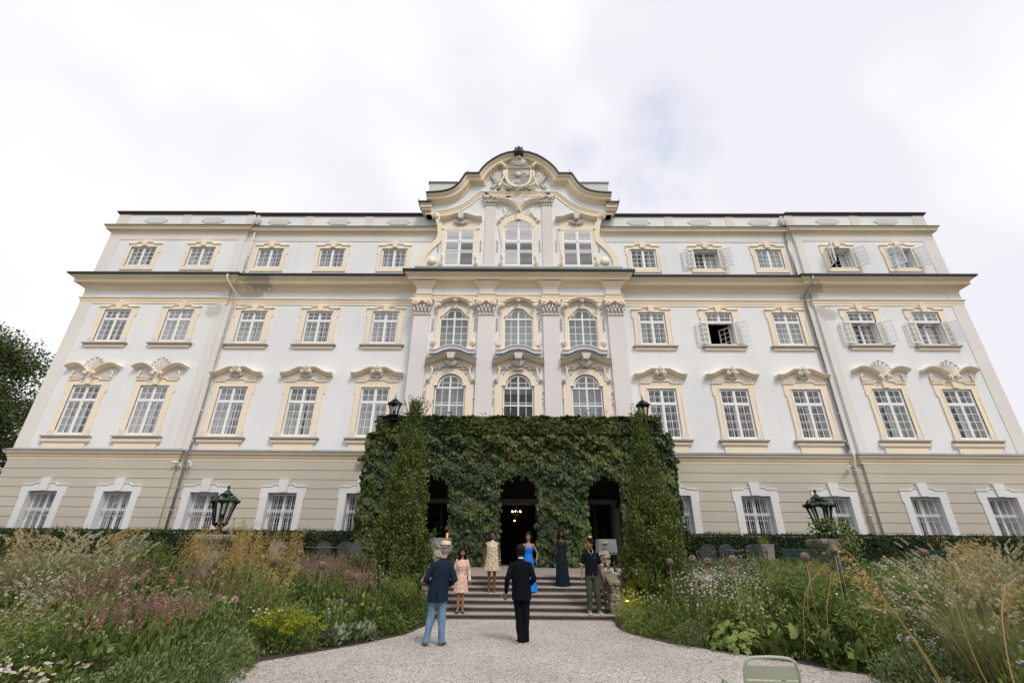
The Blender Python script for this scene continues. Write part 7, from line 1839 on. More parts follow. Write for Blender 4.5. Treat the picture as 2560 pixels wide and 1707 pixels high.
M['leather'] = mat('brown_leather', (.075,.025,.012), .4, (.12,.045,.02), 10); M['sole'] = mat('white_sole', (.70,.70,.68), .6); M['navyshoe'] = mat('navy_canvas', (.012,.02,.04), .7); M['greyshoe'] = mat('grey_canvas', (.22,.21,.18), .7); M['sandal'] = mat('bronze_strap', (.28,.14,.08), .5); M['gold'] = mat('gold_bangle', (.6,.4,.15), .3, metal=1); M['phone'] = mat('phone_case', (.25,.19,.14), .4)
def floral(name, base, cols, sc_=38):
    m = bpy.data.materials.new(name); N, L = nt(m); b = N['Principled BSDF']; b.inputs['Roughness'].default_value = .8
    tc = N.new('ShaderNodeTexCoord'); out = None
    nz_ = N.new('ShaderNodeTexNoise'); nz_.inputs['Scale'].default_value = 30; L.new(tc.outputs['Object'], nz_.inputs['Vector'])
    ad = N.new('ShaderNodeVectorMath'); ad.operation = 'MULTIPLY_ADD'; ad.inputs[1].default_value = (.05,.05,.05); L.new(nz_.outputs['Color'], ad.inputs[0]); L.new(tc.outputs['Object'], ad.inputs[2])
    prev = None
    for i, (c, s_, th) in enumerate(cols):
        v = N.new('ShaderNodeTexVoronoi'); v.inputs['Scale'].default_value = s_; v.inputs['Randomness'].default_value = 1
        mp = N.new('ShaderNodeMapping'); mp.inputs['Location'].default_value = (i*3.3, i*1.7, i*2.1); L.new(ad.outputs[0], mp.inputs[0]); L.new(mp.outputs[0], v.inputs['Vector'])
        lt = N.new('ShaderNodeMath'); lt.operation = 'LESS_THAN'; lt.inputs[1].default_value = th; L.new(v.outputs['Distance'], lt.inputs[0])
        mx = N.new('ShaderNodeMix'); mx.data_type = 'RGBA'; L.new(lt.outputs[0], mx.inputs[0]); mx.inputs[7].default_value = (*c, 1)
        if prev is None: mx.inputs[6].default_value = (*base, 1)
        else: L.new(prev, mx.inputs[6])
        prev = mx.outputs[2]
    L.new(prev, b.inputs['Base Color']); return m
M['floralA'] = floral('pink_cream_floral_cotton', (.70,.52,.43), [((.42,.08,.08), 26, .34), ((.30,.17,.10), 33, .28), ((.60,.32,.22), 20, .3)])
M['floralB'] = floral('yellow_cream_floral_cotton', (.64,.56,.43), [((.24,.09,.06), 24, .36), ((.40,.22,.14), 33, .34), ((.24,.20,.10), 28, .30)])

def face_parts(root, hc, yaw, tilt, s, lipmat, smile=False, sk='mid'):
    """eyes, brows and mouth placed on the head (head faces -Y before the turn)"""
    Rm = Matrix.Translation(hc) @ Matrix.Rotation(yaw, 4, 'Z') @ Matrix.Rotation(tilt, 4, 'X')
    mb = MB()
    for q in (-1, 1): mb.ell((q*.031*s, -.083*s, .008*s), (.0125*s, .006*s, .006*s), n=8, m=5)
    mb.xform(Rm); mb.build('eye_whites', M['eyew'], root)
    mb = MB()
    for q in (-1, 1):
        mb.ell((q*.031*s, -.088*s, .008*s), (.0065*s, .004*s, .0062*s), n=8, m=5)
        mb.tube([(q*.016*s, -.0935*s, .024*s), (q*.032*s, -.093*s, .031*s), (q*.05*s, -.081*s, .025*s)], .0035*s, 5)
        mb.tube([(q*.018*s, -.088*s, .0135*s), (q*.031*s, -.090*s, .0165*s), (q*.045*s, -.081*s, .012*s)], .0022*s, 5)
    mb.xform(Rm); mb.build('eyes_and_brows', M['eye'], root)
    mb = MB(); mb.tube([(-.023*s, -.083*s, -.047*s), (-.009*s, -.094*s, -.0435*s), (0, -.095*s, -.045*s), (.009*s, -.094*s, -.0435*s), (.023*s, -.083*s, -.047*s)], [.002*s, .0045*s, .0045*s, .0045*s, .002*s], 6)
    dz = -.062 if smile else -.054
    mb.tube([(-.023*s, -.083*s, -.048*s), (-.010*s, -.092*s, dz*s), (0, -.094*s, (dz-.002)*s), (.010*s, -.092*s, dz*s), (.023*s, -.083*s, -.048*s)], [.002*s, .005*s, .0055*s, .005*s, .002*s], 6)
    mb.xform(Rm); mb.build('lips', M[lipmat], root)
    if smile:
        mb = MB(); mb.ell((0, -.088*s, -.052*s), (.017*s, .006*s, .006*s), n=8, m=4); mb.xform(Rm); mb.build('teeth', M['teeth'], root)
def head(mb, hc, yaw, tilt, s):
    n0 = len(mb.v)
    mb.ell((0, .012*s, .028*s), (.076*s, .094*s, .086*s), n=18, m=12)      # skull
    mb.ell((0, -.018*s, -.018*s), (.066*s, .070*s, .082*s), n=18, m=12)    # face
    mb.ell((0, -.036*s, -.062*s), (.042*s, .044*s, .036*s), n=14, m=8)    # jaw and chin
    mb.ell((0, -.066*s, -.082*s), (.018*s, .017*s, .014*s), n=10, m=6)
    mb.cap((0, -.082*s, .008*s), (0, -.104*s, -.022*s), .008*s, .013*s, 8); mb.ell((0, -.098*s, -.026*s), (.017*s, .012*s, .009*s), n=10, m=6)   # nose
    mb.ell((0, -.076*s, .026*s), (.046*s, .014*s, .009*s), n=10, m=6)       # brow
    for q in (-1, 1):
        mb.ell((q*.077*s, .006*s, -.008*s), (.009*s, .018*s, .030*s), n=10, m=6); mb.ell((q*.040*s, -.062*s, -.018*s), (.020*s, .018*s, .016*s), n=10, m=6)
    mb.xform(Matrix.Translation(hc) @ Matrix.Rotation(yaw, 4, 'Z') @ Matrix.Rotation(tilt, 4, 'X'), n0)
HS = 1.10
def person(x, y, z, H, rz, lb, p):
    """p: pose dictionary, coordinates for a 1.75 m figure facing -Y"""
    s = H/1.75; root = empty('person', (x, y, z), rz, label=lb, cat='person'); root['pose'] = p.get('pose', 'standing')
    del root['pose']
    f = p.get('female', False); sh = .150 if f else .182; wt = .118 if f else .15; hp = .158 if f else .155
    hipx = p.get('hipx', 0); chx = p.get('chx', 0); hx = p.get('hx', chx)
    S = lambda v: Vector(v)*s
    sk = SK[p['skin']]; b = MB()
    hc = S((hx, -.01+p.get('hy', 0), 1.640)); head(b, hc, p.get('yaw', 0), p.get('tilt', 0), s*HS)
    b.cap(S((chx, .015, 1.40)), S((hx, .012, 1.56)), .060*s if not f else .050*s, .053*s if not f else .045*s, 12)
    L_ = lambda t: hipx+(chx-hipx)*t
    loft(b, [(v[0]*s, v[1]*s, v[2]*s, v[3]*s, v[4]*s) for v in [(hipx,0,.80,hp*.9,.10),(hipx,0,.90,hp,.115),(L_(.3),0,1.02,wt*1.02,.098),(L_(.5),0,1.10,wt,.092),(L_(.8),-.005,1.24,wt*1.12,.108),(chx,-.005,1.33,sh*.97,.105),(chx,.005,1.40,sh*.86,.085),(chx,.012,1.445,sh*.5,.06)]], 20)
    J = p['arms']
    for q in (-1, 1):
        shd, el, wr = [S(v) for v in J[q]]
        b.cap(shd, el, (.050 if not f else .041)*s, (.038 if not f else .032)*s, 12); b.cap(el, wr, (.037 if not f else .031)*s, (.025 if not f else .021)*s, 12); b.ell(shd, (.056*s if not f else .046*s), n=12, m=8)
        hd = p.get('handdir', {}).get(q, (wr-el)); hand(b, wr, hd, -q, p.get('curl', {}).get(q, .55), s*(1 if not f else .92), back=p.get('thumb', {}).get(q))
    for q in (-1, 1):
        hi, kn, an, toe = [S(v) for v in p['legs'][q]]
        b.cap(hi, kn, .083*s, .054*s, 14); b.cap(kn, hi.lerp(kn, .0)*0+kn.lerp(an, .35), .052*s, .056*s, 14); b.cap(kn.lerp(an, .3), an, .056*s, .033*s, 14)
        b.cap(an+Vector((0, .02*s, -.045*s)), toe, .034*s, .026*s, 10)
    remesh(b, 'body', [sk], root, .0075, 2)
    if p.get('face', True): face_parts(root, hc, p.get('yaw', 0), p.get('tilt', 0), s*HS, p.get('lips', 'lipm'), p.get('smile', False))
    return root, s, hc
HG = lambda q, e=(.26, .02, 1.12), w_=(.285, -.04, .86), sx=.165: [(q*sx, .01, 1.395), (q*e[0], e[1], e[2]), (q*w_[0], w_[1], w_[2])]
LG = lambda q, hx=.085, kx=.09, ax=.095, ty=-.15, o=0: [(q*hx+o, 0, .87), (q*kx+o*.5, -.015, .48), (q*ax, .02, .085), (q*(ax+.015), ty, .030)]
def sleeve(mb, J, s, r0, r1, r2, end=1.0):
    a, e, w_ = [Vector(v)*s for v in J]; w2 = e.lerp(w_, end) if end <= 1 else e+(w_-e)*end
    mb.cap(a, e, r0*s, r1*s, 16); mb.cap(e, w2, r1*s, r2*s, 16)
def trouser(mb, p, s, r=(.105, .082, .078), hem=.03, hp=.17, top=.98):
    hipx = p.get('hipx', 0)
    loft(mb, [(hipx*s, 0, z*s, a*s, b_*s) for z, a, b_ in ((.80,hp*.93,.118),(.90,hp,.13),(top,hp*.9,.115),(top+.03,hp*.88,.11))], 24)
    for q in (-1, 1):
        hi, kn, an, toe = [Vector(v)*s for v in p['legs'][q]]
        end = Vector((an.x, an.y, hem*s+r[2]*s*.6)); mb.cap(hi, kn, r[0]*s, r[1]*s, 18); mb.cap(kn, end, r[1]*s, r[2]*s, 18)
        n_ = 18; rr = r[2]*s; loft(mb, [(end.x, end.y, end.z, rr, rr), (end.x, end.y-.006, hem*s, rr*1.0, rr*1.05)], 18)
def shoe(root, p, s, q, upper, sole, h=.085, cut=.0, wide=.048):
    hi, kn, an, toe = [Vector(v)*s for v in p['legs'][q]]; heel = an+Vector((0, .045*s, 0)); mb = MB(); t = toe+Vector((0, -.035*s, 0)); dx = (t.x-heel.x)
    sec = [(0, .028, h), (.25, .036, h), (.5, .042, h*.82), (.75, .046, h*.6), (.93, .038, h*.5), (1.0, .018, h*.4)]
    V = []; F = []; n_ = 12
    for u, w_, hh in sec:
        c = heel.lerp(t, u)
        for k in range(n_):
            a = 2*math.pi*k/n_; V.append((c.x+w_*s*math.cos(a), c.y, max(.014*s, .014*s+(hh*s-.014*s)*.5*(1+math.sin(a)))))
    for i in range(len(sec)-1):
        for k in range(n_): k2 = (k+1) % n_; F.append((i*n_+k, i*n_+k2, (i+1)*n_+k2, (i+1)*n_+k))
    F += [tuple(reversed(range(n_))), tuple((len(sec)-1)*n_+k for k in range(n_))]
    mb.add(V, F, 0, True); o = mb.build('shoe', M[upper], root)
    mb = MB(); out = []
    for u, w_, hh in sec: c = heel.lerp(t, u); out.append((c.x-(w_+.004)*s, c.y+ (0.006 if u == 0 else (-.006 if u == 1 else 0)))); 
    for u, w_, hh in reversed(sec): c = heel.lerp(t, u); out.append((c.x+(w_+.004)*s, c.y+(0.006 if u == 0 else (-.006 if u == 1 else 0))))
    n_ = len(out); mb.add([(a, b_, .001) for a, b_ in out]+[(a, b_, .022*s) for a, b_ in out], [tuple(range(n_)), tuple(reversed(range(n_, 2*n_)))]+[(i, n_+i, n_+(i+1) % n_, (i+1) % n_) for i in range(n_)])
    mb.build('sole', M[sole], o)
def foldf(n, a0, a1, ph=0): return lambda t, th: (a0+(a1-a0)*t)*math.sin(n*th+ph+1.3*math.sin(th*2))
def skirt(root, name, m, s, rings, folds, vox=.009, amp=.004, extra=None, n=60):
    mb = MB(); loft(mb, [tuple(v*s for v in r) for r in rings], n, fold=folds)
    if extra: extra(mb)
    return remesh(mb, name, [M[m]], root, vox, 1, amp, 14)

# --- man in the straw hat, back to us
p = dict(skin='light', face=False, hipx=.05, chx=.10, hx=.145, yaw=R(25), tilt=0,
         arms={-1: [(-.08,.01,1.365), (-.20,.05,1.10), (-.08,-.16,.98)], 1: [(.27,.01,1.36), (.37,.05,1.11), (.24,-.17,1.0)]}, legs={-1: [(-.03,0,.87), (-.06,-.02,.47), (-.115,.03,.085), (-.16,-.12,.03)], 1: [(.14,0,.87), (.15,-.02,.47), (.17,-.0,.085), (.20,-.15,.03)]})
# figures are built facing -Y; turn this one round, so mirror left and right by the 180 degree turn
def flipx(p):
    fx = lambda v: (-v[0], v[1], v[2]); q = dict(p); q['arms'] = {-k: [fx(v) for v in J] for k, J in p['arms'].items()}; q['legs'] = {-k: [fx(v) for v in J] for k, J in p['legs'].items()}
    for k in ('hipx', 'chx', 'hx'): q[k] = -p.get(k, 0)
    return q
p = flipx(p)
r, s, hc = person(-1.68, 10.02, 0, 1.72, R(180), 'man with his back to us in navy jacket, light blue jeans and straw hat', p)
mb = MB(); hx_, cx_ = p['hipx'], p['chx']
loft(mb, [tuple(v*s for v in q) for q in [(hx_,0,.72,.205,.15),(hx_,0,.80,.205,.152),(hx_,0,.92,.195,.145),(hx_*.6+cx_*.4,0,1.06,.185,.132),(cx_,0,1.22,.20,.138),(cx_,0,1.34,.21,.132),(cx_,.005,1.42,.175,.105),(cx_,.012,1.465,.09,.075)]], 26)
for q in (-1, 1): sleeve(mb, p['arms'][q], s, .068, .058, .047, .92)
jk = remesh(mb, 'jacket', [M['navy']], r, .009, 1, .016, 10)
mb = MB(); loft(mb, [((cx_)*s,.012*s,1.44*s,.082*s,.075*s),((cx_+p['hx'])/2*s,.010*s,1.495*s,.062*s,.062*s)], 20); mb.build('collar', M['navy'], jk)
mb = MB(); mb.box(hx_*s-.004, hx_*s+.004, .138*s, .158*s, .722*s, .90*s); mb.build('vent', M['suit'], jk)
mb = MB(); trouser(mb, p, s, (.098, .078, .068), .045, .165); remesh(mb, 'jeans', [M['jeans']], r, .009, 1, .014, 13)
for q in (-1, 1): shoe(r, p, s, q, 'leather', 'leather')
mb = MB(); mb.ell(hc+Vector((0, .03, .01)), (.090, .096, .08), n=16, m=10); mb.build('hair', M['hairg'], r)
mb = MB(); mb.ell(hc+Vector((0, -.045, -.055)), (.066, .055, .055), n=14, m=8); mb.build('beard', M['hairg'], r)
h_ = hc+Vector((0, .01, .062)); mb = MB(); mb.lathe([(.094,0),(.100,.0),(.096,.05),(.088,.09),(.072,.11),(.03,.10),(.01,.096)], tuple(h_), 24)
n = 32; V = []; F = []
for k in range(n):
    t = 2*math.pi*k/n
    for rr, dz in ((.094,.0),(.115,-.004),(.150,.0+.006*math.cos(2*t)),(.154,.006+.006*math.cos(2*t)),(.11,.003),(.088,.008)): V.append((h_.x+rr*math.cos(t)*.96, h_.y+rr*math.sin(t), h_.z+dz-.012*math.sin(t)*0))
for k in range(n):
    for j in range(6): F.append((k*6+j, ((k+1) % n)*6+j, ((k+1) % n)*6+(j+1) % 6, k*6+(j+1) % 6))
mb.add(V, F, 0, True); hat = mb.build('straw_hat', M['straw'], r)
mb = MB(); mb.lathe([(.1015,.002),(.1025,.004),(.1005,.032),(.099,.034)], tuple(h_), 24); mb.build('hat_band', M['band'], hat)

# --- man in the dark suit, back to us
p = dict(skin='tan', face=False, hipx=.02, chx=.0, hx=.0, yaw=R(8), tilt=R(-6),
         arms={-1: [(-.175,.01,1.365), (-.265,.06,1.12), (-.30,-.05,.86)], 1: [(.175,.01,1.365), (.275,.06,1.12), (.17,-.16,.99)]}, legs={-1: [(-.075,0,.87), (-.035,-.02,.47), (.0,.03,.085), (-.06,-.11,.03)], 1: [(.10,0,.87), (.10,-.02,.47), (.095,-.02,.085), (.115,-.17,.03)]}, handdir={1: (-.25,-.5,-.6)}, curl={1: .9}, thumb={1: (.3,-.8,.4)})
p = flipx(p); p['handdir'] = {1: (.35,-.4,-.75)}; p['curl'] = {1: .9, -1: .6}; p['thumb'] = {1: (-.2,-.9,.1)}
r, s, hc = person(-.03, 10.32, 0, 1.715, R(180), 'man with his back to us in a black suit, phone in his lowered left hand', p)
mb = MB(); hx_, cx_ = p['hipx'], p['chx']
loft(mb, [tuple(v*s for v in q) for q in [(hx_,0,.735,.20,.15),(hx_,0,.82,.20,.152),(hx_,0,.94,.19,.145),(0,0,1.08,.182,.132),(cx_,0,1.22,.20,.138),(cx_,0,1.34,.212,.132),(cx_,.005,1.42,.18,.105),(cx_,.012,1.465,.09,.075)]], 26)
for q in (-1, 1): sleeve(mb, p['arms'][q], s, .067, .057, .046, .95)
jk = remesh(mb, 'jacket', [M['suit']], r, .009, 1, .014, 10)
mb = MB(); loft(mb, [((cx_)*s,.012*s,1.44*s,.080*s,.073*s),((cx_)*s,.010*s,1.495*s,.062*s,.062*s)], 20); mb.build('collar', M['suit'], jk)
mb = MB(); loft(mb, [(0,.012*s,1.485*s,.058*s,.058*s),(0,.010*s,1.515*s,.056*s,.056*s)], 20); mb.build('shirt_collar', M['wtrim'], r)
mb = MB(); trouser(mb, p, s, (.10, .082, .076), .035, .165); remesh(mb, 'trousers', [M['suit']], r, .009, 1, .012, 13)
for q in (-1, 1): shoe(r, p, s, q, 'navyshoe', 'sole')
mb = MB(); mb.ell(hc+Vector((0, .022, .03)), (.096, .112, .100), n=18, m=12); mb.ell(hc+Vector((0, .045, -.035)), (.084, .072, .066), n=14, m=8)
remesh(mb, 'hair', [M['hair']], r, .008, 1, .012, 40)
wv = Vector(p['arms'][1][2])*s+Vector((.03, -.06, -.075))
e_ = empty('phone', (-.03-wv.x, 10.32-wv.y, wv.z), R(180), label='phone in a tan case held in the suited man\'s lowered left hand', cat='phone')
mb = MB(); mb.box(-.038, .038, -.005, .005, -.075, .075); mb.xform(Matrix.Rotation(R(38), 4, 'Y') @ Matrix.Rotation(R(-30), 4, 'X')); mb.build('case', M['phone'], e_)

def longhair(root, hc, s, yaw, L_, wide=.10, front=.55, curl=.006):
    s = s*1.08
    mb = MB(); mb.ell((0, .026*s, .040*s), (.098*s, .110*s, .104*s), n=18, m=12)
    for k in range(15):
        a = R(-28)+R(236)*k/14     # around the back, from one side of the face to the other
        x0, y0 = .090*s*math.cos(a), .02*s+.092*s*math.sin(a); l = L_*s*(front if k in (0, 14) else (.85 if k in (1, 13) else 1))
        pts = [(x0*.8, y0*.8, .06*s), (x0, y0, .0), (x0*1.12, y0*1.05+.01, -.10*s), (x0*wide*13, y0*1.0+.02*s, -.10*s-l*.5), (x0*wide*12+.01*math.sin(k*2), y0+.025*s, -.10*s-l)]
        mb.tube(pts, [.028*s, .030*s, .032*s, .030*s, .012*s], 8)
    mb.xform(Matrix.Translation(hc) @ Matrix.Rotation(yaw, 4, 'Z')); return remesh(mb, 'hair', [M['hair']], root, .008, 1, curl, 30)
def anklets(root, p, s, m):
    for q in (-1, 1):
        hi, kn, an, toe = [Vector(v)*s for v in p['legs'][q]]; mb = MB()
        mb.tube([an+Vector((-.036*s, 0, .005)), an+Vector((0, -.04*s, -.01)), an+Vector((.036*s, 0, .005))], .008*s, 6)
        c = an.lerp(toe, .7); mb.tube([c+Vector((-.036*s, 0, -.02*s)), c+Vector((0, 0, .012*s)), c+Vector((.036*s, 0, -.02*s))], .009*s, 6)
        o_ = []; mb.box(min(an.x, toe.x)-.03*s, max(an.x, toe.x)+.03*s, toe.y-.03*s, an.y+.05*s, .001, .012); mb.build('sandal', M[m], root)
# --- woman in short long-sleeved floral dress
p = dict(female=True, skin='tan', yaw=R(8), tilt=R(2), smile=True, lips='lip', arms={q: [(q*.15,.01,1.385), (q*.225,.04,1.12), (q*.25,-.03,.88)] for q in (-1, 1)}, legs={q: LG(q, .07, .065, .075, -.13) for q in (-1, 1)})
r, s, hc = person(-1.57, 13.62, TH/7, 1.51, R(4), 'smiling woman in a short long-sleeved pink floral dress on the bottom step', p)
def ex(mb):
    for q in (-1, 1): sleeve(mb, p['arms'][q], s, .062, .056, .048, .72); a, e, w_ = [Vector(v)*s for v in p['arms'][q]]; mb.cap(e.lerp(w_, .7), e.lerp(w_, 1.0), .045*s, .062*s, 16)
skirt(r, 'dress', 'floralA', s, [(0,0,.53,.225,.16),(0,0,.62,.215,.155),(0,0,.80,.195,.145),(0,0,.95,.165,.125),(0,0,1.045,.128,.105),(0,-.003,1.09,.126,.104),(0,-.012,1.25,.158,.132),(0,-.005,1.34,.158,.112),(0,.008,1.42,.115,.082),(0,.012,1.44,.07,.055)], lambda t, th: .05*max(0, .5-t)*2*math.sin(11*th)+.012*math.sin(17*th), extra=ex)
mb = MB(); mb.tube([(.132*s*math.cos(t), .108*s*math.sin(t), 1.06*s) for t in [R(12)*k for k in range(31)]], .009*s, 6); mb.build('waist_seam', M['floralA'], r)
longhair(r, hc, s, R(8), .30, .085, .95)
for q in (-1, 1): shoe(r, p, s, q, 'suit', 'suit', .045)
# --- woman in sleeveless yellow floral dress
p = dict(female=True, skin='brown', yaw=0, tilt=R(4), lips='lipm', arms={q: [(q*.165,.01,1.385), (q*.245,.03,1.13), (q*.262,-.02,.88)] for q in (-1, 1)}, legs={q: LG(q, .085, .085, .082, -.12) for q in (-1, 1)})
r, s, hc = person(-.81, 14.62, TH*4/7, 1.57, 0, 'woman in a sleeveless cream floral dress with ruffled shoulders on the middle steps', p)
def ex(mb):
    for q in (-1, 1):
        for k in range(5): mb.ell((q*(.145+.012*k)*s, (.05-.022*k)*s, (1.43-.012*k)*s), (.035*s, .02*s, .022*s), n=8, m=6)
skirt(r, 'dress', 'floralB', s, [(0,0,.60,.275,.19),(0,0,.66,.26,.18),(0,0,.77,.235,.168),(0,0,.80,.228,.165),(0,0,.98,.205,.155),(0,-.005,1.14,.19,.148),(0,-.012,1.28,.185,.142),(0,-.003,1.37,.168,.112),(0,.008,1.44,.12,.08),(0,.012,1.475,.062,.058),(0,.012,1.50,.055,.052)], lambda t, th: .06*max(0, .35-t)*3*math.sin(13*th)+.014*math.sin(9*th), extra=ex)
mb = MB(); mb.ell(hc+Vector((0, .028, .046)), (.094, .104, .098), n=18, m=12); mb.ell(hc+Vector((0, .115, .03)), (.045, .04, .045)); remesh(mb, 'hair', [M['hair']], r, .008, 1, .004, 30)
w_ = Vector(p['arms'][1][2])*s; mb = MB(); mb.tube([w_+Vector((.026*math.cos(t), .026*math.sin(t), .02)) for t in [R(30)*k for k in range(13)]], .006, 6); mb.build('bracelet', M['wtrim'], r)
anklets(r, p, s, 'sandal')
# --- woman in the blue strapless gown
p = dict(female=True, skin='tan', yaw=R(-6), tilt=R(3), lips='lip', arms={-1: [(-.158,.01,1.385), (-.275,.05,1.14), (-.25,-.06,.93)], 1: [(.158,.01,1.385), (.295,.06,1.13), (.262,-.06,.91)]}, legs={q: LG(q, .07, .07, .07, -.12) for q in (-1, 1)})
r, s, hc = person(.245, 14.62, TH*4/7, 1.545, R(-4), 'woman in a bright blue strapless floor-length gown behind the suited man', p)
skirt(r, 'gown', 'blue', s, [(.03,-.02,.03,.265,.20),(.015,-.01,.2,.245,.18),(0,0,.5,.21,.155),(0,0,.75,.18,.14),(0,0,.93,.168,.13),(0,0,1.06,.13,.105),(0,-.003,1.14,.124,.103),(0,-.014,1.24,.158,.135),(0,-.012,1.305,.160,.128),(0,-.01,1.32,.150,.115)], lambda t, th: .05*max(0, .75-t)*math.sin(12*th+2*math.sin(th)))
mb = MB(); mb.ell(hc+Vector((0, .028, .046)), (.098, .106, .102), n=18, m=12); mb.ell(hc+Vector((0, .06, -.06)), (.10, .055, .09)); mb.ell(hc+Vector((.05, .06, -.12)), (.04, .03, .06)); mb.ell(hc+Vector((-.05, .06, -.12)), (.04, .03, .06)); remesh(mb, 'hair', [M['hair']], r, .008, 1, .008, 30)
w_ = Vector(p['arms'][1][2])*s; mb = MB()
for dz in (.02, .035, .05): mb.tube([w_+Vector((.028*math.cos(t), .028*math.sin(t), dz)) for t in [R(30)*k for k in range(13)]], .004, 5)
mb.build('bangles', M['gold'], r)
# --- woman in the long dark teal gown
p = dict(female=True, skin='deep', yaw=R(5), tilt=R(-4), smile=True, lips='lip', arms={-1: [(-.155,.01,1.385), (-.22,.09,1.13), (-.10,.17,.98)], 1: [(.155,.01,1.385), (.22,.09,1.13), (.10,.17,.96)]}, thumb={-1: (1,0,0), 1: (-1,0,0)}, legs={q: LG(q, .07, .075, .07, -.12) for q in (-1, 1)})
r, s, hc = person(1.24, 14.96, TH*5/7, 1.52, R(4), 'smiling woman in a long dark teal gown with hands behind her back', p)
skirt(r, 'gown', 'teal', s, [(.02,.0,.02,.245,.18),(.01,.0,.25,.225,.165),(0,0,.55,.20,.15),(0,0,.82,.185,.14),(0,0,1.0,.165,.128),(0,-.003,1.14,.145,.115),(0,-.014,1.25,.158,.135),(0,-.005,1.34,.155,.112),(0,.008,1.41,.10,.07)], lambda t, th: .06*max(0, .8-t)*math.sin(13*th+2*math.sin(th)))
mb = MB(); mb.plate([[(-.018*s,1.42*s),(.018*s,1.42*s),(0,1.25*s)][::-1]], -.142*s, -.125*s); mb.build('neckline', SK['deep'], r)
longhair(r, hc, s, R(5), .46, .10, 1.0, .010)
anklets(r, p, s, 'suit')
# --- young man in the polo shirt
p = dict(skin='mid', yaw=R(-52), tilt=R(10), hy=-.02, lips='lipm', hx=-.01, arms={-1: [(-.168,.01,1.37), (-.245,.03,1.13), (-.262,-.02,.88)], 1: [(.168,.01,1.37), (.262,.04,1.13), (.285,-.03,.88)]}, legs={-1: [(-.08,0,.87), (-.085,-.02,.48), (-.105,.02,.085), (-.115,-.15,.03)], 1: [(.09,0,.87), (.115,-.02,.48), (.145,.02,.085), (.17,-.14,.03)]})
r, s, hc = person(1.90, 13.64, TH/7, 1.76, R(2), 'young man with curly dark hair looking left in a black polo shirt and olive trousers', p)
mb = MB(); loft(mb, [tuple(v*s for v in q) for q in [(0,0,.87,.178,.135),(0,0,.95,.172,.13),(0,0,1.08,.168,.122),(0,-.003,1.22,.182,.128),(0,-.003,1.34,.196,.122),(0,.005,1.42,.165,.095),(0,.012,1.46,.08,.07)]], 26)
for q in (-1, 1): a, e, w_ = [Vector(v)*s for v in p['arms'][q]]; mb.cap(a, a.lerp(e, .80), .064*s, .060*s, 16)
tp = remesh(mb, 'polo_shirt', [M['polo']], r, .009, 2, .006, 10)
mb = MB()
for q in (-1, 1):
    a, e, w_ = [Vector(v)*s for v in p['arms'][q]]; d = (e-a).normalized(); c = a.lerp(e, .98); mb.tube([c-d*.012, c+d*.004], .0625*s, 18)
    mb.tube([(q*.065*s, -.02*s, 1.485*s), (q*.055*s, -.075*s, 1.455*s), (q*.028*s, -.105*s, 1.41*s)], .006*s, 5)
for z_ in (1.40, 1.365): mb.ell((0, -.117*s, z_*s), (.006*s, .004*s, .006*s), n=8, m=4)
mb.ell((.085*s, -.12*s, 1.30*s), (.007*s, .004*s, .009*s), n=8, m=4)
mb.build('white_trim', M['wtrim'], tp)
mb = MB(); loft(mb, [(0,.005*s,1.445*s,.082*s,.078*s),(0,.002*s,1.495*s,.064*s,.066*s)], 20); mb.build('collar', M['polo'], tp)
mb = MB(); trouser(mb, p, s, (.105, .088, .070), .05, .17, .93); remesh(mb, 'trousers', [M['olive']], r, .009, 1, .015, 13)
mb = MB(); rr_ = random.Random(4)
for k in range(70):
    u = Vector((rr_.gauss(0,1), rr_.gauss(0,1), rr_.gauss(0,1))).normalized(); 
    if u.z < -.25 or (u.y < -.35 and u.z < .45): continue
    mb.ell((u.x*.092, .018+u.y*.10, .042+u.z*.092), .034, n=8, m=6)
mb.ell((0,.02,.04),(.094,.102,.092), n=16, m=10)
mb.xform(Matrix.Translation(hc) @ Matrix.Rotation(R(-52), 4, 'Z') @ Matrix.Rotation(R(10), 4, 'X')); remesh(mb, 'hair', [M['hair']], r, .008, 1, .006, 50)
for q in (-1, 1): shoe(r, p, s, q, 'greyshoe', 'sole')

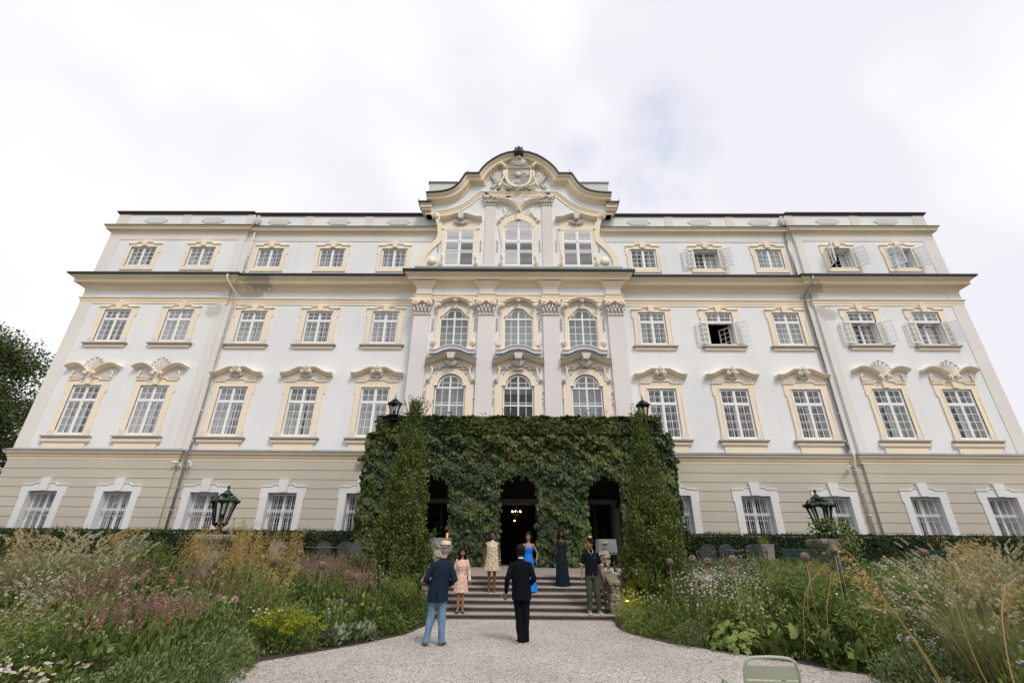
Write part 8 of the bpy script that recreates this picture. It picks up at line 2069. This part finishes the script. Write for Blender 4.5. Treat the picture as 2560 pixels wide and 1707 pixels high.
# --- stone statues on the piers
def putto(x, y, z, H, rz, lb, raised):
    e_ = empty('statue', (x, y, z), rz, label=lb, cat='statue'); s = H; b = MB()
    b.lathe([(.20,0),(.21,.04),(.17,.06)], n=12); b.xform(Matrix.Scale(s, 4))
    S = lambda *v: Vector(v)*s
    b.ell(S(.02,-.02,.78), (.085*s,.09*s,.095*s)); b.ell(S(.02,-.07,.76), (.05*s,.04*s,.05*s)); b.cap(S(0,0,.62), S(.02,0,.72), .06*s, .05*s)
    loft(b, [(.0,0,.30*s,.12*s,.11*s),(.0,0,.38*s,.135*s,.12*s),(0,-.02*s,.48*s,.13*s,.12*s),(0,0,.58*s,.135*s,.10*s),(0,0,.65*s,.08*s,.07*s)], 16)
    b.cap(S(-.06,0,.34), S(-.08,-.04,.20), .075*s, .055*s); b.cap(S(-.08,-.04,.2), S(-.07,.02,.07), .055*s, .04*s); b.cap(S(-.07,.02,.06), S(-.09,-.08,.05), .04*s, .03*s)
    b.cap(S(.07,0,.34), S(.10,-.07,.22), .075*s, .055*s); b.cap(S(.10,-.07,.22), S(.10,.0,.09), .055*s, .04*s); b.cap(S(.10,0,.07), S(.13,-.09,.05), .04*s, .03*s)
    if raised: b.cap(S(-.12,0,.60), S(-.22,-.02,.72), .045*s, .038*s); b.cap(S(-.22,-.02,.72), S(-.26,-.04,.88), .038*s, .028*s); hand(b, S(-.26,-.04,.9), (-.1,-.1,1), 1, .6, s*.7)
    else: b.cap(S(-.12,0,.60), S(-.17,-.08,.50), .045*s, .038*s); b.cap(S(-.17,-.08,.50), S(-.03,-.15,.55), .038*s, .028*s); hand(b, S(-.03,-.15,.55), (.8,-.1,.3), 1, .8, s*.7)
    b.cap(S(.12,0,.60), S(.18,-.04,.47), .045*s, .038*s); b.cap(S(.18,-.04,.47), S(.05,-.14,.44), .038*s, .028*s); hand(b, S(.05,-.14,.44), (-.8,-.1,.1), 1, .8, s*.7)
    b.cap(S(-.1,-.06,.40), S(.13,-.04,.30), .06*s, .07*s); b.cap(S(.12,.04,.34), S(.10,.08,.10), .06*s, .05*s)    # drapery
    remesh(b, 'figure', [M['statue']], e_, .010, 1, .012, 30)
    mb = MB(); rr_ = random.Random(int(x*10))
    if not raised:
        mb.lathe([(.06,.84),(.15,.86),(.17,.89),(.15,.90),(.06,.91)], n=14)
        for k in range(16): a = k*.9; mb.ell((.09*math.cos(a)*(k % 3)/2, .09*math.sin(a)*(k % 3)/2, .93+.02*(k % 2)), .045, n=8, m=6)
    else:
        for k in range(24): u = Vector((rr_.gauss(0,1), rr_.gauss(0,1), rr_.gauss(0,1))).normalized(); mb.ell((.02+u.x*.08, -.0+u.y*.08, .84+u.z*.05), .03, n=8, m=6)
    mb.xform(Matrix.Translation((.02*s, -.02*s, 0)) @ Matrix.Scale(s, 4)); remesh(mb, 'basket' if not raised else 'curls', [M['statue']], e_, .009, 1, .006, 40)
putto(2.56, 15.25, 1.02, .90, R(-20), 'small lichened stone putto with a fruit basket on its head, right of the steps', False)
putto(-2.55, 15.35, 1.0, .90, R(25), 'small lichened stone putto with a raised arm, left of the steps behind the hatted man', True)
